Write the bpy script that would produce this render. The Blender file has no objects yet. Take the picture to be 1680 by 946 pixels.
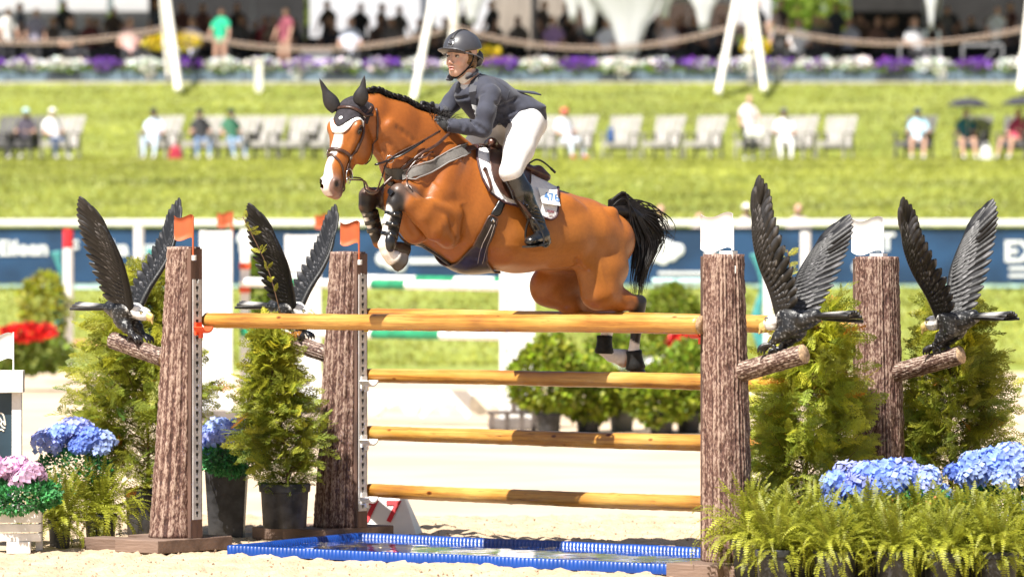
import bpy, math, random
import numpy as np
from mathutils import Vector, Matrix
from mathutils.bvhtree import BVHTree

random.seed(7)
rng = np.random.default_rng(7)
scene = bpy.context.scene
COL = scene.collection

# ------------------------------------------------------------------ camera
FPX = 7540.0            # focal length in pixels of a 1680 px wide frame
CAMH = 1.69
HOR = 435.0             # picture row of the horizon
cam_d = bpy.data.cameras.new("camera")
cam = bpy.data.objects.new("camera", cam_d)
COL.objects.link(cam)
cam.location = (0, 0, CAMH)
cam.rotation_euler = (math.radians(90), 0, 0)
cam_d.sensor_width = 36
cam_d.lens = FPX * 36 / 1680
cam_d.shift_y = -(473 - HOR) / 1680
cam_d.clip_start = 0.5
cam_d.clip_end = 3000
cam_d.dof.use_dof = True
cam_d.dof.focus_distance = 26.3
cam_d.dof.aperture_fstop = 2.7
scene.camera = cam

# ------------------------------------------------------------------ light
SUN = Vector((-0.30, -0.43, 0.85)).normalized()
EL = math.asin(SUN.z)
AZ = math.atan2(SUN.x, SUN.y)
world = bpy.data.worlds.new("World")
scene.world = world
world.use_nodes = True
wn = world.node_tree.nodes
sky = wn.new("ShaderNodeTexSky")
sky.sky_type = 'NISHITA'
sky.sun_disc = False
sky.sun_elevation = EL
sky.sun_rotation = AZ
sky.dust_density = 2.0
wn["Background"].inputs[1].default_value = 0.05
world.node_tree.links.new(sky.outputs[0], wn["Background"].inputs[0])
sd = bpy.data.lights.new("sun", 'SUN')
sd.energy = 5.0
sd.angle = math.radians(0.53)
sd.color = (1.0, 0.955, 0.88)
so = bpy.data.objects.new("sun", sd)
COL.objects.link(so)
so.rotation_euler = SUN.to_track_quat('Z', 'Y').to_euler()
so.location = (0, 0, 30)
scene.view_settings.view_transform = 'Standard'
scene.view_settings.look = 'None'
scene.view_settings.exposure = 1.12
scene.view_settings.gamma = 1.0
scene.cycles.max_bounces = 6
scene.cycles.transparent_max_bounces = 8
scene.cycles.sample_clamp_indirect = 6

def W(px, py, Y):
    """the point at depth Y that stands at this place of the picture"""
    return Vector(((px - 840) * Y / FPX, Y, CAMH + (HOR - py) * Y / FPX))
def WG(px, Y, z=0.0):
    return Vector(((px - 840) * Y / FPX, Y, z))

# ------------------------------------------------------------------ materials
MATS = {}
def mat(name, col, rough=0.6, var=0.15, scale=8.0, bump=0.0, bscale=60.0, metal=0.0, spec=0.5, stretch=None,
        col2=None, thr=(0.4, 0.6), detail=4.0, sheen=0.0, sss=0.0, coat=0.0, trans=0.0, attr=None, bdist=0.01):
    if name in MATS: return MATS[name]
    m = bpy.data.materials.new(name); m.use_nodes = True
    nt = m.node_tree; N = nt.nodes; L = nt.links
    b = N["Principled BSDF"]
    b.inputs["Roughness"].default_value = rough
    b.inputs["Metallic"].default_value = metal
    b.inputs["Specular IOR Level"].default_value = spec
    if sheen: b.inputs["Sheen Weight"].default_value = sheen
    if coat: b.inputs["Coat Weight"].default_value = coat; b.inputs["Coat Roughness"].default_value = 0.25
    if sss:
        b.inputs["Subsurface Weight"].default_value = sss; b.inputs["Subsurface Scale"].default_value = 0.01
    tc = N.new("ShaderNodeTexCoord"); mp = N.new("ShaderNodeMapping")
    L.new(tc.outputs["Object"], mp.inputs[0])
    if stretch: mp.inputs["Scale"].default_value = stretch
    nz = N.new("ShaderNodeTexNoise"); nz.inputs["Scale"].default_value = scale; nz.inputs["Detail"].default_value = detail
    L.new(mp.outputs[0], nz.inputs[0])
    rp = N.new("ShaderNodeValToRGB")
    c = list(col)
    c2 = list(col2) if col2 else [min(1, x * (1 + var)) for x in c]
    c1 = c if col2 else [x * (1 - var) for x in c]
    rp.color_ramp.elements[0].position = thr[0]; rp.color_ramp.elements[0].color = (*c1, 1)
    rp.color_ramp.elements[1].position = thr[1]; rp.color_ramp.elements[1].color = (*c2, 1)
    L.new(nz.outputs[0], rp.inputs[0])
    out = rp.outputs[0]
    if attr:
        at = N.new("ShaderNodeAttribute"); at.attribute_name = attr
        mx = N.new("ShaderNodeMix"); mx.data_type = 'RGBA'; mx.blend_type = 'MULTIPLY'; mx.inputs[0].default_value = 1
        L.new(at.outputs[0], mx.inputs[6]); L.new(out, mx.inputs[7]); out = mx.outputs[2]
    L.new(out, b.inputs["Base Color"])
    if bump:
        n2 = N.new("ShaderNodeTexNoise"); n2.inputs["Scale"].default_value = bscale; n2.inputs["Detail"].default_value = 6
        L.new(mp.outputs[0], n2.inputs[0])
        bp = N.new("ShaderNodeBump"); bp.inputs["Strength"].default_value = bump; bp.inputs["Distance"].default_value = bdist
        L.new(n2.outputs[0], bp.inputs["Height"]); L.new(bp.outputs[0], b.inputs["Normal"])
    if trans:
        tr = N.new("ShaderNodeBsdfTranslucent"); ms = N.new("ShaderNodeMixShader"); ms.inputs[0].default_value = trans
        L.new(out, tr.inputs[0]); L.new(b.outputs[0], ms.inputs[1]); L.new(tr.outputs[0], ms.inputs[2])
        L.new(ms.outputs[0], N["Material Output"].inputs[0])
    MATS[name] = m
    return m

# ------------------------------------------------------------------ object helpers
def tag(o, label=None, cat=None, group=None, kind=None):
    if label: o["label"] = label
    if cat: o["category"] = cat
    if group: o["group"] = group
    if kind: o["kind"] = kind
    return o
def empty(name, loc=(0, 0, 0), rz=0.0, label=None, cat=None, group=None, parent=None):
    o = bpy.data.objects.new(name, None); COL.objects.link(o)
    o.location = loc; o.rotation_euler = (0, 0, rz); o.empty_display_size = 0.1
    if parent: o.parent = parent
    return tag(o, label, cat, group)
def link(name, me, parent=None, loc=None, rot=None, scl=None):
    o = bpy.data.objects.new(name, me); COL.objects.link(o)
    if parent: o.parent = parent
    if loc is not None: o.location = loc
    if rot is not None: o.rotation_euler = rot
    if scl is not None: o.scale = scl if hasattr(scl, '__len__') else (scl,) * 3
    return o
def mesh_np(name, v, f, mats=(), mi=None, smooth=True, cols=None):
    """v (n,3), f (m,3|4) arrays or list of lists"""
    me = bpy.data.meshes.new(name)
    if isinstance(f, np.ndarray):
        nv, nf, k = len(v), len(f), f.shape[1]
        me.vertices.add(nv); me.vertices.foreach_set("co", np.asarray(v, np.float32).ravel())
        me.loops.add(nf * k); me.loops.foreach_set("vertex_index", f.astype(np.int32).ravel())
        me.polygons.add(nf)
        me.polygons.foreach_set("loop_start", np.arange(0, nf * k, k, dtype=np.int32))
        me.polygons.foreach_set("loop_total", np.full(nf, k, np.int32))
    else:
        me.from_pydata([tuple(p) for p in v], [], f)
    for m in mats: me.materials.append(m)
    if mi is not None: me.polygons.foreach_set("material_index", np.asarray(mi, np.int32))
    if smooth is True or smooth is False:
        me.polygons.foreach_set("use_smooth", np.full(len(me.polygons), smooth))
    me.update(calc_edges=True); me.validate()
    if cols is not None:
        a = me.color_attributes.new("col", 'FLOAT_COLOR', 'POINT')
        cc = np.ones((len(v), 4), np.float32); cc[:, :3] = cols
        a.data.foreach_set("color", cc.ravel())
    return me

class MB:
    def __init__(s): s.v = []; s.f = []; s.m = []; s.cur = 0
    def add(s, vs, fs):
        o = len(s.v); s.v += [tuple(p) for p in vs]
        for f in fs: s.f.append([i + o for i in f]); s.m.append(s.cur)
    def box(s, c, d, R=None, taper=1.0):
        x, y, z = d[0] / 2, d[1] / 2, d[2] / 2
        P = [Vector((sx * x * (taper if sz > 0 else 1), sy * y * (taper if sz > 0 else 1), sz * z)) for sz in (-1, 1) for sx, sy in ((-1, -1), (1, -1), (1, 1), (-1, 1))]
        if R is not None: P = [R @ p for p in P]
        c = Vector(c)
        s.add([p + c for p in P], [[3, 2, 1, 0], [4, 5, 6, 7], [0, 1, 5, 4], [1, 2, 6, 5], [2, 3, 7, 6], [3, 0, 4, 7]])
    def bar(s, a, b, w, h, up=(0, 0, 1)):
        a = Vector(a); b = Vector(b); t = (b - a); L = t.length; t.normalize()
        u = Vector(up); sd_ = t.cross(u)
        if sd_.length < 1e-4: sd_ = t.cross(Vector((0, 1, 0)))
        sd_.normalize(); u = sd_.cross(t)
        R = Matrix((sd_, t, u)).transposed()
        s.box((a + b) / 2, (w, L, h), R)
    def tube(s, pts, r, n=8, cap=True, flat=1.0, up=None):
        pts = [Vector(p) for p in pts]
        if not hasattr(r, '__len__'): r = [r] * len(pts)
        vs = []; prev = None
        for i, p in enumerate(pts):
            t = (pts[min(i + 1, len(pts) - 1)] - pts[max(i - 1, 0)])
            if t.length < 1e-9: t = Vector((0, 0, 1))
            t.normalize()
            if prev is None:
                u = Vector(up) if up is not None else (Vector((0, 0, 1)) if abs(t.z) < .9 else Vector((1, 0, 0)))
            else: u = prev
            u = (u - t * u.dot(t))
            if u.length < 1e-6: u = t.orthogonal()
            u.normalize(); prev = u; w = t.cross(u)
            for k in range(n):
                a = 2 * math.pi * k / n
                vs.append(p + (u * math.cos(a) * flat + w * math.sin(a)) * r[i])
        fs = []
        for i in range(len(pts) - 1):
            for k in range(n):
                k2 = (k + 1) % n
                fs.append([i * n + k, i * n + k2, (i + 1) * n + k2, (i + 1) * n + k])
        if cap:
            fs.append(list(range(n))[::-1]); fs.append([(len(pts) - 1) * n + k for k in range(n)])
        s.add(vs, fs)
    def lathe(s, prof, n=16, c=(0, 0, 0), R=None, cap=True):
        vs = []
        for r, z in prof:
            for k in range(n):
                a = 2 * math.pi * k / n; p = Vector((r * math.cos(a), r * math.sin(a), z))
                if R is not None: p = R @ p
                vs.append(p + Vector(c))
        fs = [[i * n + k, i * n + (k + 1) % n, (i + 1) * n + (k + 1) % n, (i + 1) * n + k] for i in range(len(prof) - 1) for k in range(n)]
        if cap: fs.append(list(range(n))[::-1]); fs.append([(len(prof) - 1) * n + k for k in range(n)])
        s.add(vs, fs)
    def ball(s, c, r, n=10, R=None):
        r = r if hasattr(r, '__len__') else (r, r, r)
        vs = []; c = Vector(c); m = n // 2 + 1
        for i in range(m + 1):
            th = math.pi * i / m
            for k in range(n):
                a = 2 * math.pi * k / n
                p = Vector((r[0] * math.sin(th) * math.cos(a), r[1] * math.sin(th) * math.sin(a), r[2] * math.cos(th)))
                if R is not None: p = R @ p
                vs.append(p + c)
        s.add(vs, [[i * n + k, (i + 1) * n + k, (i + 1) * n + (k + 1) % n, i * n + (k + 1) % n] for i in range(m) for k in range(n)])
    def build(s, name, mats, parent=None, smooth=False, loc=None, bevel=0, autos=None):
        if not isinstance(mats, (list, tuple)): mats = [mats]
        me = mesh_np(name, s.v, s.f, mats, s.m, smooth)
        if autos:
            import bmesh
            bm = bmesh.new(); bm.from_mesh(me)
            for e in bm.edges:
                e.smooth = len(e.link_faces) == 2 and e.calc_face_angle(3.0) < autos
            bm.to_mesh(me); bm.free()
            me.polygons.foreach_set("use_smooth", np.full(len(me.polygons), True))
        o = link(name, me, parent, loc)
        if bevel:
            md = o.modifiers.new("bevel", 'BEVEL'); md.width = bevel; md.segments = 2; md.limit_method = 'ANGLE'
        return o

def cr(pts, n=8):
    """Catmull-Rom through the points"""
    P = [Vector(p) for p in pts]
    if len(P) < 3: return [P[0].lerp(P[-1], i / n) for i in range(n + 1)]
    P = [P[0] * 2 - P[1]] + P + [P[-1] * 2 - P[-2]]
    out = []
    for i in range(1, len(P) - 2):
        a, b, c, d = P[i - 1:i + 3]
        for k in range(n):
            t = k / n
            out.append(0.5 * ((2 * b) + (c - a) * t + (2 * a - 5 * b + 4 * c - d) * t * t + (3 * b - a - 3 * c + d) * t ** 3))
    out.append(P[-2])
    return out

# ------------------------------------------------------------------ smooth solids: distance field and surface nets
class Field:
    def __init__(s, lo, hi, h):
        s.lo = np.array(lo, float); s.h = h
        s.n = np.ceil((np.array(hi) - s.lo) / h).astype(int) + 1
        s.d = np.full(s.n, 9.0, np.float32); s.raw = np.full(s.n, 9.0, np.float32); s.lab = np.zeros(s.n, np.int8)
        s.ax = [s.lo[i] + h * np.arange(s.n[i]) for i in range(3)]
    def sl(s, lo, hi):
        a = np.clip(np.floor((lo - s.lo) / s.h).astype(int), 0, s.n); b = np.clip(np.ceil((hi - s.lo) / s.h).astype(int) + 1, 0, s.n)
        return tuple(slice(a[i], b[i]) for i in range(3))
    def cone(s, a, b, ra, rb, k=0.03, lab=0, u=(0, 1, 0), cut=False, capw=None):
        """tapered elliptical limb from a to b; ra/rb = (half width along u, half width across u)"""
        a = np.array(a, float); b = np.array(b, float)
        ra = np.array(ra if hasattr(ra, '__len__') else (ra, ra), float); rb = np.array(rb if hasattr(rb, '__len__') else (rb, rb), float)
        ab = b - a; L2 = max(float(ab @ ab), 1e-9)
        w = ab / math.sqrt(L2) if L2 > 1e-8 else np.array([0, 0, 1.0])
        u = np.array(u, float); u = u - w * (u @ w)
        if np.linalg.norm(u) < 1e-3: u = np.cross(w, [1, 0, 0.01])
        u /= np.linalg.norm(u); v = np.cross(w, u)
        m = max(ra.max(), rb.max(), capw or 0) + 3 * k + 2 * s.h
        sl = s.sl(np.minimum(a, b) - m, np.maximum(a, b) + m)
        X = s.ax[0][sl[0]][:, None, None] - a[0]; Y = s.ax[1][sl[1]][None, :, None] - a[1]; Z = s.ax[2][sl[2]][None, None, :] - a[2]
        if min(X.size, Y.size, Z.size) == 0: return
        t = np.clip((X * ab[0] + Y * ab[1] + Z * ab[2]) / L2, 0, 1)
        ru = ra[0] + (rb[0] - ra[0]) * t; rv = ra[1] + (rb[1] - ra[1]) * t
        rw = capw if capw else np.sqrt(ru * rv)
        du = X * u[0] + Y * u[1] + Z * u[2] - t * float(ab @ u)
        dv = X * v[0] + Y * v[1] + Z * v[2] - t * float(ab @ v)
        dw = X * w[0] + Y * w[1] + Z * w[2] - t * float(ab @ w)
        q = np.sqrt((du / ru) ** 2 + (dv / rv) ** 2 + (dw / rw) ** 2) + 1e-6
        g = np.sqrt((du / ru ** 2) ** 2 + (dv / rv ** 2) ** 2 + (dw / rw ** 2) ** 2) + 1e-6
        d = (q * (q - 1) / g).astype(np.float32)
        d = np.maximum(d, -np.minimum(ru, rv)).astype(np.float32)
        s.merge(sl, d, k, lab, cut)
    def merge(s, sl, d, k, lab, cut=False):
        D = s.d[sl]
        if cut:
            e = -d; hh = np.clip(0.5 + 0.5 * (D - e) / k, 0, 1)
            s.d[sl] = e + (D - e) * hh + k * hh * (1 - hh)
            return
        hh = np.clip(0.5 + 0.5 * (D - d) / k, 0, 1)
        s.d[sl] = D + (d - D) * hh - k * hh * (1 - hh)
        R = s.raw[sl]; c = d < R
        R[c] = d[c]; s.raw[sl] = R
        Lb = s.lab[sl]; Lb[c] = lab; s.lab[sl] = Lb
    def ell(s, c, r, k=0.02, lab=0, R=None, cut=False):
        """ellipsoid with radii r along the columns of R"""
        c = np.array(c, float); r = np.array(r if hasattr(r, '__len__') else (r,) * 3, float)
        R = np.eye(3) if R is None else np.array(R, float)
        m = r.max() + 3 * k + 2 * s.h
        sl = s.sl(c - m, c + m)
        X = s.ax[0][sl[0]][:, None, None] - c[0]; Y = s.ax[1][sl[1]][None, :, None] - c[1]; Z = s.ax[2][sl[2]][None, None, :] - c[2]
        if min(X.size, Y.size, Z.size) == 0: return
        q = 0; g = 0
        for i in range(3):
            p = X * R[0, i] + Y * R[1, i] + Z * R[2, i]
            q = q + (p / r[i]) ** 2; g = g + (p / r[i] ** 2) ** 2
        q = np.sqrt(q) + 1e-6; g = np.sqrt(g) + 1e-6
        d = np.maximum(q * (q - 1) / g, -r.min()).astype(np.float32)
        s.merge(sl, d, k, lab, cut)
    def plane_cut(s, p, n, k=0.004):
        """keeps the side n points away from"""
        p = np.array(p, float); n = np.array(n, float); n /= np.linalg.norm(n)
        e = ((s.ax[0][:, None, None] - p[0]) * n[0] + (s.ax[1][None, :, None] - p[1]) * n[1] + (s.ax[2][None, None, :] - p[2]) * n[2]).astype(np.float32)
        D = s.d; hh = np.clip(0.5 + 0.5 * (D - e) / k, 0, 1)
        s.d = e + (D - e) * hh + k * hh * (1 - hh)
    def chain(s, pts, k=0.03, lab=0, u=(0, 1, 0)):
        """pts: list of (point, ru, rv)"""
        for (a, r1, r2), (b, r3, r4) in zip(pts[:-1], pts[1:]): s.cone(a, b, (r1, r2), (r3, r4), k, lab, u)
    def mesh(s):
        d = s.d; neg = d < 0
        c = np.zeros(np.array(d.shape) - 1, np.int8)
        offs = [(i, j, k) for i in (0, 1) for j in (0, 1) for k in (0, 1)]
        sh = d.shape
        for (i, j, k) in offs: c += neg[i:sh[0] - 1 + i, j:sh[1] - 1 + j, k:sh[2] - 1 + k]
        act = (c > 0) & (c < 8)
        idx = np.argwhere(act)
        vid = np.full(act.shape, -1, np.int32); vid[act] = np.arange(len(idx))
        val = np.stack([d[idx[:, 0] + i, idx[:, 1] + j, idx[:, 2] + k] for (i, j, k) in offs], 1).astype(float)
        pos = np.zeros((len(idx), 3)); cnt = np.zeros(len(idx))
        O = np.array(offs, float)
        for p in range(8):
            for q in range(p + 1, 8):
                if np.abs(O[p] - O[q]).sum() != 1: continue
                a, b = val[:, p], val[:, q]; cr_ = (a < 0) != (b < 0)
                t = np.where(cr_, a / np.where(cr_, a - b, 1), 0)
                pos += cr_[:, None] * (O[p] + t[:, None] * (O[q] - O[p])); cnt += cr_
        pos /= cnt[:, None]
        v = s.lo + s.h * (idx + pos)
        F = []
        for ax in range(3):
            A = [slice(1, -1)] * 3; B = [slice(1, -1)] * 3
            A[ax] = slice(0, -1); B[ax] = slice(1, None)
            na = neg[tuple(A)]; nb = neg[tuple(B)]
            e = np.argwhere(na != nb)
            if len(e) == 0: continue
            flip = na[na != nb]
            off = np.ones(3, int); off[ax] = 0; g = e + off
            b_, c_ = [(1, 2), (2, 0), (0, 1)][ax]
            def cell(db, dc):
                q = g.copy(); q[:, b_] += db; q[:, c_] += dc
                return vid[q[:, 0], q[:, 1], q[:, 2]]
            q = np.stack([cell(-1, -1), cell(0, -1), cell(0, 0), cell(-1, 0)], 1)
            q[~flip] = q[~flip][:, ::-1]
            F.append(q)
        F = np.concatenate(F)
        labs = s.lab[idx[:, 0], idx[:, 1], idx[:, 2]]
        return v, F, labs[F[:, 0]], labs

def relax(v, F, it=2, lam=0.5):
    E = np.concatenate([F[:, [0, 1]], F[:, [1, 2]], F[:, [2, 3]], F[:, [3, 0]]])
    for _ in range(it):
        acc = np.zeros_like(v); cnt = np.zeros(len(v))
        for a, b in ((0, 1), (1, 0)):
            for i in range(3): acc[:, i] += np.bincount(E[:, a], v[E[:, b], i], len(v))
            cnt += np.bincount(E[:, a], minlength=len(v))
        v = v + lam * (acc / np.maximum(cnt, 1)[:, None] - v)
    return v

def vnoise(P, sc=1.0, seed=0):
    """cheap smooth noise of points, about -1..1"""
    r = np.random.default_rng(seed); out = 0
    for k in range(6):
        w = r.normal(size=3) * sc; out = out + np.sin(P @ w + r.uniform(0, 6.3))
    return out / 3.0
# ================================================================== THE HORSE
YAW = math.radians(35)
HD = Vector((-math.cos(YAW), -math.sin(YAW), 0)); LV = Vector((math.sin(YAW), -math.cos(YAW), 0))
HO = WG(850, 26.85)
HRZ = math.atan2(HD.y, HD.x)
HM = Matrix.Translation(HO) @ Matrix.Rotation(HRZ, 4, 'Z'); HMI = HM.inverted()
CAM = Vector((0, 0, CAMH))
def HL(px, py, l=0.0):
    """point of the upright plane l metres left of the horse's middle, in the horse's own frame"""
    r = Vector(((px - 840) / FPX, 1, (HOR - py) / FPX))
    t = (l - (CAM - HO).dot(LV)) / r.dot(LV)
    return HMI @ (CAM + r * t)
P_ = 1 / 281.0     # metres per pixel at the horse
horse = empty("horse", HO, HRZ, "bay horse with a white blaze jumping the log rails under the rider", "horse")

F = Field((-0.95, -0.55, 0.93), (1.45, 0.50, 2.85), 0.0095)
def st(px, py, rv, ru, l=0.0): return (HL(px, py, l), ru, rv * P_)
# trunk
F.chain([st(676, 328, 50, .155), st(715, 320, 86, .215), st(780, 346, 98, .265), st(850, 368, 78, .285), st(905, 378, 64, .27), st(950, 384, 58, .245), st(988, 394, 50, .205)], .045)
for sg in (1, -1):
    F.cone(HL(700, 262, sg * .16), HL(668, 318, sg * .17), (.03, .05), (.035, .05), .02)
    F.cone(HL(748, 268, sg * .17), HL(716, 330, sg * .21), (.03, .05), (.04, .06), .022)
    F.cone(HL(748, 352, sg * .23), HL(738, 398, sg * .21), (.022, .05), (.028, .04), .018)
    F.cone(HL(1000, 352, sg * .16), HL(1018, 440, sg * .17), (.04, .06), (.03, .05), .022)
    F.cone(HL(948, 345, sg * .20), HL(962, 430, sg * .20), (.03, .045), (.02, .05), .022)
    F.cone(HL(905, 432, sg * .17), HL(950, 425, sg * .20), (.015, .03), (.012, .03), .02)
    F.cone(HL(640, 205, .03 + sg * .10), HL(700, 262, sg * .13), (.018, .035), (.02, .045), .018)
    F.cone(HL(630, 250, .02 + sg * .07), HL(664, 312, sg * .13), (.022, .028), (.024, .03), .016)
F.cone(HL(742, 243), HL(800, 285), (.045, .06), (.05, .06), .06)          # withers
F.cone(HL(900, 338), HL(982, 362), (.12, .07), (.09, .055), .06)           # loin and croup
for sg in (1, -1):
    F.cone(HL(735, 262, sg * .11), HL(672, 332, sg * .14), (.055, .115), (.07, .09), .05)       # shoulder blade
    F.cone(HL(722, 322, sg * .18), HL(736, 388, sg * .18), (.06, .11), (.055, .085), .025)       # triceps
    F.cone(HL(655, 340, sg * .08), HL(680, 380, sg * .09), (.08, .07), (.08, .07), .05)       # breast
    F.ell(HL(925, 336, sg * .19), (.07, .05, .05), .07)                                       # point of hip
    F.cone(HL(830, 395, sg * .15), HL(935, 400, sg * .13), (.13, .14), (.12, .12), .06)
# neck
F.chain([st(612, 196, 36, .075, .03), st(645, 217, 50, .092, .03), st(688, 250, 68, .115, .01), st(722, 288, 76, .15)], .045)
F.cone(HL(618, 168, .03), HL(735, 232, 0), (.035, .05), (.045, .05), .05)  # crest
F.cone(HL(640, 275, .02), HL(668, 330, 0), (.06, .05), (.09, .07), .06)
for sg in (1, -1): F.cone(HL(625, 215, .03 + sg * .07), HL(690, 300, sg * .12), (.028, .05), (.04, .07), .035)
# near foreleg (folded), far foreleg
def leg(pts, k=.022, lab=0):
    F.chain([st(*p) for p in pts], k, lab)
nf = .19
leg([(734, 392, 14, .045, .225), (716, 372, 24, .058, .235), (694, 350, 22, .056, .235), (672, 331, 18, .050, .225), (655, 317, 15, .048, nf)], .014)
F.cone(HL(742, 352, .20), HL(705, 338, .24), (.055, .075), (.040, .040), .014)
leg([(655, 317, 16, .052, nf), (648, 334, 13, .043, nf), (640, 360, 10, .033, nf), (634, 393, 10, .031, nf)])
leg([(631, 401, 12, .038, nf), (635, 414, 10, .032, nf), (643, 424, 12, .038, nf)], .015)
F.cone(HL(644, 421, nf), HL(659, 431, nf), (.045, .042), (.062, .060), .008, 1, capw=.010)
ff = -.15
leg([(702, 366, 30, .08, ff), (668, 343, 24, .065, ff), (632, 326, 17, .05, ff), (606, 321, 15, .05, ff)])
leg([(604, 322, 16, .052, ff), (602, 338, 13, .042, ff), (608, 360, 9.5, .032, ff), (616, 386, 9.5, .03, ff)])
leg([(622, 396, 12, .038, ff), (640, 404, 10, .033, ff), (652, 408, 12, .04, ff)])
F.cone(HL(653, 408, ff), HL(664, 414, ff), (.05, .045), (.06, .056), .012, 1, capw=.012)
# near hind
nh = .15
leg([(982, 398, 53, .115, .10), (988, 440, 42, .105, nh - .02), (988, 478, 31, .085, nh), (1018, 492, 18, .055, nh), (1044, 498, 13, .046, nh)], .035)
F.cone(HL(965, 420, nh), HL(976, 482, nh), (.08, .07), (.075, .085), .05)
F.cone(HL(1002, 396, nh - .03), HL(1008, 448, nh - .02), (.075, .09), (.06, .075), .035)
F.cone(HL(1050, 494, nh), HL(1044, 512, nh), (.035, .045), (.038, .042), .02)
leg([(1047, 508, 11, .036, nh), (1044, 540, 9, .03, nh), (1040, 572, 9, .03, nh)])
leg([(1040, 582, 12, .038, nh), (1043, 598, 10, .034, nh), (1045, 606, 12, .042, nh)])
F.cone(HL(1045, 609, nh), HL(1048, 624, nh), (.05, .045), (.06, .058), .012, 1, capw=.012)
# far hind
fh = -.17
leg([(985, 400, 50, .12, -.1), (935, 440, 44, .11, fh + .02), (900, 470, 33, .09, fh), (935, 492, 22, .07, fh), (984, 512, 15, .05, fh), (1004, 514, 13, .045, fh)], .045)
leg([(1000, 520, 11, .036, fh), (996, 545, 9, .03, fh), (990, 565, 9, .03, fh)])
leg([(990, 572, 12, .038, fh), (1003, 583, 10, .034, fh), (1010, 584, 12, .042, fh)])
F.cone(HL(1013, 584, fh), HL(1026, 588, fh), (.05, .045), (.06, .058), .012, 1, capw=.012)
F.cone(HL(988, 348), HL(1008, 356), (.04, .04), (.03, .03), .04)           # dock
# veins and creases that stand out under the short coat
for path_, l_ in (([(770, 395), (800, 405), (835, 402), (870, 412), (905, 408)], .235), ([(700, 340), (716, 362), (722, 392)], .26), ([(985, 430), (992, 462), (1006, 486)], .24), ([(720, 300), (735, 322), (752, 335), (770, 332)], .27), ([(890, 345), (915, 360), (925, 385)], .26)):
    P = [HL(x, y, l_) for x, y in path_]
    Q_ = []
    for p in cr(P, 4):
        p = np.array(p); ix = np.round((p - F.lo) / F.h).astype(int); yy = min(int((.40 - F.lo[1]) / F.h), F.n[1] - 1)
        while yy > 1 and F.d[ix[0], yy, ix[2]] > 0: yy -= 1
        Q_.append((p[0], F.lo[1] + yy * F.h - .0005, p[2]))
    for a, b in zip(Q_[:-1], Q_[1:]): F.cone(a, b, .0055, .0055, .010)
for (a0, a1, l_) in (((640, 232), (662, 262), .15), ((628, 225), (640, 262), .13), ((655, 210), (690, 236), .16), ((668, 285), (690, 300), .22), ((955, 440), (948, 425), .24), ((662, 300), (672, 322), .2)):
    P = [HL(*a0, l_), HL(*a1, l_)]; Q_ = []
    for t_ in np.linspace(0, 1, 5):
        p = np.array(P[0].lerp(P[1], t_)); ix = np.round((p - F.lo) / F.h).astype(int); yy = min(int((.40 - F.lo[1]) / F.h), F.n[1] - 1)
        while yy > 1 and F.d[ix[0], yy, ix[2]] > 0: yy -= 1
        Q_.append((p[0], F.lo[1] + yy * F.h + .006, p[2]))
    for a, b in zip(Q_[:-1], Q_[1:]): F.cone(a, b, .009, .009, .022, cut=True)
# ---- head
HF = Vector((-.5, -.866, 0)); HS = Vector((.866, -.5, 0))
tl = math.radians(28)
HA = (HF * math.sin(tl) - Vector((0, 0, 1)) * math.cos(tl)); HN = (HF * math.cos(tl) + Vector((0, 0, 1)) * math.sin(tl))
poll = HM @ HL(604, 186, .03)
HOo = W(571, 163, poll.y - .13)
R3 = HMI.to_3x3()
hA, hS, hN = R3 @ HA, R3 @ HS, R3 @ HN
def HH(a, s, n): return HMI @ (HOo + HA * a + HS * s + HN * n)
hR = np.array([hA, hS, hN]).T
F.cone(HH(.02, 0, -.10), HH(.17, 0, -.115), (.07, .085), (.092, .115), .03, u=hS)
F.cone(HH(.04, 0, -.04), HH(.18, 0, -.05), (.065, .045), (.085, .05), .03, u=hS)
F.cone(HH(.17, 0, -.085), HH(.42, 0, -.065), (.075, .085), (.05, .065), .03, u=hS)
F.cone(HH(.40, 0, -.07), HH(.525, 0, -.08), (.052, .065), (.056, .066), .02, u=hS)
F.cone(HH(.26, 0, -.175), HH(.49, 0, -.135), (.045, .055), (.034, .035), .025, u=hS)
F.ell(HH(.53, 0, -.14), (.04, .035, .035), .02, R=hR)
F.cone(HH(.0, 0, -.15), HMI @ poll, (.07, .09), (.075, .11), .05, u=hS)
for sg in (1, -1):
    F.ell(HH(.215, sg * .062, -.175), (.105, .03, .095), .025, R=hR)
    F.ell(HH(.155, sg * .085, -.04), (.045, .028, .03), .02, R=hR)      # orbit rim
    F.cone(HH(.20, sg * .075, -.06), HH(.36, sg * .045, -.075), (.018, .018), (.012, .014), .02, u=hS)  # facial crest
    F.ell(HH(.515, sg * .045, -.05), (.035, .02, .035), .015, R=hR)      # nostril wing
    F.ell(HH(.175, sg * .112, -.055), (.022, .014, .016), .010, R=hR, cut=True)
    F.ell(HH(.525, sg * .064, -.042), (.024, .016, .012), .008, R=hR, cut=True)
F.cone(HH(.50, .05, -.118), HH(.56, 0, -.118), (.006, .006), (.006, .006), .008, u=hN, cut=True)
hv, hf, hfl, hvl = F.mesh()
hv = relax(hv, hf, 2)
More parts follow.
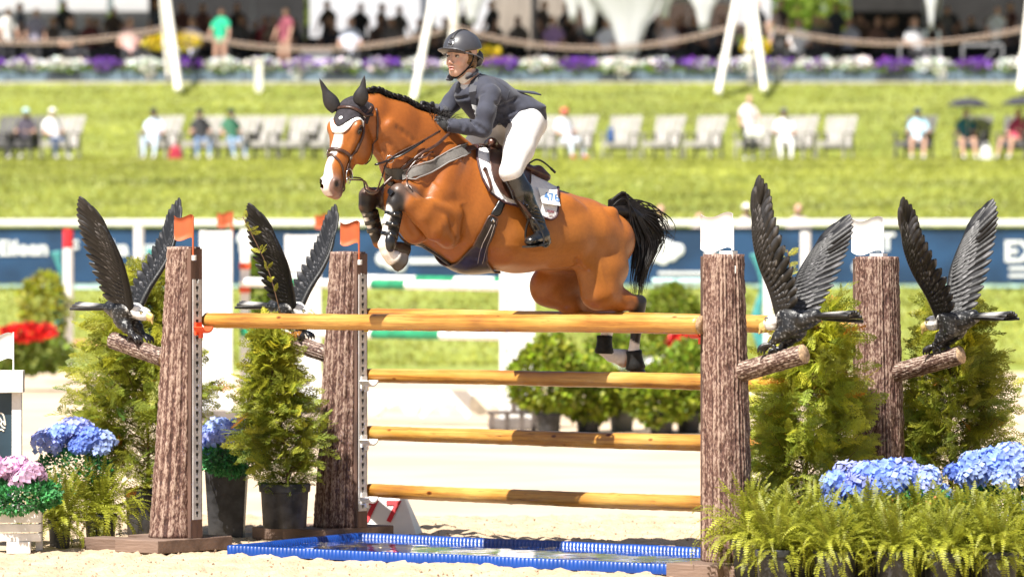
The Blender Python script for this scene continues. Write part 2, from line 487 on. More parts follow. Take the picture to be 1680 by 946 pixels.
# coat: bay body, black points, white socks and blaze, where the animal carries them
bay = np.array((.32, .100, .015)); blk = np.array((.018, .014, .013)); wht = np.array((.82, .76, .70)); pink = np.array((.45, .26, .22))
def mixc(c, d, w): return c * (1 - w[:, None]) + d * w[:, None]
cc = np.tile(bay, (len(hv), 1)) * (1 + .13 * vnoise(hv, 3, 1) + .07 * vnoise(hv, 16, 2) + .05 * vnoise(hv, 45, 12))[:, None]
def near(pts, r, soft=.02):
    best = np.full(len(hv), 9.0)
    for a, b in zip(pts[:-1], pts[1:]):
        a = np.array(a); b = np.array(b); ab = b - a
        t = np.clip(((hv - a) @ ab) / max(ab @ ab, 1e-9), 0, 1)
        best = np.minimum(best, np.linalg.norm(hv - a - t[:, None] * ab, axis=1))
    return np.clip((r - best) / soft + .5, 0, 1)
ns = vnoise(hv, 30, 5) * .012
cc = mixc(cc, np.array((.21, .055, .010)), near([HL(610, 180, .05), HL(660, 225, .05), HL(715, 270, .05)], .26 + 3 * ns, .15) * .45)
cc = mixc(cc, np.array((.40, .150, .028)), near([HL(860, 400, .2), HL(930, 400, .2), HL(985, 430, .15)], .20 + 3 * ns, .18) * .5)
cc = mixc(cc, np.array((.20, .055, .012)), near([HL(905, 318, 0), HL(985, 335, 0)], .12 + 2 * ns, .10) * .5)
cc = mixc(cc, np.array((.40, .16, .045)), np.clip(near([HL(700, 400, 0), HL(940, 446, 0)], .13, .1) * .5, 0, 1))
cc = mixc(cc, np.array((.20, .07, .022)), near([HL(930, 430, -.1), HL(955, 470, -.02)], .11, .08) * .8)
for l_, kn, mid in ((nf, (652, 316), (688, 338)), (ff, (604, 322), (645, 334))):
    cc = mixc(cc, np.array((.10, .074, .064)), near([HL(*kn, l_), HL(kn[0] + 14, kn[1] + 9, l_)], .075 + ns, .03)); cc = mixc(cc, np.array((.10, .045, .02)), near([HL(*kn, l_), HL(*mid, l_)], .055 + ns, .06) * .7)
cc = mixc(cc, blk, near([HL(646, 330, nf), HL(636, 385, nf)], .07, .02))
cc = mixc(cc, blk, near([HL(604, 330, ff), HL(614, 380, ff)], .07, .02))
cc = mixc(cc, wht, near([HL(632, 348, nf), HL(622, 388, nf)], .042 + ns, .01))
cc = mixc(cc, wht, near([HL(633, 396, nf), HL(642, 416, nf), HL(648, 428, nf)], .075 + ns, .01))
cc = mixc(cc, wht, near([HL(598, 335, ff), HL(602, 358, ff), HL(606, 380, ff)], .020 + ns * .5, .01))
cc = mixc(cc, blk, near([HL(1050, 496, nh), HL(1046, 540, nh)], .075, .03))
cc = mixc(cc, blk, near([HL(1046, 540, nh), HL(1042, 562, nh)], .06, .02))
cc = mixc(cc, wht, near([HL(1041, 572, nh), HL(1044, 604, nh)], .068 + ns * 1.6, .01))
cc = mixc(cc, wht, near([HL(997, 530, fh), HL(990, 570, fh), HL(1008, 584, fh)], .072 + ns, .01))
for a_, b_, l_ in (((660, 432), (670, 440), nf), ((657, 410), (668, 417), ff), ((1046, 613), (1050, 632), nh)):
    cc = mixc(cc, np.array((.06, .05, .045)), near([HL(*a_, l_), HL(*b_, l_)], .084 + ns * .5, .010))
cc = mixc(cc, np.array((.30, .16, .07)), near([HL(1019, 586, fh), HL(1031, 590, fh)], .05 + ns * .5, .012))
hq = (hv - np.array(HH(0, 0, 0))) @ hR       # head coordinates of every vertex
ha, hs_, hn = hq[:, 0], hq[:, 1], hq[:, 2]
inh = (ha > -.05) & (ha < .65) & (np.abs(hs_) < .16) & (hn > -.30) & (hn < .08)
muz = np.clip((ha - .42) / .08, 0, 1) * inh
cc = mixc(cc, np.array((.12, .085, .078)), np.clip(muz - .15 + vnoise(hv, 40, 8) * .1, 0, .85) * np.clip((hs_ + .002) / .02, 0, 1))
blz = np.clip((.025 + .014 * np.clip((ha - .42) / .06, 0, 1) + .005 * np.sin(ha * 30) + ns * .5 - np.abs(hs_ + .004 + .012 * np.clip((ha - .35) / .12, 0, 1))) / .008 + .5, 0, 1) * (hn > -.075) * inh * (ha > .08)
cc = mixc(cc, wht, blz)
cc = mixc(cc, pink, np.clip((ha - .53) / .03, 0, 1) * inh * .35 * (np.abs(hs_) < .045))
for sg in (1, -1):
    nd = np.linalg.norm(hv - np.array(HH(.525, sg * .058, -.042)), axis=1)
    cc = mixc(cc, np.array((.02, .012, .01)), np.clip((.022 - nd) / .008, 0, 1))
    nd = np.linalg.norm(hv - np.array(HH(.175, sg * .095, -.05)), axis=1)
    cc = mixc(cc, np.array((.05, .025, .015)), np.clip((.034 - nd) / .015, 0, 1))
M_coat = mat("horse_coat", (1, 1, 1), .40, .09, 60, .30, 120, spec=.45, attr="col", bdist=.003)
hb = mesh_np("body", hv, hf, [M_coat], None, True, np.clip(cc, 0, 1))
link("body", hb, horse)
HB = BVHTree.FromPolygons([Vector(p) for p in hv], [list(map(int, q)) for q in hf])
def hit(px, py, off=0.0):
    """point of the horse's hide seen at this place, in the horse's frame"""
    o = HMI @ CAM; d = (R3 @ Vector(((px - 840) / FPX, 1, (HOR - py) / FPX))).normalized()
    loc, n, i, t = HB.ray_cast(o, d)
    if loc is None:
        q = HL(px, py, 0); loc, n, i, t = HB.find_nearest(q)
    if n.dot(o - loc) < 0: n = -n
    return loc + n * off, n
def snap(p, off=0.0):
    loc, n, i, t = HB.find_nearest(p)
    return loc + n * off, n
def strap(pts, width, th, m, name=None, parent=None, off=0.003, dens=.015, mb=None, w2=None):
    """a band lying on the hide; pts in the horse's frame"""
    C = cr(pts, 6); P = [C[0]]
    for c in C[1:]:
        if (c - P[-1]).length > dens: P.append(c)
    own = mb is None
    if own: mb = MB()
    vs = []; nn = len(P)
    for i, p in enumerate(P):
        q, n = snap(p, off)
        t = (P[min(i + 1, nn - 1)] - P[max(i - 1, 0)]).normalized()
        s_ = n.cross(t).normalized(); w = width + ((w2 - width) * i / (nn - 1) if w2 else 0)
        a, _ = snap(q + s_ * w / 2, off); b, _ = snap(q - s_ * w / 2, off)
        if (a - q).length > w: a = q + s_ * w / 2
        if (b - q).length > w: b = q - s_ * w / 2
        vs += [a, q + n * .001, b, b + n * th, q + n * (th + .002), a + n * th]
    fs = [[i * 6 + k, i * 6 + (k + 1) % 6, i * 6 + 6 + (k + 1) % 6, i * 6 + 6 + k] for i in range(nn - 1) for k in range(6)]
    fs += [[5, 4, 3, 2, 1, 0], [(nn - 1) * 6 + k for k in range(6)]]
    mb.add(vs, fs)
    if own: return mb.build(name, m, parent, smooth=True, autos=.9)
def hp(lst): return [hit(a, b)[0] for a, b in lst]

M_leath = mat("brown_leather", (.055, .022, .013), .38, .25, 30, .15, 200, coat=.2)
M_black = mat("black_leather", (.008, .0075, .008), .34, .2, 30, .12, 160, coat=.3)
M_steel = mat("steel", (.75, .74, .72), .22, .05, 10, metal=1.0)
M_bonnet = mat("bonnet_knit", (.022, .018, .024), .85, .3, 60, .5, 130)
M_white = mat("white_cloth", (.80, .78, .76), .75, .04, 20, .1, 200)
M_hair = mat("black_hair", (.008, .006, .0055), .45, .5, 30, spec=.35)
M_whair = mat("dark_hair", (.03, .02, .016), .42, .5, 30)
M_eye = mat("eye_dark", (.01, .006, .005), .05, .1, 5, spec=.8)
# eyes
for sg in (1, -1):
    e = MB(); e.ball(HH(.175, sg * .089, -.052), .024, 14); e.build("eye", M_eye, horse, True)
    e = MB(); e.tube(cr([HH(.150, sg * .099, -.075), HH(.150, sg * .112, -.050), HH(.160, sg * .104, -.028)], 5), [.005] * 11, 6)
    e.build("eyelid", mat("eyelid", (.03, .017, .012), .5), horse, True)
# ears under the bonnet
bon = Field(np.array(HH(0, 0, 0)) - .32, np.array(HH(0, 0, 0)) + .36, .005)
EAR = [(HMI @ W(552, 182, HOo.y + .01), HMI @ W(538, 158, HOo.y + .00), HMI @ W(524, 129, HOo.y - .02)), (HMI @ W(589, 172, HOo.y - .02), HMI @ W(594, 150, HOo.y - .04), HMI @ W(598, 124, HOo.y - .05))]
ear_m = MB()
for i, (b0, b1, b2) in enumerate(EAR):
    P = cr([b0, b1, b2], 6); n = len(P)
    wd = [.046 * (.60 + .40 * math.sin(math.pi * min(1, k / (n - 1) * 1.5))) * (1 - (k / (n - 1)) ** 2.2) ** .9 + .0015 for k in range(n)]
    e = MB(); sdv = (R3 @ Vector((1, -.25, 0))).normalized()
    e.tube(P, wd, 12, True, flat=.5, up=(R3 @ Vector((0, -1, 0))))
    e.build("ear", M_bonnet if False else mat("ear_cover", (.014, .012, .014), .6, .2, 40, .1, 200), horse, True)
# bonnet knit shell: inflated crown of the head, patch on the forehead
def head_shell(name, test, off, m, parent, th=.004):
    sel = test(ha, hs_, hn) & inh
    fsel = sel[hf].all(axis=1)
    ff_ = hf[fsel]; u, inv = np.unique(ff_, return_inverse=True); vv = hv[u]
    me0 = hb
    nrm = np.zeros(len(hv) * 3, np.float32); hb.vertices.foreach_get("normal", nrm); nrm = nrm.reshape(-1, 3)[u]
    f1 = inv.reshape(-1, 4); k = len(u); vv = vv.copy(); E0 = {}
    for q in f1:
        for a, b in zip(q, np.roll(q, -1)): E0[(a, b)] = 1
    nb = {}
    for (a, b) in E0:
        if (b, a) not in E0: nb.setdefault(a, []).append(b); nb.setdefault(b, []).append(a)
    for _ in range(7):
        new = {x: sum((vv[y] for y in ys), np.zeros(3)) / len(ys) * .5 + vv[x] * .5 for x, ys in nb.items() if len(ys) == 2}
        for x, p in new.items(): vv[x] = p
    V2 = np.concatenate([vv + nrm * off, vv + nrm * (off + th)])
    faces = np.concatenate([f1 + k, f1[:, ::-1]])
    E = {}
    for q in f1:
        for a, b in zip(q, np.roll(q, -1)):
            E[(a, b)] = E.get((a, b), 0) + 1
    rim = [(a, b, b + k, a + k) for (a, b) in E if (b, a) not in E]
    if rim: faces = np.concatenate([faces, np.array(rim)])
    return link(name, mesh_np(name, V2, faces, [m], None, True), parent)
hb.update()
tip = .195
def wdt(a): return np.where(a < .075, .2, .098 * np.clip((tip - a) / (tip - .075), 0, 1) ** .8)
bonnet = head_shell("ear_bonnet", lambda a, s, n: (a < tip) & (np.abs(s) < wdt(a)) & (n > -.135) & (a > -.04), .003, M_bonnet, horse)
head_shell("bonnet_trim", lambda a, s, n: (a < tip + .035) & (a > .07) & (np.abs(s) < .03 + .092 * np.clip((tip + .035 - a) / (tip - .04), 0, 1) ** .8) & (np.abs(s) > wdt(a) - .006) & (n > -.10), .0045, M_white, bonnet)
e = MB(); e.ball(HH(.128, -.004, .012), (.014, .005, .012), 12, Matrix(np.array([hS, hN, -hA]).T.tolist()))
e.bar(HH(.135, -.004, .014), HH(.152, -.004, .012), .006, .004, hN); e.build("emblem", M_white, bonnet, True)
# crown lump between the ears
e = MB(); e.ball(HH(-.01, 0, -.07), (.05, .06, .045), 14, Matrix(hR.tolist())); e.build("poll_cover", M_bonnet, bonnet, True)

# ---- bridle
bridle = empty("bridle", parent=horse)
e = MB()
def hstrap(lst, w, th=.005, off=.004, mb=None): strap([HH(*p) for p in lst], w, th, None, off=off, mb=mb, dens=.01)
hstrap([(.20, -.12, -.16), (.06, -.10, -.07), (.058, -.05, .02), (.058, 0, .03), (.058, .05, .02), (.06, .10, -.07), (.03, .11, -.13)], .016, .006, .008, e)
e.build("browband", M_leath, bridle, True)
for sg in (1, -1):
    e = MB(); hstrap([(-.02, sg * .09, -.12), (.06, sg * .10, -.09), (.15, sg * .12, -.095), (.27, sg * .09, -.10), (.36, sg * .07, -.10), (.42, sg * .06, -.105)], .017, .005, .004, e)
    e.build("cheekpiece", M_leath, bridle, True)
    e = MB(); hstrap([(-.02, sg * .09, -.15), (.08, sg * .11, -.20), (.20, sg * .10, -.25), (.30, sg * .05, -.27)], .012, .004, .004, e)
    e.build("throatlash", M_leath, bridle, True)
e = MB(); hstrap([(.40, -.01, -.19), (.375, -.07, -.14), (.33, -.07, -.06), (.325, -.03, .01), (.325, 0, .02), (.325, .03, .01), (.33, .07, -.06), (.375, .07, -.14), (.40, .01, -.19)], .019, .006, .004, e)
e.build("noseband", M_leath, bridle, True)
e = MB(); hstrap([(.335, -.06, -.05), (.36, -.03, .01), (.36, 0, .01), (.40, .05, -.03), (.45, .07, -.08), (.49, .05, -.14), (.50, 0, -.18)], .013, .005, .004, e)
e.build("flash_strap", M_leath, bridle, True)
def ring(mb, c, nrm, r, t, n=16, m=5):
    nrm = Vector(nrm).normalized(); u = nrm.orthogonal().normalized(); w = nrm.cross(u)
    mb.tube([Vector(c) + (u * math.cos(2 * math.pi * i / n) + w * math.sin(2 * math.pi * i / n)) * r for i in range(n + 1)], t, m, False)
bitc = HH(.43, .075, -.11)
for sg in (1, -1):
    c = HH(.43, sg * .075, -.11)
    e = MB(); ring(e, c, hS, .034, .0028); ring(e, c + hA * .035 + hS * .004, hS, .018, .0025); e.build("bit_ring", M_steel, bridle, True)
for c in (HH(.33, -.055, -.02), HH(.335, .068, -.08), HH(.06, .108, -.08)):
    e = MB(); q, n = snap(c, .01); ring(e, q, n, .011, .0022, 10); e.build("buckle", M_steel, bridle, True)

# ---- mane: plaited knots on the crest with loose hair
mane = empty("mane", parent=horse)
crest = hp([(606, 160), (625, 158), (648, 163), (672, 172), (695, 184), (712, 196), (728, 208)])
crest = [snap(HL(a, b, .03 - .03 * i / 6))[0] for i, (a, b) in enumerate([(604, 150), (622, 152), (645, 157), (670, 166), (692, 178), (712, 190), (734, 206)])]
C = cr(crest, 5)
e = MB()
for i, p in enumerate(C):
    q, n = snap(p, .004)
    nr = (n + Vector((0, 0, .6))).normalized()
    for j in range(3):
        c = q + nr * (.008 + .006 * j) + Vector((random.uniform(-.01, .01), .012 * (j - 1), 0))
        e.ball(c, (.017, .013, .012 + .004 * random.random()), 7)
e.build("plait", M_hair, mane, True)
e = MB()
for i in range(420):
    t = random.random() * (len(C) - 1); k = int(t); p = C[k].lerp(C[min(k + 1, len(C) - 1)], t - k)
    q, n = snap(p, 0)
    q += n * .004; side = 1 if random.random() < .8 else -1
    d1 = Vector((random.uniform(-.5, .9), side * .9, random.uniform(.2, .8))) * (.018 + .02 * random.random())
    d2 = Vector((-.2, side * .6, -.8)) * .025 * random.random()
    e.tube([q, q + d1, q + d1 * 1.3 + d2], [.0022, .0018, .0004], 3, False)
for i in range(90):     # loose tuft by the hands
    b = HL(720 + random.uniform(-14, 16), 200 + random.uniform(-5, 6), .05 + random.uniform(-.03, .04))
    d1 = Vector((random.uniform(-.06, .03), random.uniform(-.02, .05), random.uniform(.0, .06)))
    e.tube(cr([b, b + d1, b + d1 * 1.6 + Vector((-.02, .02, -.05)) * random.random()], 3), [.0025, .0022, .002, .002, .0015, .001, .0004], 3, False)
e.build("loose_hair", M_hair, mane, True)

# ---- tail
e = MB()
for i in range(420):
    a = random.gauss(0, 1); b = random.gauss(0, 1); L = random.uniform(.55, 1.0); fly = random.random() ** 3
    fl = [(998, 343, 0), (1026, 337 - 5 * abs(b), 0), (1052 + 9 * a, 356 + 8 * b, 0), (1066 + 13 * a, 390 + 10 * b, 0), (1052 + 9 * a, 440 + 8 * b, 0), (1044 + 7 * a, 496 + 12 * b, 0)]
    if fly > .55: fl = fl[:3] + [(1078 + 22 * fly + 4 * a, 378 + 10 * b, 0), (1090 + 28 * fly + 6 * b, 402 + 20 * fly * a, 0)]
    pts = [HL(x, y + (6 * a if j < 2 else 0), .02 + (.018 * j) * b * .55 + .02) for j, (x, y, _) in enumerate(fl)]
    P = cr(pts, 4); P = P[:max(6, int(len(P) * L))]
    r0 = .0045 if fly < .55 else .0013
    rr = [r0 * (1 if k < len(P) * .6 else 1 - (k - len(P) * .6) / (len(P) * .4) * .9) for k in range(len(P))]
    e.tube(P, rr, 4, False)
e.cur = 0
e.tube(cr([HL(984, 352, .02), HL(1018, 347, .02), HL(1048, 364, .02), HL(1060, 410, .02), HL(1050, 470, .02)], 6), [.03, .04, .045, .05, .052, .054, .055, .056, .058, .058, .056, .054, .052, .05, .048, .046, .044, .04, .038, .036, .034, .03, .026, .022, .012], 10, flat=.8)
e.build("tail", M_hair, horse, True)

# ---- leg boots
def boot(name, l, a, b, r, m, rim=None):
    A = HL(*a, l); B = HL(*b, l); e = MB()
    rv = r if hasattr(r, '__len__') else (r, r)
    P = [A.lerp(B, t) for t in (0, .06, .3, .6, .9, 1)]
    e.tube(P, [rv[0] * .9, rv[0] * 1.05, rv[0] * 1.0, (rv[0] + rv[1]) / 2, rv[1] * 1.1, rv[1] * .9], 14)
    return e.build(name, m, horse, True)
M_neo = mat("black_neoprene", (.009, .009, .009), .6, .3, 40, .2, 120, spec=.3)
for (l, a, b, r) in ((nf, (649, 346), (640, 396), (.042, .038)), (ff, (609, 345), (620, 384), (.038, .034))):
    bt = boot("leg_boot", l, a, b, r, M_neo)
    A = HL(*a, l); B = HL(*b, l)
    for t in (.12, .45, .78):
        e = MB(); c = A.lerp(B, t) + (HL(645, 346, l) - HL(649, 346, l)) * .8; ax = (B - A).normalized(); rs_ = (.050, .047)[l < 0]
        e.tube([c - ax * .013, c - ax * .011, c + ax * .011, c + ax * .013], [rs_ * .97, rs_, rs_, rs_ * .97], 16); e.build("boot_strap", M_black, bt, True)
        e = MB(); cv = (R3 @ Vector((.2, -1, .1))).normalized(); e.ball(c + cv * r[0] * 1.10, .006, 8); e.build("stud", M_steel, bt, True)
e = MB(); e.ball(HL(640, 398, nf + .03), (.036, .03, .056), 12); e.build("fetlock_pad", M_black, horse, True)
boot("fetlock_boot", fh, (992, 550), (991, 580), (.046, .054), M_neo)
boot("fetlock_boot", nh, (1040, 574), (1043, 606), (.046, .056), M_neo)
# ================================================================== TACK ON THE BODY
hw = np.array([tuple(HM @ Vector(p)) for p in hv]); 
hmir = hv * np.array([1, -1, 1]); hwm = np.array([tuple(HM @ Vector(p)) for p in hmir])
def proj(w): return np.stack([840 + FPX * w[:, 0] / w[:, 1], HOR - FPX * (w[:, 2] - CAMH) / w[:, 1]], 1)
pj, pjm = proj(hw), proj(hwm)
def inpoly(P, poly):
    x, y = P[:, 0], P[:, 1]; c = np.zeros(len(P), bool); n = len(poly)
    for i in range(n):
        x0, y0 = poly[i]; x1, y1 = poly[i - 1]
        c ^= ((y0 > y) != (y1 > y)) & (x < (x1 - x0) * (y - y0) / (y1 - y0 + 1e-9) + x0)
    return c
hnrm = np.zeros(len(hv) * 3, np.float32); hb.vertices.foreach_get("normal", hnrm); hnrm = hnrm.reshape(-1, 3)
def shell(name, poly, off, th, m, parent, lmin=-.02, both=True, ok=None):
    """a padded sheet lying on both flanks of the horse, outline given on the near flank"""
    a = inpoly(pj, poly) & (hv[:, 1] > lmin)
    if both: a |= inpoly(pjm, poly) & (-hv[:, 1] > lmin)
    if ok is not None: a &= ok
    sel = a[hf].all(axis=1); ff_ = hf[sel]; u, inv = np.unique(ff_, return_inverse=True); k = len(u)
    vv = hv[u]; nn = hnrm[u]; f1 = inv.reshape(-1, 4)
    E = {}
    for q in f1:
        for x, y in zip(q, np.roll(q, -1)): E[(x, y)] = 1
    rim = [(x, y) for (x, y) in E if (y, x) not in E]
    # straighten the ragged rim
    nb = {}
    for x, y in rim: nb.setdefault(x, []).append(y); nb.setdefault(y, []).append(x)
    for _ in range(6):
        new = {x: sum((vv[y] for y in ys), np.zeros(3)) / len(ys) * .5 + vv[x] * .5 for x, ys in nb.items() if len(ys) == 2}
        for x, p in new.items(): vv[x] = p
    V2 = np.concatenate([vv + nn * off, vv + nn * (off + th)])
    F2 = [f1 + k, f1[:, ::-1]]
    if rim: F2.append(np.array([(x, y, y + k, x + k) for x, y in rim]))
    o = link(name, mesh_np(name, V2, np.concatenate(F2), [m], None, True), parent)
    loops = []; nxt = dict(rim); seen = set()
    for s0 in list(nxt):
        if s0 in seen: continue
        lp = [s0]; seen.add(s0); c = nxt.get(s0)
        while c is not None and c not in seen: lp.append(c); seen.add(c); c = nxt.get(c)
        loops.append([Vector(V2[i + k]) for i in lp])
    return o, loops
def piping(name, loops, r, m, parent):
    e = MB()
    for lp in loops:
        if len(lp) < 12: continue
        pts = lp[::2] + [lp[0]]
        e.tube(pts, r, 5, False)
    return e.build(name, m, parent, True)

trunk_ok = hv[:, 2] > HL(850, 470).z
pad, lp = shell("saddle_pad", [(784, 205), (779, 235), (780, 262), (788, 292), (802, 318), (822, 333), (850, 341), (872, 347), (888, 358), (903, 364), (912, 356), (915, 338), (916, 300), (905, 250), (850, 205)], .004, .010, mat("pad_quilt", (.78, .75, .74), .8, .05, 30, .6, 55), horse, ok=trunk_ok)
piping("piping", lp, .007, mat("plum_trim", (.05, .018, .022), .6), pad)
# number card with its digits
def text_mesh(txt, size, m, extr=.0006, align='CENTER', bold=0.0, name="lettering"):
    cu = bpy.data.curves.new(name, 'FONT'); cu.body = txt; cu.size = size; cu.extrude = extr; cu.align_x = align; cu.align_y = 'CENTER'; cu.offset = bold; cu.resolution_u = 3
    o = bpy.data.objects.new(name, cu); COL.objects.link(o)
    dg = bpy.context.evaluated_depsgraph_get(); me = bpy.data.meshes.new_from_object(o.evaluated_get(dg))
    bpy.data.objects.remove(o); me.materials.clear(); me.materials.append(m); me.name = name
    return me
def frame(o, x, z):
    x = Vector(x).normalized(); z = Vector(z); z = (z - x * z.dot(x)).normalized(); y = z.cross(x)
    return Matrix.Translation(o) @ Matrix((x, y, z)).transposed().to_4x4()
p0, n0 = hit(896, 327, .018)
tx = (hit(912, 330, .018)[0] - hit(880, 325, .018)[0]).normalized()
fr = frame(p0 + n0 * .011, tx, n0)
e = MB(); e.box((0, 0, 0), (.135, .105, .003)); card = e.build("number_card", mat("card_white", (.85, .85, .83), .6, .02), pad); card.matrix_local = fr
t = link("digits", text_mesh("476", .076, mat("print_blue", (.10, .22, .46), .6), bold=.0012), card); t.location = (.016, -.004, .003)
for k, (w_, y_) in enumerate(((.05, -.075), (.06, -.095))):
    pp, nn = hit(901, 348 + 6 * k, .016)
    t = link("embroidery", text_mesh("FARM" if k == 0 else "STABLE"[:0] or "-----", .02, mat("print_plum", (.25, .06, .08), .7), bold=.0006), pad); t.matrix_local = frame(pp, tx, nn)
for sd_ in (-1, 1): flap, lp = shell("saddle_flap", [(806, 222), (799, 238), (800, 270), (808, 300), (818, 318), (832, 328), (852, 330), (866, 318), (868, 290), (880, 270), (850, 215)], .016, .010, M_leath, horse, ok=trunk_ok & (hv[:, 1] * sd_ > .05))
piping("flap_edge", lp, .0045, M_leath, flap)
S = Field(np.array(HL(850, 270)) - [.42, .36, .30], np.array(HL(850, 270)) + [.40, .36, .30], .0075)
S.chain([(HL(806, 240), .055, .040), (HL(822, 254), .085, .032), (HL(850, 276), .12, .032), (HL(876, 288), .14, .040)], .03)
S.cone(HL(884, 281, -.09), HL(884, 281, .09), (.03, .035), (.03, .035), .03)
S.cone(HL(807, 234, -.05), HL(807, 234, .05), (.03, .03), (.03, .03), .02)
for sg in (1, -1):
    q, n = snap(HL(808, 262, sg * .35), .035); q2, n2 = snap(HL(818, 300, sg * .4), .03)
    S.cone(q, q2, (.028, .02), (.022, .016), .02)
v, f, _, _ = S.mesh(); v = relax(v, f, 1)
link("saddle_seat", mesh_np("saddle_seat", v, f, [mat("saddle_leather", (.075, .026, .014), .35, .3, 25, .15, 160, coat=.3)]), horse)
e = MB(); e.tube(cr([HL(868, 268, .1), HL(880, 262, .1), HL(893, 267, .1), (HL(911, 283, .1))], 6), [.0055] * 16 + [.008] * 3, 6); e.build("strap_end", M_black, horse, True)
# girth and belly guard
for sd_ in (1, -1): shell("girth", [(822, 318), (834, 325), (818, 358), (800, 355)], .006, .008, M_black, horse, ok=hv[:, 1] * sd_ > .02)
gg, lp = shell("belly_guard", [(801, 350), (817, 357), (808, 385), (799, 405), (798, 426), (811, 441), (812, 456), (770, 458), (745, 446), (728, 436), (752, 426), (774, 402), (788, 376)], .007, .009, mat("guard_leather", (.022, .014, .016), .32, .3, 30, .1, 160, coat=.3), horse, lmin=-.05)
piping("guard_edge", lp, .006, M_leath, gg)
e = MB()
for dx in (0, 7):
    strap(hp([(805 + dx * .6, 368), (797 + dx, 385), (788 + dx * 1.2, 405), (783 + dx, 428)]), .003, .002, None, off=.018, mb=e)
e.build("stitching", mat("stitch", (.30, .25, .22), .7), gg, True)
strap(hp([(804, 362), (806, 358), (810, 366)]), .01, .006, M_steel, "buckle", gg, off=.018)
# breastplate
bp = strap(hp([(636, 281), (655, 288), (680, 283), (720, 267), (767, 246)]), .058, .005, mat("grey_elastic", (.13, .12, .11), .75, .1, 60, .3, 200), "breastplate", horse, off=.006)
e = MB()
for s_ in (-9.5, 9.5): strap(hp([(660, 288 + s_ * .9), (682, 283 + s_), (720, 267 + s_), (765, 246 + s_)]), .008, .003, None, off=.011, mb=e)
e.build("breastplate_edge", mat("elastic_edge", (.22, .20, .19), .7), bp, True)
strap(hp([(634, 278), (645, 285), (662, 287)]), .066, .006, M_black, "breastplate_end", bp, off=.008)
strap(hp([(763, 248), (780, 243), (797, 238)]), .032, .005, M_leath, "breastplate_tab", bp, off=.010)
strap(hp([(782, 243), (800, 236), (812, 240), (822, 262), (826, 290)]), .014, .005, M_leath, "point_strap", bp, off=.024)
e = MB(); q, n = hit(787, 242, .02); ring(e, q, n, .014, .0025, 12); e.build("ring", M_steel, bp, True); e = MB(); q, n = hit(640, 262, .02); ring(e, q, n, .022, .0025, 14); e.build("ring", M_steel, bp, True)
strap(hp([(637, 285), (640, 300), (645, 318)]), .03, .005, M_black, "chest_strap", horse, off=.006)
strap([HL(655, 365, .06), HL(668, 392, .04), HL(700, 420, .03), HL(738, 436, .02)], .026, .006, M_black, "belly_strap", horse, off=.010)
strap(hp([(708, 252), (672, 280), (668, 300), (676, 315)]), .008, .004, M_leath, "neck_strap", horse, off=.014)
# reins
def rein(pts, w=.010, name="rein", m=None):
    e = MB(); P = cr(pts, 6); e.tube(P, w, 6, flat=.45); return e.build(name, m or M_leath, bridle, True)
def onh(lst, off): return [hit(a, b)[0] + hit(a, b)[1] * off for a, b in lst]
br_ = HH(.455, .085, -.12)
rein([br_, HL(597, 297, .14), HL(606, 312, .16), HL(618, 312, .17), HL(626, 292, .19)] + onh([(641, 262), (682, 238)], .03) + [HL(722, 215, .15)])
rein([HH(.455, -.085, -.12), HL(590, 292, -.05), HL(600, 312, .0), HL(616, 316, .10)] + onh([(645, 292), (690, 258), (712, 240)], .025) + [HL(738, 218, .14)])
e = MB(); P = onh([(642, 262), (660, 250), (690, 234)], .032); e.tube(cr([HL(617, 270, .2)] + P, 5), .013, 8, flat=.5); e.build("rubber_grip", M_black, bridle, True)

# ================================================================== THE RIDER
rider = empty("person", HO, HRZ, "rider in a grey helmet, slate jacket and white breeches leaning over the jumping horse", "person")
RF = Vector((-.574, -.82, 0)); RS = Vector((.82, -.574, 0)); RU = Vector((0, 0, 1))
RU = (RU - RF * .05 + RS * .03).normalized(); RF = (RF - RU * RF.dot(RU)).normalized(); RS = RU.cross(RF); 
C0 = HL(757, 94, 0); rF, rS, rU = R3 @ RF, R3 @ RS, R3 @ RU
rR = np.array([rF, rS, rU]).T
def RH(f, s, u): return C0 + rF * f + rS * s + rU * u
SK, LIP = 0, 1
B = Field((-.42, -.50, 1.63), (.75, .52, 3.10), .0055)
B.lo = np.array(B.lo)
def bell(c, r, k=.012, cut=False): B.ell(RH(*c), r, k, 0, rR, cut)
bell((-.012, 0, .03), (.098, .076, .10), .02)
B.cone(RH(.040, 0, .0), RH(.050, 0, -.075), (.060, .048), (.040, .040), .02, u=rS)
bell((.062, 0, -.098), (.021, .019, .016), .018)
for sg in (1, -1):
    B.cone(RH(-.005, sg * .046, -.045), RH(.052, sg * .015, -.096), .018, .015, .02)
    bell((.056, sg * .034, -.036), (.026, .024, .026), .02)
    bell((.100, sg * .011, -.045), (.010, .008, .008), .006)
    bell((.098, sg * .030, -.003), (.015, .015, .010), .008, True)
    bell((-.012, sg * .078, -.018), (.018, .008, .030), .006)
B.cone(RH(.079, -.036, .018), RH(.079, .036, .018), .009, .009, .016)
B.cone(RH(.088, 0, .004), RH(.109, 0, -.036), (.007, .010), (.009, .011), .010, u=rS)
bell((.095, 0, -.064), (.011, .021, .006), .006); bell((.092, 0, -.080), (.011, .017, .007), .006)
bell((.106, 0, -.072), (.014, .009, .0038), .003, True)
B.cone(RH(-.025, 0, -.06), HL(778, 140, .0), (.052, .055), (.062, .062), .03)
B.chain([(HL(786, 150), .125, .068), (HL(812, 168), .105, .075), (HL(838, 188), .10, .07), (HL(856, 203), .115, .08)], .05)
def HLB(px, py, l): return HL(px, py, l)
nearA = [(805, 156, .17, .045), (797, 186, .21, .036), (793, 212, .21, .030), (765, 208, .16, .024), (738, 206, .11, .018), (731, 206, .10, .022)]
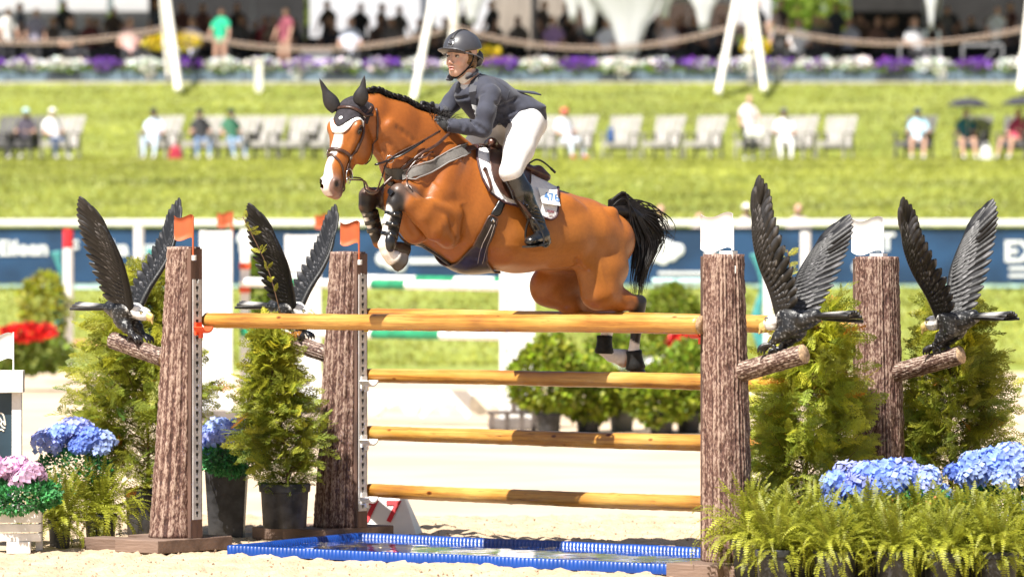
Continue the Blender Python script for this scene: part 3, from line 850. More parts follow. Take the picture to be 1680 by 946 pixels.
farA = [(757, 150, -.17, .045), (742, 168, -.22, .036), (728, 184, -.21, .030), (716, 184, -.14, .024), (704, 180, -.09, .018), (698, 178, -.07, .022)]
for A in (nearA, farA):
    B.cone(HL(782, 150, 0), HLB(*A[0][:3]), .045, .042, .03)
    for a, b in zip(A[:-1], A[1:]): B.cone(HLB(*a[:3]), HLB(*b[:3]), a[3], b[3], .02)
nearL = [(860, 207, .10, .080), (851, 245, .24, .080), (838, 282, .32, .050), (856, 315, .335, .040), (880, 364, .33, .026), (890, 385, .335, .024)]
farL = [(842, 200, -.11, .10), (790, 235, -.24, .080), (752, 268, -.31, .050), (768, 315, -.33, .040), (790, 362, -.33, .026), (798, 382, -.33, .024)]
for A in (nearL, farL):
    for a, b in zip(A[:-1], A[1:]): B.cone(HLB(*a[:3]), HLB(*b[:3]), a[3], b[3], .025)
    a = A[-1]; B.cone(HLB(*a[:3]), HLB(a[0] - 16, a[1] + 7, a[2] + .03 * (1 if a[2] > 0 else -1)), .022, .018, .015)
v, f, _, _ = B.mesh(); v = relax(v, f, 1, .4)
q = (v - np.array(C0)) @ rR
sk = np.array((.62, .39, .30)); c = np.tile(sk, (len(v), 1)) * (1 + .04 * vnoise(v, 30, 3))[:, None]
def spot(c, ctr, r, soft, col, amt):
    d = np.sqrt((((q - np.array(ctr)) / np.array(r)) ** 2).sum(1)); w = np.clip((1 - d) / soft, 0, 1) * amt
    return c * (1 - w[:, None]) + np.array(col) * w[:, None]
for sg in (1, -1):
    c = spot(c, (.08, sg * .04, -.04), (.035, .024, .022), 1, (.68, .27, .20), .6)
    c = spot(c, (.085, sg * .031, .017), (.03, .022, .0055), .5, (.16, .09, .05), .75)
    c = spot(c, (.09, sg * .031, .004), (.02, .018, .006), .4, (.10, .05, .035), .8)
    c = spot(c, (.105, sg * .009, -.051), (.012, .006, .004), .5, (.2, .08, .06), .8)
c = spot(c, (.105, 0, -.040), (.014, .014, .012), 1, (.68, .30, .22), .5)
c = spot(c, (.10, 0, -.066), (.022, .024, .0065), .5, (.60, .19, .17), .9); c = spot(c, (.10, 0, -.080), (.022, .020, .0075), .5, (.62, .21, .18), .9)
c = spot(c, (.095, 0, -.072), (.030, .014, .005), .5, (.10, .02, .02), 1)
link("body", mesh_np("body", v, f, [mat("skin", (1, 1, 1), .45, .05, 40, .05, 300, sss=.15, attr="col")], None, True, np.clip(c, 0, 1)), rider)
for sg in (1, -1):
    e = MB(); e.ball(RH(.0845, sg * .030, -.004), (.0115, .0115, .0085), 12); ey = e.build("eye", mat("eye_white", (.45, .40, .36), .2, .02), rider, True)
    e = MB(); cc_ = RH(.0925, sg * .030 - .001, -.003); e.ball(cc_, (.0068, .0068, .0062), 10); e.build("iris", mat("iris", (.05, .035, .025), .1, .1), ey, True)
# hair
H = Field(np.array(C0) - .16, np.array(C0) + .16, .005)
H.ell(RH(-.03, 0, -.015), (.08, .080, .075), .02, R=rR); H.ell(RH(-.075, 0, -.055), (.03, .045, .035), .02, R=rR)
for sg in (1, -1): H.cone(RH(.02, sg * .072, .02), RH(-.02, sg * .078, -.03), (.016, .01), (.025, .012), .015, u=rF)
H.cone(RH(.10, 0, -.03), RH(.06, 0, -.12), .055, .05, .01, cut=True)
v, f, _, _ = H.mesh(); link("hair", mesh_np("hair", v, f, [mat("hair_brown", (.16, .085, .03), .5, .5, 40, .5, 120, stretch=(1, 1, 6))]), rider)
# helmet
K = Field(np.array(RH(0, 0, .05)) - .24, np.array(RH(0, 0, .05)) + .24, .0045)
K.ell(RH(-.008, 0, .040), (.128, .106, .118), .01, R=rR)
K.plane_cut(RH(.10, 0, .022), -rU * 1.0 - rF * .20, .006)
K.cone(RH(-.085, -.05, .0), RH(-.085, .05, .0), (.035, .05), (.035, .05), .015, u=rF)
K.ell(RH(-.008, 0, .030), (.108, .086, .105), .004, R=rR, cut=True)
nrmv = (rU * 1.0 + rF * -.22).normalized()
Rv = np.array([(rF - nrmv * rF.dot(nrmv)).normalized(), rS, nrmv]).T
K.ell(RH(.098, 0, .024), (.070, .092, .0085), .008, R=Rv)
K.ell(RH(.03, 0, -.01), (.10, .078, .05), .004, R=rR, cut=True)
v, f, _, _ = K.mesh(); v = relax(v, f, 1, .5)
helmet = link("helmet", mesh_np("helmet", v, f, [mat("helmet_shell", (.050, .050, .058), .42, .05, 20, .06, 400, coat=.12)]), rider)
e = MB(); e.tube([RH(-.008 + .131 * math.cos(t_), .1095 * math.sin(t_), .026 - .012 * (1 - math.cos(t_)) * 1.6) for t_ in np.linspace(-2.2, 2.2, 40)], .0035, 6); e.build("rim", mat("helmet_rim", (.10, .10, .11), .3), helmet, True)
e = MB(); e.tube([RH(-.008 + .131 * math.cos(t_), .0, .040 + .121 * math.sin(t_)) for t_ in np.linspace(.5, 2.6, 30)], .012, 8, flat=.18, up=rU); e.build("centre_stripe", mat("helmet_matt", (.03, .03, .035), .5), helmet, True)
def onhel(az, u_, off=.0):
    uu = (u_ - .040) / .118; rr_ = math.sqrt(max(0, 1 - uu * uu)); return RH(-.008 + (.128 + off) * rr_ * math.cos(az), (.106 + off) * rr_ * math.sin(az), u_)
e = MB()
for P in ([(-.20, .095), (-.14, .052), (.14, .052), (.20, .095)],): e.tube([onhel(a_, u_, .003) for a_, u_ in P], .0028, 5)
e.build("badge_frame", mat("chrome", (.7, .7, .72), .2, metal=1), helmet, True)
e = MB(); e.tube([onhel(a_, .066, .002) for a_ in (-.12, 0, .12)], .006, 5); e.build("air_vent", M_black, helmet, True)
for sg in (1, -1):
    e = MB(); e.tube(cr([RH(.0, sg * .088, .015), RH(.012, sg * .078, -.04), RH(.035, sg * .052, -.088), RH(.058, sg * .018, -.122), RH(.062, 0, -.125)], 5), .0075, 6, flat=.5); e.build("chin_strap", M_neo, helmet, True)
    e = MB(); e.tube(cr([RH(-.065, sg * .082, .0), RH(-.02, sg * .080, -.045), RH(.02, sg * .064, -.070)], 5), .006, 6, flat=.5); e.build("rear_strap", M_neo, helmet, True)
# shirt collar
e = MB(); e.tube(cr([RH(-.02, 0, -.085), HL(776, 134, .0)], 4), [.053, .055, .057, .058, .058], 18, False); e.tube([HL(768, 136, .02), HL(776, 155, .01), HL(784, 178, .0)], [.05, .06, .06], 10)
e.build("shirt", M_white, rider, True)
# jacket
J = Field((-.35, -.40, 2.05), (.62, .42, 2.96), .006)
J.chain([(HL(786, 148), .150, .090), (HL(806, 160), .150, .104), (HL(830, 176), .130, .100), (HL(852, 186), .150, .102), (HL(860, 190), .155, .092)], .05)
J.cone(HL(768, 160, .0), HL(795, 196, .0), (.10, .06), (.10, .05), .05)
for A, r in ((nearA, (.060, .056, .048, .045, .041)), (farA, (.060, .056, .048, .044, .041))):
    J.cone(HL(782, 146, 0), HLB(*A[0][:3]), .062, .058, .04)
    for i in range(4): J.cone(HLB(*A[i][:3]), HLB(*A[i + 1][:3]), r[i], r[i + 1], .018)
J.cone(HL(846, 178, 0), HL(877, 176, .03), (.18, .05), (.13, .020), .03)
J.cone(HL(838, 196, .10), HL(864, 196, .14), (.06, .06), (.05, .02), .03)
wr = lambda a, b, r: J.cone(a, b, r, r * .7, .010, cut=True)     # folds pressed into the cloth
for (x0, y0, l0, x1, y1, l1, r) in ((800, 152, .23, 778, 178, .27, .006), (783, 198, .26, 800, 218, .27, .006), (776, 194, .22, 790, 216, .25, .005), (812, 170, .24, 840, 190, .2, .007), (815, 190, .2, 850, 205, .2, .007), (822, 160, .20, 855, 182, .2, .006), (832, 200, .18, 862, 188, .2, .006), (765, 196, .19, 768, 217, .19, .005), (752, 195, .15, 754, 215, .15, .005), (826, 176, .2, 846, 160, .1, .006)):
    q0 = HL(x0, y0, l0); q1 = HL(x1, y1, l1)
    # press along the surface found by marching from the camera side
    P = []
    for t_ in np.linspace(0, 1, 5):
        p = np.array(q0.lerp(q1, t_)); g = np.round((p + np.array((0, .10, 0)) - J.lo) / J.h).astype(int)
        yy = g[1]
        while yy > 1 and J.d[min(max(g[0], 0), J.n[0] - 1), min(yy, J.n[1] - 1), min(max(g[2], 0), J.n[2] - 1)] > 0: yy -= 1
        P.append(Vector((p[0], J.lo[1] + yy * J.h + .002, p[2])))
    for a, b in zip(P[:-1], P[1:]): J.cone(a, b, r, r, .014, cut=True)
J.cone(RH(-.02, 0, -.06), HL(777, 142, 0), .058, .066, .006, cut=True)
J.cone(HL(766, 140, .02), HL(778, 160, .01), (.035, .045), (.012, .03), .006, cut=True)
for A in (nearA, farA):
    d = (HLB(*A[5][:3]) - HLB(*A[3][:3])).normalized(); p = HLB(*A[4][:3])
    J.cone(p + d * .004, p + d * .05, (.034, .034), (.033, .033), .003, cut=True)
v, f, _, _ = J.mesh(); v = relax(v, f, 1, .4)
M_jack = mat("jacket_cloth", (.028, .031, .050), .82, .12, 20, .12, 260, sheen=.15)
M_jdark = mat("jacket_collar", (.022, .024, .036), .65, .12, 20, .1, 260, sheen=.3)
jacket = link("jacket", mesh_np("jacket", v, f, [M_jack]), rider)
JB = BVHTree.FromPolygons([Vector(p) for p in v], [list(map(int, x)) for x in f])
def jhit(px, py, off=0):
    o = HMI @ CAM; d = (R3 @ Vector(((px - 840) / FPX, 1, (HOR - py) / FPX))).normalized()
    loc, n, i, t = JB.ray_cast(o, d)
    if loc is None: loc, n, i, t = JB.find_nearest(HL(px, py, 0))
    return loc + n * off, n
def patch(lst, m, name, off=.004, th=.004):
    """quad strip of cloth on the jacket: list of (left point, right point)"""
    e = MB(); vs = []
    for a, b in lst:
        pa, na = jhit(*a, off); pb, nb = jhit(*b, off); vs += [pa, pb, pb + nb * th, pa + na * th]
    n = len(lst)
    e.add(vs, [[i * 4 + k, i * 4 + (k + 1) % 4, i * 4 + 4 + (k + 1) % 4, i * 4 + 4 + k] for i in range(n - 1) for k in range(4)] + [[3, 2, 1, 0], [(n - 1) * 4 + k for k in range(4)]])
    return e.build(name, m, jacket, True, autos=.8)
# collar stand and lapels
e = MB(); pts = [RH(.02, .06, -.125), RH(-.02, .078, -.10), RH(-.075, .05, -.075), RH(-.09, 0, -.07), RH(-.075, -.05, -.075), RH(-.02, -.075, -.10), RH(.03, -.055, -.135)]
e.tube(cr(pts, 5), .022, 8, flat=.35, up=rU); e.build("collar", M_jdark, jacket, True)
patch([((777, 124), (791, 112)), ((772, 138), (785, 128)), ((770, 152), (782, 150)), ((774, 170), (782, 172)), ((779, 186), (783, 188))], M_jdark, "lapel")

e = MB()
for a, b in (((791, 112), (836, 146)), ((836, 146), (828, 172))):
    e.tube([jhit(a[0] + (b[0] - a[0]) * t_, a[1] + (b[1] - a[1]) * t_ + 2, .0005)[0] for t_ in np.linspace(.05, .95, 12)], .0016, 4)
e.build("seam", M_jdark, jacket, True)
e = MB(); 
L_ = [HL(838, 150, .09), HL(862, 153, .10), HL(888, 157, .09)]; R_ = [HL(828, 143, -.09), HL(852, 150, -.09), HL(876, 152, -.08)]
vs = []
for a, b in zip(cr(L_, 4), cr(R_, 4)): vs += [a, b, b + Vector((0, 0, .008)), a + Vector((0, 0, .008))]
n = len(vs) // 4
e.add(vs, [[i * 4 + k, i * 4 + (k + 1) % 4, i * 4 + 4 + (k + 1) % 4, i * 4 + 4 + k] for i in range(n - 1) for k in range(4)] + [[3, 2, 1, 0], [(n - 1) * 4 + k for k in range(4)]])
e.build("vent_flap", M_jack, jacket, True, autos=.8)
# breeches
Q = Field((-.40, -.48, 1.84), (.40, .50, 2.85), .007)
Q.cone(HL(850, 200, 0), HL(860, 202, 0), (.16, .11), (.15, .11), .04)
for A in (nearL, farL):
    r = (.114, .085, .064); A = [(862, 206, .11, .1)] + A[1:] if A is nearL else A
    for i in range(2): Q.cone(HLB(*A[i][:3]), HLB(*A[i + 1][:3]), r[i], r[i + 1], .035)
    a, b = HLB(*A[2][:3]), HLB(*A[3][:3]); Q.cone(a, a.lerp(b, .35), .064, .056, .02)
v, f, _, _ = Q.mesh(); v = relax(v, f, 1, .4)
link("breeches", mesh_np("breeches", v, f, [mat("breeches_white", (.70, .68, .66), .7, .03, 20, .15, 90)]), rider)
# boots and gloves
for A in (nearL, farL):
    sg = 1 if A[2][2] > 0 else -1
    bt = Field(np.array(HLB(*A[4][:3])) - [.22, .17, .22], np.array(HLB(*A[2][:3])) + [.26, .2, .12], .0055)
    a, b = HLB(*A[2][:3]), HLB(*A[3][:3]); top = a.lerp(b, .12)
    bt.chain([(top, .060, .064), (b, .058, .062), (HLB(*A[4][:3]), .042, .046), (HLB(*A[5][:3]), .040, .044)], .02)
    an = HLB(A[5][0], A[5][1] + 3, A[5][2]); toe = HLB(A[5][0] - 20, A[5][1] + 10, A[5][2] + .05 * sg)
    bt.cone(an, toe, (.036, .036), (.038, .026), .02)
    bt.cone(an + Vector((-.025, 0, -.02)), an + Vector((-.02, 0, -.035)), .03, .03, .01)
    if sg > 0:
        for y in range(5):
            t_ = y / 4; c_ = HLB(*A[4][:3]).lerp(HLB(*A[3][:3]), .05 + .5 * t_); bt.cone(c_ + Vector((.05, .03, 0)), c_ + Vector((-.05, .045, -.02)), .004, .004, .012, cut=True)
    v, f, _, _ = bt.mesh(); v = relax(v, f, 1, .4)
    bo = link("riding_boot", mesh_np("riding_boot", v, f, [mat("boot_black", (.012, .012, .013), .22, .2, 30, .12, 60, coat=.5)]), rider)
    e = MB(); ax = (toe - an).normalized(); e.bar(an - ax * .04 + Vector((0, 0, -.042)), toe + ax * .034 + Vector((0, 0, -.028)), .07, .010); e.build("sole", M_black, bo)
    # stirrup: iron, tread, leather
    ir = empty("stirrup", parent=horse)
    c_ = an.lerp(toe, .62); side = Vector((0, 1, 0)) - ax * ax.y; side.normalize(); up = side.cross(ax); up = -up if up.z < 0 else up
    e = MB(); e.tube(cr([c_ - side * .056 - up * .034, c_ - side * .060 + up * .03, c_ - side * .028 + up * .105, c_ + up * .125, c_ + side * .028 + up * .105, c_ + side * .060 + up * .03, c_ + side * .056 - up * .034], 5), .0065, 8); e.build("iron", mat("dark_iron", (.05, .05, .055), .3, metal=.8), ir, True)
    e = MB(); e.bar(c_ - side * .058 - up * .036, c_ + side * .058 - up * .036, .05, .012, up); e.build("tread", M_black, ir)
    e = MB(); P = [c_ + up * .125, c_.lerp(HLB(A[3][0] - 14, A[3][1] + 2, A[3][2] + .02 * sg), .6) + up * .06, HLB(A[2][0] - 2, A[2][1] + 22, A[2][2] - .03 * sg), HLB(A[2][0] - 6, A[2][1] - 10, .24 * sg)]
    e.tube(cr(P, 5), .013, 6, flat=.3, up=(0, 1, 0)); e.build("stirrup_leather", M_leath, ir, True)
for A, sg in ((nearA, 1), (farA, -1)):
    w = HLB(*A[4][:3]); hnd = HLB(*A[5][:3]); ax = (hnd - w).normalized(); lat = Vector((0, 1, 0)) - ax * ax.y; lat.normalize(); up = ax.cross(lat); up = up if up.z > 0 else -up
    G = Field(np.array(hnd) - .13, np.array(hnd) + .14, .0036)
    def gp(x, y, z): return w + ax * x + lat * (y * sg) + up * z
    G.cone(gp(-.035, 0, 0), gp(.025, 0, 0), (.027, .031), (.024, .030), .01, u=lat)
    G.cone(gp(.03, 0, .005), gp(.068, .004, .0), (.020, .036), (.018, .038), .012, u=lat)
    fg = [(.030, .0115, 1.0), (.010, .012, 1.1), (-.011, .0115, 1.02), (-.030, .010, .82)]
    if sg > 0:
        for z, r, L in fg:
            G.chain([(gp(.070, .010, z), r, r), (gp(.070 + .030 * L, .002, z * 1.05 - .004), r, r), (gp(.066 + .028 * L, -.030, z * 1.0 - .008), r * .92, r * .92), (gp(.045, -.034, z - .008), r * .85, r * .85)], .004)
        G.chain([(gp(.018, -.008, .030), .014, .014), (gp(.055, -.012, .046), .012, .012), (gp(.084, -.018, .044), .0105, .0105)], .006)
    else:
        for z, r, L in fg:
            G.chain([(gp(.068, .0, z), r, r), (gp(.068 + .035 * L, -.006, z * 1.2 - .012), r, r), (gp(.072 + .05 * L, -.010, z * 1.3 - .045), r * .9, r * .9), (gp(.068 + .045 * L, -.012, z * 1.3 - .066), r * .8, r * .8)], .004)
        G.chain([(gp(.015, -.03, .02), .014, .014), (gp(.050, -.045, .030), .012, .012), (gp(.078, -.050, .022), .0105, .0105)], .006)
    v, f, _, _ = G.mesh()
    gl = link("glove", mesh_np("glove", v, f, [mat("glove_black", (.016, .016, .018), .55, .3, 60, .3, 160)]), rider)
# ================================================================== THE JUMP
RD = Vector((.792, -.61, 0)).normalized(); ND = Vector((-RD.y, RD.x, 0))     # along the rails, and away from the camera
RRZ = math.atan2(RD.y, RD.x)
def bark_mat(name, brown, pale, ang=0):
    m = bpy.data.materials.new(name); m.use_nodes = True; nt = m.node_tree; N = nt.nodes; L = nt.links; b = N["Principled BSDF"]
    b.inputs["Roughness"].default_value = .62
    tc = N.new("ShaderNodeTexCoord"); at = N.new("ShaderNodeAttribute"); at.attribute_name = "col"
    def noise(sc, st, det=6, ro=.6):
        mp = N.new("ShaderNodeMapping"); mp.inputs["Scale"].default_value = st; L.new(tc.outputs["Object"], mp.inputs[0])
        n = N.new("ShaderNodeTexNoise"); n.inputs["Scale"].default_value = sc; n.inputs["Detail"].default_value = det; n.inputs["Roughness"].default_value = ro
        L.new(mp.outputs[0], n.inputs[0]); return n.outputs[0]
    def mth(op, a, b_=None, c_=None):
        n = N.new("ShaderNodeMath"); n.operation = op
        for i, x in enumerate((a, b_, c_)):
            if x is None: continue
            if isinstance(x, (int, float)): n.inputs[i].default_value = x
            else: L.new(x, n.inputs[i])
        return n.outputs[0]
    big = noise(26, (1, 1, .10) if ang == 0 else (.10, 1, 1)); fine = noise(105, (1, 1, .42) if ang == 0 else (.42, 1, 1), 3, .7)
    sepn = N.new("ShaderNodeSeparateColor"); L.new(at.outputs[0], sepn.inputs[0])
    s = mth('ADD', mth('MULTIPLY', sepn.outputs[0], .36), mth('ADD', mth('MULTIPLY', big, .42), mth('MULTIPLY', fine, .92)))
    rp = N.new("ShaderNodeValToRGB"); rp.color_ramp.elements[0].position = .83; rp.color_ramp.elements[0].color = (*brown, 1)
    rp.color_ramp.elements[1].position = 1.10; rp.color_ramp.elements[1].color = (*pale, 1)
    e = rp.color_ramp.elements.new(.70); e.color = (brown[0] * .35, brown[1] * .3, brown[2] * .3, 1)
    L.new(s, rp.inputs[0]); L.new(rp.outputs[0], b.inputs["Base Color"])
    bp = N.new("ShaderNodeBump"); bp.inputs["Strength"].default_value = .32; bp.inputs["Distance"].default_value = .006
    L.new(s, bp.inputs["Height"]); L.new(bp.outputs[0], b.inputs["Normal"]); return m
M_bark = bark_mat("log_brown", (.125, .058, .042), (.38, .27, .21))
M_bark2 = bark_mat("log_branch", (.095, .045, .030), (.42, .33, .27), 1)
M_bend = mat("log_end", (.40, .27, .16), .7, .3, 60, .3, 90)
M_board = mat("weathered_board", (.09, .055, .04), .75, .45, 10, .6, 60, stretch=(.15, 1, 1), col2=(.24, .16, .12), thr=(.3, .75))
M_timber = mat("timber_brown", (.10, .055, .04), .7, .4, 20, .4, 50, stretch=(1, 1, .1))
M_track = mat("track_white", (.50, .48, .46), .45, .15, 12, .1, 60)
M_slot = mat("slot_black", (.012, .012, .012), .6)

def log_mesh(name, R0, R1, H, n=132, mrows=90, amp=.012, seed=1, straight=0.0, m=None, axis='z'):
    th = np.linspace(0, 2 * np.pi, n, endpoint=False); z = np.linspace(0, H, mrows)
    T, Z = np.meshgrid(th, z); r = np.random.default_rng(seed)
    rad = R0 + (R1 - R0) * (Z / H) ** .9
    d = np.zeros_like(T)
    for k in range(7):
        f_ = int(r.integers(7, 26)); d += np.abs(np.sin((f_ * T + r.uniform(0, 6) + .5 * np.sin(Z * r.uniform(1, 4) + r.uniform(0, 6))) / 1.0)) * r.uniform(.5, 1)
    d = d / 4.2; d += .30 * r.normal(size=T.shape) * .35 + .12 * np.sin(Z * 37 + 4 * np.sin(3 * T)) * np.sin(5 * T + Z * 11)
    d -= d.mean()
    rr = rad + amp * d * 1.6
    X = rr * np.cos(T) + straight * (R0 - rad); Y = rr * np.sin(T)
    v = np.stack([X, Y, Z], 2).reshape(-1, 3); c = np.clip(.5 + d * 1.1, 0, 1).reshape(-1)
    i = np.arange(mrows - 1)[:, None] * n; j = np.arange(n)[None]; j2 = (j + 1) % n
    F_ = np.stack([i + j, i + j2, i + n + j2, i + n + j], 2).reshape(-1, 4)
    top = len(v); v = np.concatenate([v, [[straight * (R0 - R1), 0, H * 1.003]], [[0, 0, 0]]])
    base = (mrows - 1) * n
    f3 = [[base + k, base + (k + 1) % n, top] for k in range(n)] + [[(k + 1) % n, k, top + 1] for k in range(n)]
    if axis == 'x': v = v[:, [2, 1, 0]] * np.array([1, -1, 1])
    faces = F_.tolist() + f3
    mi = [0] * len(F_) + [1] * (2 * n)
    cols = np.repeat(np.concatenate([c, [.6, .6]])[:, None], 3, 1)
    return mesh_np(name, v, faces, [m or M_bark, M_bend if axis == 'x' else (m or M_bark)], mi, True, cols)

def flag_mesh(m):
    e = MB(); nx, nz = 10, 4; w, h = .145, .135; vs = []
    for s in (0, 1):
        for i in range(nx + 1):
            for j in range(nz + 1):
                x = w * i / nx; vs.append((-x, .012 * math.sin(i / nx * 6) + (.002 if s else -.002), h * j / nz + .011 * math.sin(i / nx * 6.2 + .4)))
    f = []
    K_ = (nx + 1) * (nz + 1)
    for i in range(nx):
        for j in range(nz):
            a = i * (nz + 1) + j; q = [a, a + nz + 1, a + nz + 2, a + 1]; f.append(q); f.append([x + K_ for x in q[::-1]])
    rim = [i * (nz + 1) for i in range(nx + 1)] + [nx * (nz + 1) + j for j in range(1, nz + 1)] + [i * (nz + 1) + nz for i in range(nx - 1, -1, -1)] + [j for j in range(nz - 1, 0, -1)]
    for a, b in zip(rim, rim[1:] + rim[:1]): f.append([a, a + K_, b + K_, b][::-1])
    e.add(vs, f); return e
M_oflag = mat("flag_orange", (.60, .14, .05), .5, .06, 8, trans=.25)
M_wflag = mat("flag_white", (.85, .84, .83), .5, .03, 8, trans=.25)
M_orange = mat("cup_orange", (.75, .09, .03), .35)
M_cup = mat("cup_white", (.75, .73, .70), .4)
M_yel = mat("cup_yellow", (.75, .48, .05), .4)

def cup(m, parent, z, sgn, yoff=0):
    e = MB()
    e.box((0, 0, 0), (.012, .05, .075))
    n = 8; vs = []
    for x in (.006, .075):
        for r in (.056, .046):
            for i in range(n + 1):
                a = math.pi + math.pi * (.12 + .76 * i / n); vs.append((x, math.cos(a) * r, .030 + math.sin(a) * r))
    q = n + 1; f = []
    for i in range(n):
        f += [[i, i + 1, 2 * q + i + 1, 2 * q + i], [q + i + 1, q + i, 3 * q + i, 3 * q + i + 1], [i + 1, i, q + i, q + i + 1], [2 * q + i, 2 * q + i + 1, 3 * q + i + 1, 3 * q + i]]
    f += [[0, 2 * q, 3 * q, q], [n, q + n, 3 * q + n, 2 * q + n]]
    e.add(vs, f); e.tube([(.02, 0, -.012), (.02, 0, -.055)], .014, 8)
    o = e.build("jump_cup", m, parent, autos=.6); o.location = (sgn * .0, yoff, z); 
    if sgn < 0: o.rotation_euler = (0, 0, math.pi)
    return o

def standard(px, pybase, Y, H, R0, R1, sgn, label, flagm, cups, seed, stub, track=(.12, 1.42), flagoff=.0, base=True):
    """sgn +1: rails leave towards +x of the local frame"""
    o = empty("jump_standard", WG(px, Y), RRZ, label, "jump stand", "log jump stands")
    zb = .085
    lm = log_mesh("log", R0, R1, H - zb, seed=seed, straight=sgn)
    l = link("log", lm, o, (0, 0, zb))
    xi = sgn * (R0 + .018)
    xi = sgn * (R0 - .012)
    e = MB(); e.box((xi, 0, zb + (H - zb) * .5 - .004), (.045, .105, H - zb - .012)); e.build("timber", M_timber, o, bevel=.004)
    # track: plates on the face that looks at the camera, keyholes between the webs
    x0, w = xi + sgn * .026, .074; z0, z1 = track; y = 0
    e = MB()
    for s in (-1, 1): e.box((x0, s * (w / 2 - .012), (z0 + z1) / 2), (.006, .024, z1 - z0))
    k = int((z1 - z0) / .049)
    for i in range(k + 1):
        zc = z0 + .008 + i * .049
        e.box((x0, 0, zc), (.006, w - .048, .016))
        for s in (-1, 1): e.box((x0, s * .0105, zc + .0155), (.006, .006, .016))
    e.build("track", M_track, o)
    e = MB(); e.box((x0 - sgn * .0045, 0, (z0 + z1) / 2), (.003, w - .004, z1 - z0)); e.build("track_backing", M_slot, o)
    if flagm is not None:
        fx = x0 - .0
        fo = empty("flag", (fx, -.035, H - .02) if sgn > 0 else (flagoff, -.03, H - .02), parent=o)
        if sgn < 0: fo.scale = (1.45, 1, 1.42)
        e = MB(); e.tube([(0, 0, -.04 if sgn > 0 else .03), (0, 0, .20 if sgn > 0 else .15)], .0055, 8); e.build("flag_pole", flagm, fo)
        e = flag_mesh(flagm); c = e.build("flag_cloth", flagm, fo, True); c.location = (0, 0, .065 if sgn > 0 else .03)
        if sgn < 0: e = MB(); e.box((-.02, 0, .012), (.06, .05, .03)); e.build("flag_block", M_cup, fo); continue_ = 1
        e = MB(); e.box((0, .002, -.045), (.032, .02, .03)); e.build("flag_socket", M_cup, fo, bevel=.002)
    for z, m in cups: cup(m, o, z, sgn).location = (x0 + sgn * .010, 0, z)
    if base:
        e = MB(); e.box((-sgn * .16, -.20, .045), (.62, .17, .075)); e.build("base_board", M_board, o, bevel=.006)
        e = MB(); e.box((-sgn * .16, .17, .043), (.60, .17, .073)); e.build("base_board", M_board, o, bevel=.006)
        e = MB(); e.box((0, -.015, .048), (.34, .66, .077)); e.build("base_board", M_board, o, bevel=.006)
        e = MB(); e.box((-sgn * .40, -.20, .004), (.08, .16, .012)); e.build("base_foot", M_board, o)
    zs, Ls, rs = stub
    b = link("branch", log_mesh("branch", rs, rs * .96, Ls, n=64, mrows=44, amp=.005, seed=seed + 40, m=M_bark2, axis='x'), o)
    xa = -sgn * (R0 * .55)
    b.location = (xa, 0, zs); b.rotation_euler = (0, math.radians(-14 if sgn < 0 else -166), 0)
    return o, (lambda t: WG(px, Y) + RD * (xa - sgn * Ls * t * math.cos(math.radians(14))) + Vector((0, 0, zs + Ls * t * math.sin(math.radians(14)) + rs)))

def zof(py, Y): return CAMH + (HOR - py) * Y / FPX
YFL, YFR, YRL, YRR = 27.15, 24.95, 28.25, 26.05
S1, br1 = standard(288, 880, YFL, zof(405, YFL), .155, .092, 1, "log jump stand nearest the left edge, with an orange flag and an orange cup", M_oflag, [(zof(526, YFL) - .045, M_orange)], 3, (zof(588, YFL), .43, .052), track=(zof(850, YFL), zof(458, YFL)))
S2, br2 = standard(558, 868, YRL, zof(413, YRL), .165, .105, 1, "log jump stand with an orange flag beside the white number seven sign", M_oflag, [(zof(517, YRL) - .045, M_yel), (zof(614, YRL) - .045, M_cup), (zof(710, YRL) - .045, M_cup), (zof(804, YRL) - .045, M_cup)], 11, (zof(582, YRL), .43, .052), track=(zof(836, YRL), zof(450, YRL)))
S3, br3 = standard(1195, 932, YFR, zof(417, YFR), .140, .108, -1, "tall log jump stand in front of the horse's tail, right end of the top rail", M_wflag, [(zof(533, YFR) - .05, M_orange)], 19, (zof(610, YFR), .43, .055), track=(zof(900, YFR), zof(470, YFR)), flagoff=.05)
S4, br4 = standard(1446, 900, YRR, zof(421, YRR), .150, .120, -1, "log jump stand half hidden by evergreens between the two right eagles", M_wflag, [], 27, (zof(612, YRR), .46, .052), track=(zof(860, YRR), zof(470, YRR)), flagoff=.03)
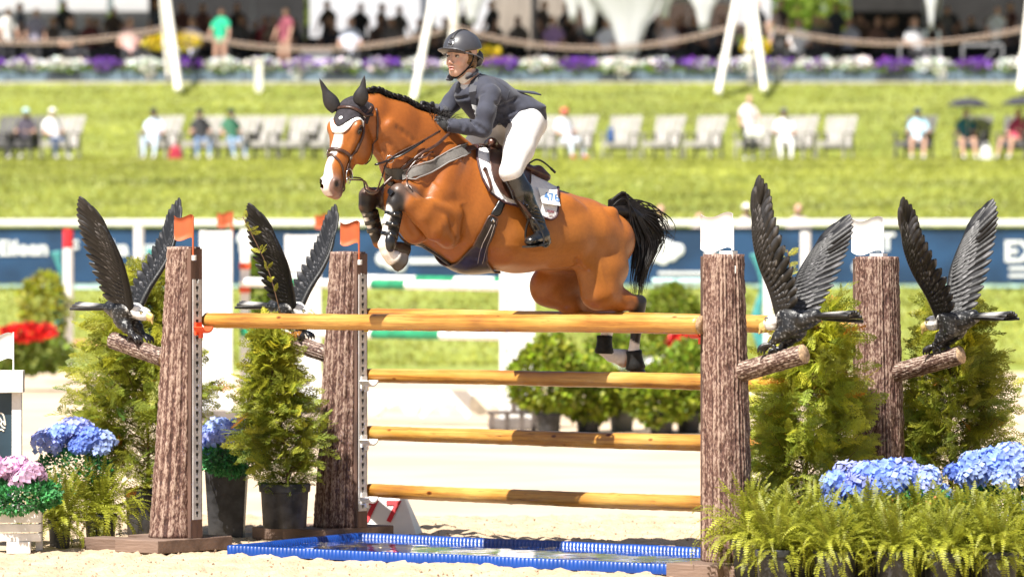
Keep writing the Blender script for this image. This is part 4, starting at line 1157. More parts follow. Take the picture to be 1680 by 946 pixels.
# rails
def rail_mat():
    m = bpy.data.materials.new("varnished_pole"); m.use_nodes = True; nt = m.node_tree; N = nt.nodes; L = nt.links; b = N["Principled BSDF"]
    b.inputs["Roughness"].default_value = .38; b.inputs["Coat Weight"].default_value = .25
    tc = N.new("ShaderNodeTexCoord"); oi = N.new("ShaderNodeObjectInfo")
    ad = N.new("ShaderNodeVectorMath"); ad.operation = 'ADD'; L.new(tc.outputs["Object"], ad.inputs[0])
    cx = N.new("ShaderNodeCombineXYZ"); mu = N.new("ShaderNodeMath"); mu.operation = 'MULTIPLY'; mu.inputs[1].default_value = 37; L.new(oi.outputs["Random"], mu.inputs[0]); L.new(mu.outputs[0], cx.inputs[0]); L.new(cx.outputs[0], ad.inputs[1])
    def noise(sc, st, det=5, ro=.6):
        mp = N.new("ShaderNodeMapping"); mp.inputs["Scale"].default_value = st; L.new(ad.outputs[0], mp.inputs[0])
        n = N.new("ShaderNodeTexNoise"); n.inputs["Scale"].default_value = sc; n.inputs["Detail"].default_value = det; n.inputs["Roughness"].default_value = ro; L.new(mp.outputs[0], n.inputs[0]); return n.outputs[0]
    def ramp(x, els):
        r = N.new("ShaderNodeValToRGB"); L.new(x, r.inputs[0]); r.color_ramp.elements[0].position, r.color_ramp.elements[0].color = els[0][0], (*els[0][1], 1)
        r.color_ramp.elements[1].position, r.color_ramp.elements[1].color = els[-1][0], (*els[-1][1], 1)
        for p, c in els[1:-1]: e_ = r.color_ramp.elements.new(p); e_.color = (*c, 1)
        return r.outputs[0]
    base = ramp(noise(3.0, (.45, 1, 1), 3), [(.32, (.28, .12, .022)), (.46, (.48, .225, .038)), (.60, (.56, .315, .075)), (.78, (.58, .42, .18))])
    fib = ramp(noise(40, (.03, 1, 1), 5, .7), [(.36, (.55, .45, .36)), (.55, (1, 1, 1))])
    mark = ramp(noise(22, (.14, 1, 1), 6, .8), [(.30, (.22, .13, .09)), (.40, (1, 1, 1))])
    vo = N.new("ShaderNodeTexVoronoi"); vo.inputs["Scale"].default_value = 9; mp = N.new("ShaderNodeMapping"); mp.inputs["Scale"].default_value = (.6, 1.1, 1.1); L.new(ad.outputs[0], mp.inputs[0]); L.new(mp.outputs[0], vo.inputs[0])
    knot = ramp(vo.outputs["Distance"], [(.05, (.16, .07, .04)), (.10, (.5, .35, .25)), (.14, (1, 1, 1))])
    out = base
    for x in (fib, mark, knot):
        mx = N.new("ShaderNodeMix"); mx.data_type = 'RGBA'; mx.blend_type = 'MULTIPLY'; mx.inputs[0].default_value = 1
        L.new(out, mx.inputs[6]); L.new(x, mx.inputs[7]); out = mx.outputs[2]
    L.new(out, b.inputs["Base Color"])
    bp = N.new("ShaderNodeBump"); bp.inputs["Strength"].default_value = .3; bp.inputs["Distance"].default_value = .004; L.new(fib, bp.inputs["Height"]); L.new(bp.outputs[0], b.inputs["Normal"])
    return m
M_rail = rail_mat()
def rail(a, b, r0, r1, label, seed):
    a, b = Vector(a), Vector(b); d = b - a; Ln = d.length; r = np.random.default_rng(seed)
    n, m = 26, 110
    x = np.linspace(0, Ln, m); x = np.concatenate([[0], x[:1] + .012, x[1:]]); th = np.linspace(0, 2 * np.pi, n, endpoint=False)
    T, X = np.meshgrid(th, x)
    rad = r0 + (r1 - r0) * X / Ln + .0014 * np.sin(X * 5 + r.uniform(0, 6)) * np.cos(T + 1) + .0008 * r.normal(size=T.shape)
    for _ in range(9):
        xk, tk = r.uniform(.1, Ln), r.uniform(0, 6.28); rad += .0045 * np.exp(-(((X - xk) / .022) ** 2 + (((T - tk + np.pi) % (2 * np.pi) - np.pi) / .4) ** 2))
    rad[0] *= .80
    off = .006 * np.sin(X * 1.3 + r.uniform(0, 6))
    v = np.stack([X, rad * np.cos(T) + off, rad * np.sin(T) + off * .4], 2).reshape(-1, 3); M = len(x)
    i = np.arange(M - 1)[:, None] * n; j = np.arange(n)[None]; j2 = (j + 1) % n
    F_ = np.stack([i + j, i + n + j, i + n + j2, i + j2], 2).reshape(-1, 4)
    fs = F_.tolist() + [list(range(n)), [(M - 1) * n + k for k in range(n)][::-1]]
    o = link("rail", mesh_np("rail", v, fs, [M_rail, M_bend], [0] * len(F_) + [1, 1]), None, a)
    o.rotation_euler = d.to_track_quat('X', 'Z').to_euler()
    return tag(o, label, "rail", "varnished timber rails")
fy = -.115
def yo(p, t): return p + ND * t
rail(yo(W(337, 525, YFL), .0), yo(W(1149, 533, YFR), .0), .044, .052, "front top rail, the varnished pole right under the horse", 1)
rail(yo(W(602, 517, YRL), .0), yo(W(1404, 535, YRR), .0), .046, .052, "rear top rail, mostly hidden behind the front top rail", 2)
rail(yo(W(602, 615, YRL), .0), yo(W(1404, 632, YRR), .0), .042, .050, "yellow rail just below the horse's hind hooves, second from the top", 3)
rail(yo(W(602, 710, YRL), .0), yo(W(1404, 733, YRR), .0), .043, .051, "third rail down, with a large dark knot, in front of the potted shrubs", 4)
rail(yo(W(603, 804, YRL), .0), yo(W(1404, 836, YRR), .0), .041, .050, "lowest rail, dark stained underneath, above the blue tray", 5)

# blue water tray
tray = empty("water_tray", WG(760, 26.4), 0, "long blue water tray with a ribbed rim on the sand under the rails", "water tray")
A_, D_ = Vector((-1.66, 26.78, 0)), Vector((-.93, 28.05, 0)); C_ = Vector((1.55, 26.25, 0)); B_ = Vector((1.02, 24.98, 0))
def wav(t, k): return .02 * math.sin(t * 9 + k) + .012 * math.sin(t * 23 + k * 2)
path = []
for (p, q, k) in ((A_, B_, 0), (B_, C_, 2), (C_, D_, 4), (D_, A_, 1)):
    L_ = (q - p).length; n = int(L_ / .0045); nrm_ = Vector(((q - p).y, -(q - p).x, 0)).normalized()
    for i in range(n):
        t = i / n; path.append(p.lerp(q, t) + nrm_ * wav(t * (L_ / 3.2), k) * math.sin(math.pi * t) + nrm_ * .0055 * abs(math.sin(math.pi * (i * L_ / n) / .027)))
o0 = Vector(tray.location); e = MB(); n = len(path); vs = []
ctr = sum(path, Vector()) / n
for i, p in enumerate(path):
    q = p - o0; inn = (ctr - p).normalized(); t2 = (path[(i + 4) % n] - path[i - 4]).normalized(); inn = Vector((-t2.y, t2.x, 0)) * .035
    vs += [q + Vector((0, 0, .004)), q + Vector((0, 0, .056)) , q + inn * .25 + Vector((0, 0, .062)), q + inn * .7 + Vector((0, 0, .056)), q + inn + Vector((0, 0, .012))]
f = []
for i in range(n):
    j = (i + 1) % n
    for k in range(4): f.append([i * 5 + k, j * 5 + k, j * 5 + k + 1, i * 5 + k + 1])
e.add(vs, f); e.build("rim", mat("tray_blue", (.005, .045, .24), .35, .12, 8, coat=.2), tray, True)
inner = [p - o0 for p in path[::12]]
for nm, z, m_ in (("tray_floor", .006, mat("tray_floor_blue", (.006, .05, .25), .4, .3, 3)), ("water", .030, None)):
    if m_ is None:
        m_ = bpy.data.materials.new("water"); m_.use_nodes = True; b = m_.node_tree.nodes["Principled BSDF"]; b.inputs["Base Color"].default_value = (.80, .9, 1, 1); b.inputs["Roughness"].default_value = .02; b.inputs["Transmission Weight"].default_value = 1; b.inputs["IOR"].default_value = 1.33
        nz = m_.node_tree.nodes.new("ShaderNodeTexNoise"); nz.inputs["Scale"].default_value = 7; bp_ = m_.node_tree.nodes.new("ShaderNodeBump"); bp_.inputs["Strength"].default_value = .25; bp_.inputs["Distance"].default_value = .02
        m_.node_tree.links.new(nz.outputs[0], bp_.inputs["Height"]); m_.node_tree.links.new(bp_.outputs[0], b.inputs["Normal"])
    c0 = ctr - o0; vs = [Vector((c0.x, c0.y, z))] + [Vector((p.x + (c0.x - p.x) * .006, p.y + (c0.y - p.y) * .012, z)) for p in inner]; k = len(inner)
    e = MB(); e.add(vs, [[0, 1 + i, 1 + (i + 1) % k] for i in range(k)]); e.build(nm, m_, tray, True)

# number sign
sg_ = empty("number_sign", WG(640, 28.95), math.radians(-8), "white wedge shaped sign with a red number seven behind the log stand", "sign")
e = MB(); yb = .12
P = [(-.20, 0), (.19, 0), (.085, .27), (-.10, .27)]
e.add([(x, -yb * (1 - z / .4), z) for x, z in P] + [(x, yb * (1 - z / .4), z) for x, z in P], [[0, 1, 2, 3], [7, 6, 5, 4], [1, 5, 6, 2], [0, 3, 7, 4], [3, 2, 6, 7], [0, 4, 5, 1]])
e.build("sign_body", mat("sign_white", (.80, .79, .78), .5, .03), sg_, bevel=.004)
tl_ = math.atan2(yb / .4, 1)
t = link("numeral", text_mesh("7", .185, mat("sign_red", (.55, .02, .03), .5), bold=.006), sg_); t.location = (.03, -.085, .14); t.rotation_euler = (math.radians(90) - tl_, 0, 0)
t = link("numeral", text_mesh("7", .185, MATS["sign_red"], bold=.006), sg_); t.location = (-.115, -.085, .14); t.rotation_euler = (math.radians(90) - tl_, 0, 0)

# ================================================================== THE EAGLES
def eagle_build():
    o = empty("eagle_statue")
    E = Field((-.36, -.2, -.08), (.24, .2, .40), .0062)
    hd = (.085, 0, .185)
    E.cone((-.19, 0, .225), (-.05, 0, .175), (.046, .044), (.072, .070), .03, u=(0, 1, 0))
    E.cone((-.04, 0, .185), (.035, 0, .205), (.060, .054), (.046, .046), .03, u=(0, 1, 0))
    E.cone((.02, 0, .205), (.075, 0, .190), .047, .040, .02)
    E.ell((.090, 0, .186), (.054, .045, .044), .012)
    E.cone((.085, -.02, .205), (.085, .02, .205), .012, .012, .012)
    for s in (1, -1):
        E.cone((-.06, s * .045, .15), (.00, s * .052, .100), (.044, .052), (.032, .038), .02, u=(0, 1, 0))
        E.cone((.00, s * .052, .100), (.045, s * .052, .055), .030, .019, .015)
        E.ell((-.05, s * .06, .215), (.07, .03, .05), .03)
    v, f, _, _ = E.mesh(); nz = vnoise(v, 70, 3)
    v = v + (np.stack([np.sin(v[:, 0] * 130 + 2 * np.sin(v[:, 1] * 90)), 0 * nz, np.sin(v[:, 2] * 150 + v[:, 1] * 60)], 1)) * .0022
    dh = v[:, 0] * .85 + (v[:, 2] - .19) * .5 + .004 * nz
    w = np.clip((dh - .018) / .012 + vnoise(v, 220, 9) * .8, 0, 1)
    c = np.array((.009, .009, .010)) * (1 - w[:, None]) + np.array((.78, .76, .73)) * w[:, None]
    dry = np.clip(vnoise(v, 240, 4) * 1.4 - .8, 0, 1) * (1 - w); c = c + dry[:, None] * .22
    link("body", mesh_np("body", v, f, [mat("statue_paint", (1, 1, 1), .38, .08, 60, .25, 120, attr="col")], None, True, np.clip(c, 0, 1)), o)
    K = Field((.08, -.06, .06), (.22, .06, .24), .004)
    K.cone((.118, 0, .184), (.158, 0, .166), (.024, .028), (.016, .024), .008, u=(0, 1, 0)); K.cone((.158, 0, .166), (.172, 0, .122), (.013, .016), (.004, .004), .01, u=(0, 1, 0)); K.cone((.115, 0, .160), (.145, 0, .143), (.012, .007), (.008, .005), .004, u=(0, 1, 0))
    v, f, _, _ = K.mesh(); bk = link("beak", mesh_np("beak", v, f, [mat("beak_yellow", (.62, .45, .16), .4)]), o)
    for s in (1, -1):
        e = MB(); e.ball((.108, s * .0405, .194), (.011, .006, .009), 10); ey = e.build("eye", mat("eye_yellow", (.7, .6, .3), .2), o, True)
        e = MB(); e.ball((.109, s * .0455, .194), .0042, 8); e.build("pupil", M_slot, ey, True)
        e = MB(); e.tube([(.092, s * .042, .206), (.108, s * .045, .207), (.124, s * .034, .199)], [.004, .006, .003], 6); e.build("brow_line", mat("statue_grey", (.12, .12, .12), .5), o, True)
        # foot: toes curling over the branch
        ft = MB()
        for a in (-.5, 0, .5):
            ft.tube(cr([(.045, s * .052, .052), (.075, s * .052 + .03 * a, .046), (.100, s * .052 + .055 * a, .026), (.106, s * .052 + .06 * a, .0)], 4), [.014] * 4 + [.013] * 4 + [.011, .009, .007, .005, .003], 8)
        ft.tube(cr([(.045, s * .052, .052), (.020, s * .050, .040), (.004, s * .050, .012)], 4), [.013] * 5 + [.009, .006, .004, .003], 8)
        ft.build("foot", mat("statue_black", (.018, .017, .019), .33, .5, 60, .2, 90, coat=.2), o, True)
    M_feath = mat("feather_paint", (.62, .62, .62), .46, .10, 60, .20, 140, attr="col", spec=.35)
    r = np.random.default_rng(5)
    def feather(V, Fc, Cc, p, d, nrm, L, w, th=.006, bend=.0, pale=1.0):
        p = np.array(p, float); d = np.array(d, float); d /= np.linalg.norm(d); nrm = np.array(nrm, float); nrm -= d * (nrm @ d); nrm /= np.linalg.norm(nrm); sd = np.cross(nrm, d)
        ts = [0, .25, .5, .72, .88, 1.0]; ws = [.55, .92, 1.0, .95, .74, .28]; o_ = len(V)
        for t, wk in zip(ts, ws):
            c_ = p + d * L * t + nrm * bend * t * t
            for (a, b) in ((-1, 0), (-.5, .55), (0, 1.0), (.5, .55), (1, 0), (0, -.5)):
                V.append(c_ + sd * a * w / 2 * wk + nrm * (b * th))
                edge = max(abs(a), t if t > .8 else 0)
                g = .018 + (.10 * (edge > .9) * max(0, r.normal(.4, .8)) + .34 * (t > .8) * max(0, r.normal(.1, .7)) + .03 * max(0, r.normal()) * (a == 0)) * pale
                Cc.append((g, g * .97, g * 1.0))
        for k in range(5):
            for q in range(6): Fc.append([o_ + k * 6 + q, o_ + k * 6 + (q + 1) % 6, o_ + k * 6 + 6 + (q + 1) % 6, o_ + k * 6 + 6 + q])
    for s in (1, -1):
        V, Fc, Cc = [], [], []
        lead = cr([(.015, s * .035, .205), (.045, s * .10, .34), (.085, s * .19, .48), (.095, s * .26, .59), (.085, s * .31, .68), (.075, s * .345, .74)], 8)
        nL = len(lead); e = MB(); e.tube(lead, [.030 - .022 * i / nL for i in range(nL)], 10, flat=.8)
        base_v = [tuple(x) for x in e.v]; V += [np.array(x) for x in base_v]; Fc += [list(x) for x in e.f]; Cc += [(.02, .02, .021)] * len(base_v)
        back = np.array((-1, s * .28, .12)); back /= np.linalg.norm(back)
        def at(t): i = t * (nL - 1); k = int(i); k2 = min(k + 1, nL - 1); return np.array(lead[k].lerp(lead[k2], i - k)), np.array((lead[min(k + 2, nL - 1)] - lead[max(k - 2, 0)]).normalized())
        def wn(t, dr): p, tg = at(t); n_ = np.cross(tg, back); return n_ / np.linalg.norm(n_)
        # primaries and secondaries
        for i in range(17):
            t = i / 16; p, tg = at(min(1, .04 + t * .90)); ang = (1 - t) ** .9
            d = back * (.45 + .85 * ang) * (1 if t < .7 else 1 - (t - .7) * 1.5) + tg * (.45 + .75 * t ** 1.5)
            L = (.165 + .105 * math.sin(math.pi * min(1, t * .9)) + (.03 if t < .6 else .03 + (t - .6) * .10)) * (1 - .30 * (t > .999))
            feather(V, Fc, Cc, p, d, wn(min(1, t), 0), L, .058 + .010 * t, .007, pale=.4)
        for side in (1, -1):
            for row, (Lr, off, n_, wd) in enumerate(((.150, .010, 19, .040), (.110, .0165, 21, .034), (.075, .022, 22, .028), (.045, .027, 22, .022))):
                for i in range(n_):
                    t = (i + .5 * (row % 2)) / n_; p, tg = at(.03 + t * (.86 - .04 * row)); ang = (1 - t) ** .9
                    d = back * (.4 + .7 * ang) + tg * (.42 + .65 * t ** 1.3)
                    nn = wn(t, 0) * side; feather(V, Fc, Cc, p + nn * off * .55, d, nn, Lr * (.85 + .3 * math.sin(math.pi * t)), wd, .006, -.006, pale=.75)
        link("wing", mesh_np("wing", np.array(V), Fc, [M_feath], None, True, np.clip(np.array(Cc), 0, 1)), o)
    V, Fc, Cc = [], [], []
    for i, a in enumerate(np.linspace(-1, 1, 7)):
        feather(V, Fc, Cc, (-.19, a * .026, .235 - .016 * a * a), (-1, a * .20, .03 - .07 * a * a), (0, -a * .5, 1), .28, .050, .014, .006, .3)
    Cc = [(.62, .60, .58) if (v_[2] > .226 and -.42 < v_[0] < -.26) else c_ for v_, c_ in zip(V, Cc)]
    link("tail", mesh_np("tail", np.array(V), Fc, [M_feath], None, True, np.clip(np.array(Cc), 0, 1)), o)
    e = MB(); e.tube([(.07, -.19, .46), (.07, .19, .46)], .0012, 4); e.build("wire", M_slot, o)
    return o
def copy_tree(o, parent=None):
    c = o.copy(); COL.objects.link(c)
    if parent: c.parent = parent
    for ch in o.children: copy_tree(ch, c)
    return c
eg = eagle_build()
spots = [(br1, .62, RRZ + .0, "leftmost black eagle statue, white head turned right, perched on a log branch"),
         (br2, .66, RRZ + .02, "black eagle statue behind the top rail, beside the second log stand"),
         (br3, .65, RRZ + math.pi, "black eagle statue facing left, on the branch right of the tall log stand"),
         (br4, .78, RRZ + math.pi - .04, "rightmost black eagle statue with wings raised over the evergreen")]
for i, (bf, t, rz, lb) in enumerate(spots):
    o = eg if i == 0 else copy_tree(eg)
    o.scale = ((.94,) * 3, (.91,) * 3, (.96,) * 3, (.95,) * 3)[i]; o.location = bf(t) - Vector((0, 0, .032 * .93)); o.rotation_euler = ((0, 0, 0, .0)[i] , 0, rz)
    if i == 2: o.rotation_euler = (math.radians(13), 0, rz)
    tag(o, lb, "eagle statue", "eagle statues on the jump")
# ================================================================== PLANTS OF THE JUMP
def place(tv, tf, Ms, tints=None):
    """copies of one small piece under many 4x4 matrices, joined"""
    Ms = np.asarray(Ms, np.float32); n = len(Ms); k = len(tv)
    v = np.einsum('nij,kj->nki', Ms[:, :3, :3], tv) + Ms[:, None, :3, 3]
    f = (tf[None] + (np.arange(n) * k)[:, None, None]).reshape(-1, tf.shape[1])
    c = np.repeat(tints, k, 0) if tints is not None else None
    return v.reshape(-1, 3), f, c
def basis(d, up, roll, s, pos):
    """matrices whose +x runs along d; arrays (n,3)"""
    d = d / np.linalg.norm(d, axis=1)[:, None]; y = np.cross(up, d); y /= np.linalg.norm(y, axis=1)[:, None] + 1e-9; z = np.cross(d, y)
    c, s_ = np.cos(roll)[:, None], np.sin(roll)[:, None]; y2 = y * c + z * s_; z2 = np.cross(d, y2)
    M = np.zeros((len(d), 4, 4)); M[:, :3, 0] = d * s[:, None]; M[:, :3, 1] = y2 * s[:, None]; M[:, :3, 2] = z2 * s[:, None]; M[:, :3, 3] = pos; M[:, 3, 3] = 1
    return M
def leafmat(name, col, tr=.35, rough=.5, var=.35): return mat(name, col, rough, var, 9, 0, trans=tr, attr="col")
M_thuja = leafmat("thuja_leaf", (.25, .285, .038), .48)
M_fern = leafmat("fern_leaf", (.32, .345, .036), .5)
M_green = leafmat("planter_leaf", (.05, .22, .07), .30)
M_blue = leafmat("hydrangea_blue", (.26, .36, .78), .30, .6, .18)
M_pink = leafmat("hydrangea_pink", (.72, .46, .66), .30, .6, .15)
M_stem = mat("twig_brown", (.14, .075, .04), .7)
M_pot = mat("black_pot", (.028, .028, .030), .5, .5, 14, .25, 30)
M_soil = mat("soil", (.04, .028, .02), .9)

def thuja_spray(r):
    V, F = [], []
    def seg(a, d, L, w, nz):
        d = d / np.linalg.norm(d); s = np.cross(nz, d); s /= np.linalg.norm(s); i = len(V)
        V.extend([a, a + d * L * .45 + s * w, a + d * L, a + d * L * .45 - s * w]); F.append([i, i + 1, i + 2, i + 3])
    z = np.array((0, 0, 1.0)); L = .17
    n = 9
    for i in range(n):
        t = i / n; a = np.array((L * t, 0, -.03 * t * t)); seg(a, np.array((1, 0, -.3 * t)), L / n * 1.3, .0024, z)
        for s in (-1, 1):
            ln = (.085 * (1 - t) ** .7 * (.5 + min(1, t * 3) * .5)) * r.uniform(.75, 1.1)
            ang = .75; d = np.array((math.cos(ang), s * math.sin(ang), r.uniform(-.25, .15)))
            m = max(2, int(ln / .014))
            for k in range(m):
                b = a + d * ln * (k / m); zz = z + np.array((0, 0, 0)) + r.normal(size=3) * .2; seg(b, d, ln / m * 1.3, .0026, zz)
                if k > 0 or m < 3:
                    for s2 in (-1, 1):
                        d2 = np.array((math.cos(ang + s2 * .6), s * math.sin(ang + s2 * .6), r.uniform(-.2, .2))); seg(b, d2, .024 * (1.15 - k / m) * r.uniform(.7, 1.2), .0028, zz)
    return np.array(V), np.array(F)
SPR = [thuja_spray(np.random.default_rng(i)) for i in range(3)]

def thuja(px, Y, zbase, H, W_, label, seed, lean=0.0, potr=.19, poth=.30, nb=190, topw=.35, bias=(0, 0), tone=1.0, cat="shrub"):
    r = np.random.default_rng(seed); root = empty("potted_arborvitae", WG(px, Y, zbase), 0, label, "shrub", "potted arborvitae around the jump")
    e = MB(); trunk = cr([(0, 0, poth * .6), (.02, 0, H * .3), (lean * .5, .02, H * .65), (lean, 0, H * .97)], 6); e.tube(trunk, [.014 - .010 * i / len(trunk) for i in range(len(trunk))], 6)
    P, D, T = [], [], []; tips = []
    for i in range(nb):
        h = poth * .8 + (H - poth * .8) * (i / nb) ** .85; t = (h - poth) / (H - poth); az = r.uniform(0, 6.283)
        w = W_ * (1 - max(0, t - .25) / .75 * (1 - topw * .3)) * (.55 + .45 * min(1, (t + .15) / .3)) * r.uniform(.55, 1.15)
        if t > .93: w = min(w, .10)
        base = np.array((lean * t, 0, h)); out = np.array((math.cos(az) + bias[0] * t, math.sin(az) + bias[1], 0)); rise = r.uniform(.35, .95) + .5 * max(0, t - .6)
        tip = base + out * w + np.array((0, 0, w * rise))
        mid = base + out * w * .5 + np.array((0, 0, w * rise * .30))
        if i % 3 == 0: e.tube([base, mid, tip], [.0045, .003, .0015], 4, False)
        ns_ = max(2, int(w / .045))
        for k in range(ns_ + 1):
            u = .30 + .70 * k / ns_; p = base * (1 - u) ** 2 + 2 * mid * u * (1 - u) + tip * u * u
            dirv = out * .9 + np.array((r.normal() * .55, r.normal() * .55, r.uniform(-.55, .55) + .15 * rise))
            P.append(p); D.append(dirv); T.append(t + r.normal() * .0)
    for k in range(int(nb * .05)): P.append(np.array((lean, 0, H * r.uniform(.93, 1.0)))); D.append(np.array((r.normal() * .4, r.normal() * .4, 1.2))); T.append(1)
    P, D, T = np.array(P), np.array(D), np.array(T); n = len(P)
    M = basis(D, np.tile([0, 0, 1.0], (n, 1)) + r.normal(size=(n, 3)) * .5, r.normal(size=n) * .9, r.uniform(.65, 1.1, n), P)
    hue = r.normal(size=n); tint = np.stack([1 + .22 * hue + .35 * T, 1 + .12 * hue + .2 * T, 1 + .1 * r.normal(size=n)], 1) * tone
    br = r.random(n) < .012; tint[br] = np.array((2.0, .75, .6))
    e.build("trunk", M_stem, root, True)
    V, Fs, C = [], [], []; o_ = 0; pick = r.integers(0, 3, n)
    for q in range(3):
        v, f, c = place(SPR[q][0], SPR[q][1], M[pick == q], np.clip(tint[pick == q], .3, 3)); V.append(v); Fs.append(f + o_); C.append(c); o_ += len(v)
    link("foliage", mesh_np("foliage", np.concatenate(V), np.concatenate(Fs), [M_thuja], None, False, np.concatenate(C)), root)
    pot(root, potr, poth)
    return root
def pot(root, r_, h, m=None, z=0, loc=(0, 0)):
    e = MB(); e.lathe([(r_ * .82, 0), (r_ * .85, .01), (r_ * .93, h * .80), (r_ * 1.0, h * .82), (r_ * 1.02, h * .97), (r_ * .99, h), (r_ * .94, h * .97), (r_ * .92, h * .88)], 28, (loc[0], loc[1], z), cap=False)
    p = e.build("pot", m or M_pot, root, True, autos=.7)
    e = MB(); e.lathe([(r_ * .93, h * .89), (r_ * .4, h * .93), (.001, h * .94)], 16, (loc[0], loc[1], z), cap=False); e.build("soil", M_soil, p, True)
    return p

thuja(238, 28.7, 0, 1.62, .42, "large feathery evergreen in a black pot behind the leftmost log stand", 1, lean=.0, potr=.13, poth=.30, nb=300, bias=(-.12, 0), topw=.7, tone=1.15)
thuja(467, 27.85, .10, 1.17, .20, "slim evergreen in a grey black pot left of the second log stand", 2, lean=-.10, potr=.155, poth=.27, nb=280, topw=.2, tone=1.15)
thuja(1315, 25.55, 0, 1.45, .32, "bright evergreen between the two right log stands", 3, lean=.10, nb=320, topw=.9, tone=1.5)
thuja(1555, 26.3, 0, 1.42, .33, "dark evergreen under the rightmost eagle", 4, lean=.02, nb=330, topw=.8, bias=(.1, 0), tone=1.1)
# thin leaders that rise above the crowns
def leader(px0, py0, px1, py1, Y, label, seed):
    r = np.random.default_rng(seed); a, b = W(px0, py0, Y), W(px1, py1, Y); root = empty("arborvitae_leader", a, 0, label, "branch", "thin evergreen shoots above the jump plants")
    P = cr([(0, 0, 0), (b - a) * .5 + Vector((.03 * (1 if seed % 2 else -1), 0, 0)), b - a], 6); e = MB(); e.tube(P, [.003] * len(P), 4); e.build("stem", M_stem, root, True)
    pts = []; dd = []
    for k in range(18):
        u = r.uniform(.25, 1.0) * (len(P) - 1); i = int(u); p = P[i].lerp(P[min(i + 1, len(P) - 1)], u - i); pts.append(p); dd.append((r.normal(), r.normal() * .5, r.uniform(.1, 1)))
    M = basis(np.array(dd), np.tile([0, -1.0, .2], (18, 1)), r.normal(size=18), r.uniform(.22, .42, 18), np.array(pts))
    v, f, c = place(*SPR[0], M, np.tile([2.0, 1.7, 1.2], (18, 1))); link("foliage", mesh_np("foliage", v, f, [M_thuja], None, False, c), root)
leader(462, 520, 398, 355, 27.9, "thin pale green shoot beside the second eagle's left wing", 1)
leader(1330, 520, 1292, 410, 25.6, "thin pale green shoot between the wings of the right hand eagle", 2)

# fern fronds, four kinds, shared
def frond(seed, L, arch, droop):
    r = np.random.default_rng(seed); n = 23; V, F, C = [], [], []
    def pt(t): return np.array((L * (math.sin(min(1.5, t * arch)) / math.sin(min(1.5, arch))) * .9, .02 * math.sin(t * 3 + seed) * t, L * (.62 * t * (1.6 - droop * t))))
    i0 = 0
    for i in range(n):
        t = .08 + .92 * i / n; a = pt(t); b = pt(t + .02); d = (b - a) / np.linalg.norm(b - a); s = np.array((0, 1.0, 0)); nz = np.cross(d, s)
        w = .036 * (math.sin(math.pi * min(1, t * .95 + .06)) ** .6) * (1 - .55 * t) * r.uniform(.85, 1.1) + .003
        for sd_ in (-1, 1):
            dd = s * sd_ * .95 + d * .30 - nz * (-.10) + r.normal(size=3) * .10; wd = .0058 * (1 - .3 * t)
            k = len(V); V.extend([a - d * wd * .6, a + dd * w * .55 - d * wd, a + dd * w, a + dd * w * .55 + d * wd, a + d * wd * .6]); F.append([k, k + 1, k + 2, k + 3, k + 4])
            C.extend([[1 + .25 * t + r.normal() * .1] * 3] * 5)
        k = len(V); V.extend([a + s * .0016, a - s * .0016, pt(min(1, t + 1.0 / n)) - s * .0013, pt(min(1, t + 1.0 / n)) + s * .0013]); F.append([k, k + 1, k + 2, k + 3]); C.extend([(1.1, .9, .8)] * 4)
    return mesh_np("frond", np.array(V), F, [M_fern], None, False, np.clip(np.array(C), .4, 2))
FR = [frond(i, L, a, d) for i, (L, a, d) in enumerate([(.36, 1.0, .75), (.40, 1.25, 1.15), (.34, .8, .45), (.42, 1.4, 1.75), (.34, 1.3, 2.0)])]
def fern(px, Y, z, label, seed, n=46, sc=1.0, potr=.13, poth=.20, tone=None, grp="ferns in front of the jump"):
    r = random.Random(seed); root = empty("potted_fern", WG(px, Y, z), 0, label, "fern", grp)
    pot(root, potr, poth)
    for i in range(n):
        t = i / n; tilt = .95 - 1.35 * t + r.uniform(-.2, .2)
        o = link("frond", FR[r.choice((1, 3, 4)) if t > .40 else r.choice((0, 1, 2))] , root, (r.uniform(-.05, .05), r.uniform(-.05, .05), poth * .92), (r.uniform(-.35, .35), -tilt * .75, r.uniform(0, 6.283)), sc * r.uniform(.75, 1.15))
    for i in range(int(n * .30)):
        link('frond', FR[r.choice((0, 1, 2, 4))], root, (0, 0, poth * .95), (r.uniform(-.5, .5), r.uniform(.25, 1.0), r.uniform(0, 6.283)), sc * r.uniform(.7, 1.0))
    return root
fern(98, 27.5, 0, "fern in a small black pot beside the white planter box", 1, 120, .85, .07, .17)
fern(165, 27.9, 0, "fern under the left blue hydrangeas, beside the log base", 2, 120, .95, .10, .18)
fr_spots = [(1275, 24.0, -.02, 'fern nearest the tray corner, front row', 100, .80), (1370, 23.85, -.02, 'low fern left of the grey pot', 100, .78), (1470, 23.85, -.02, 'low fern right of the grey pot', 100, .78), (1550, 23.85, -.02, 'low fern before the deep blue hydrangeas', 100, .80), (1635, 23.85, -.02, 'low front fern in the right corner', 100, .80), (1235, 24.55, 0, "fern overlapping the foot of the tall log stand", 120, .95), (1330, 24.35, 0, "second fern from the tall log stand, front row", 125, .92), (1425, 24.1, 0, "fern in the grey pot at the bottom edge of the picture", 125, .88), (1505, 24.45, 0, "fern under the gap between the right blue hydrangeas", 125, .92), (1590, 24.15, 0, "fern just left of the lower right corner", 125, .92), (1680, 24.4, 0, "fern in the lower right corner", 125, .92)]
for i, (px, Y, z, lb, n, sc) in enumerate(fr_spots): fern(px, Y, z + .03, lb, 20 + i, n, sc, .115, .20)

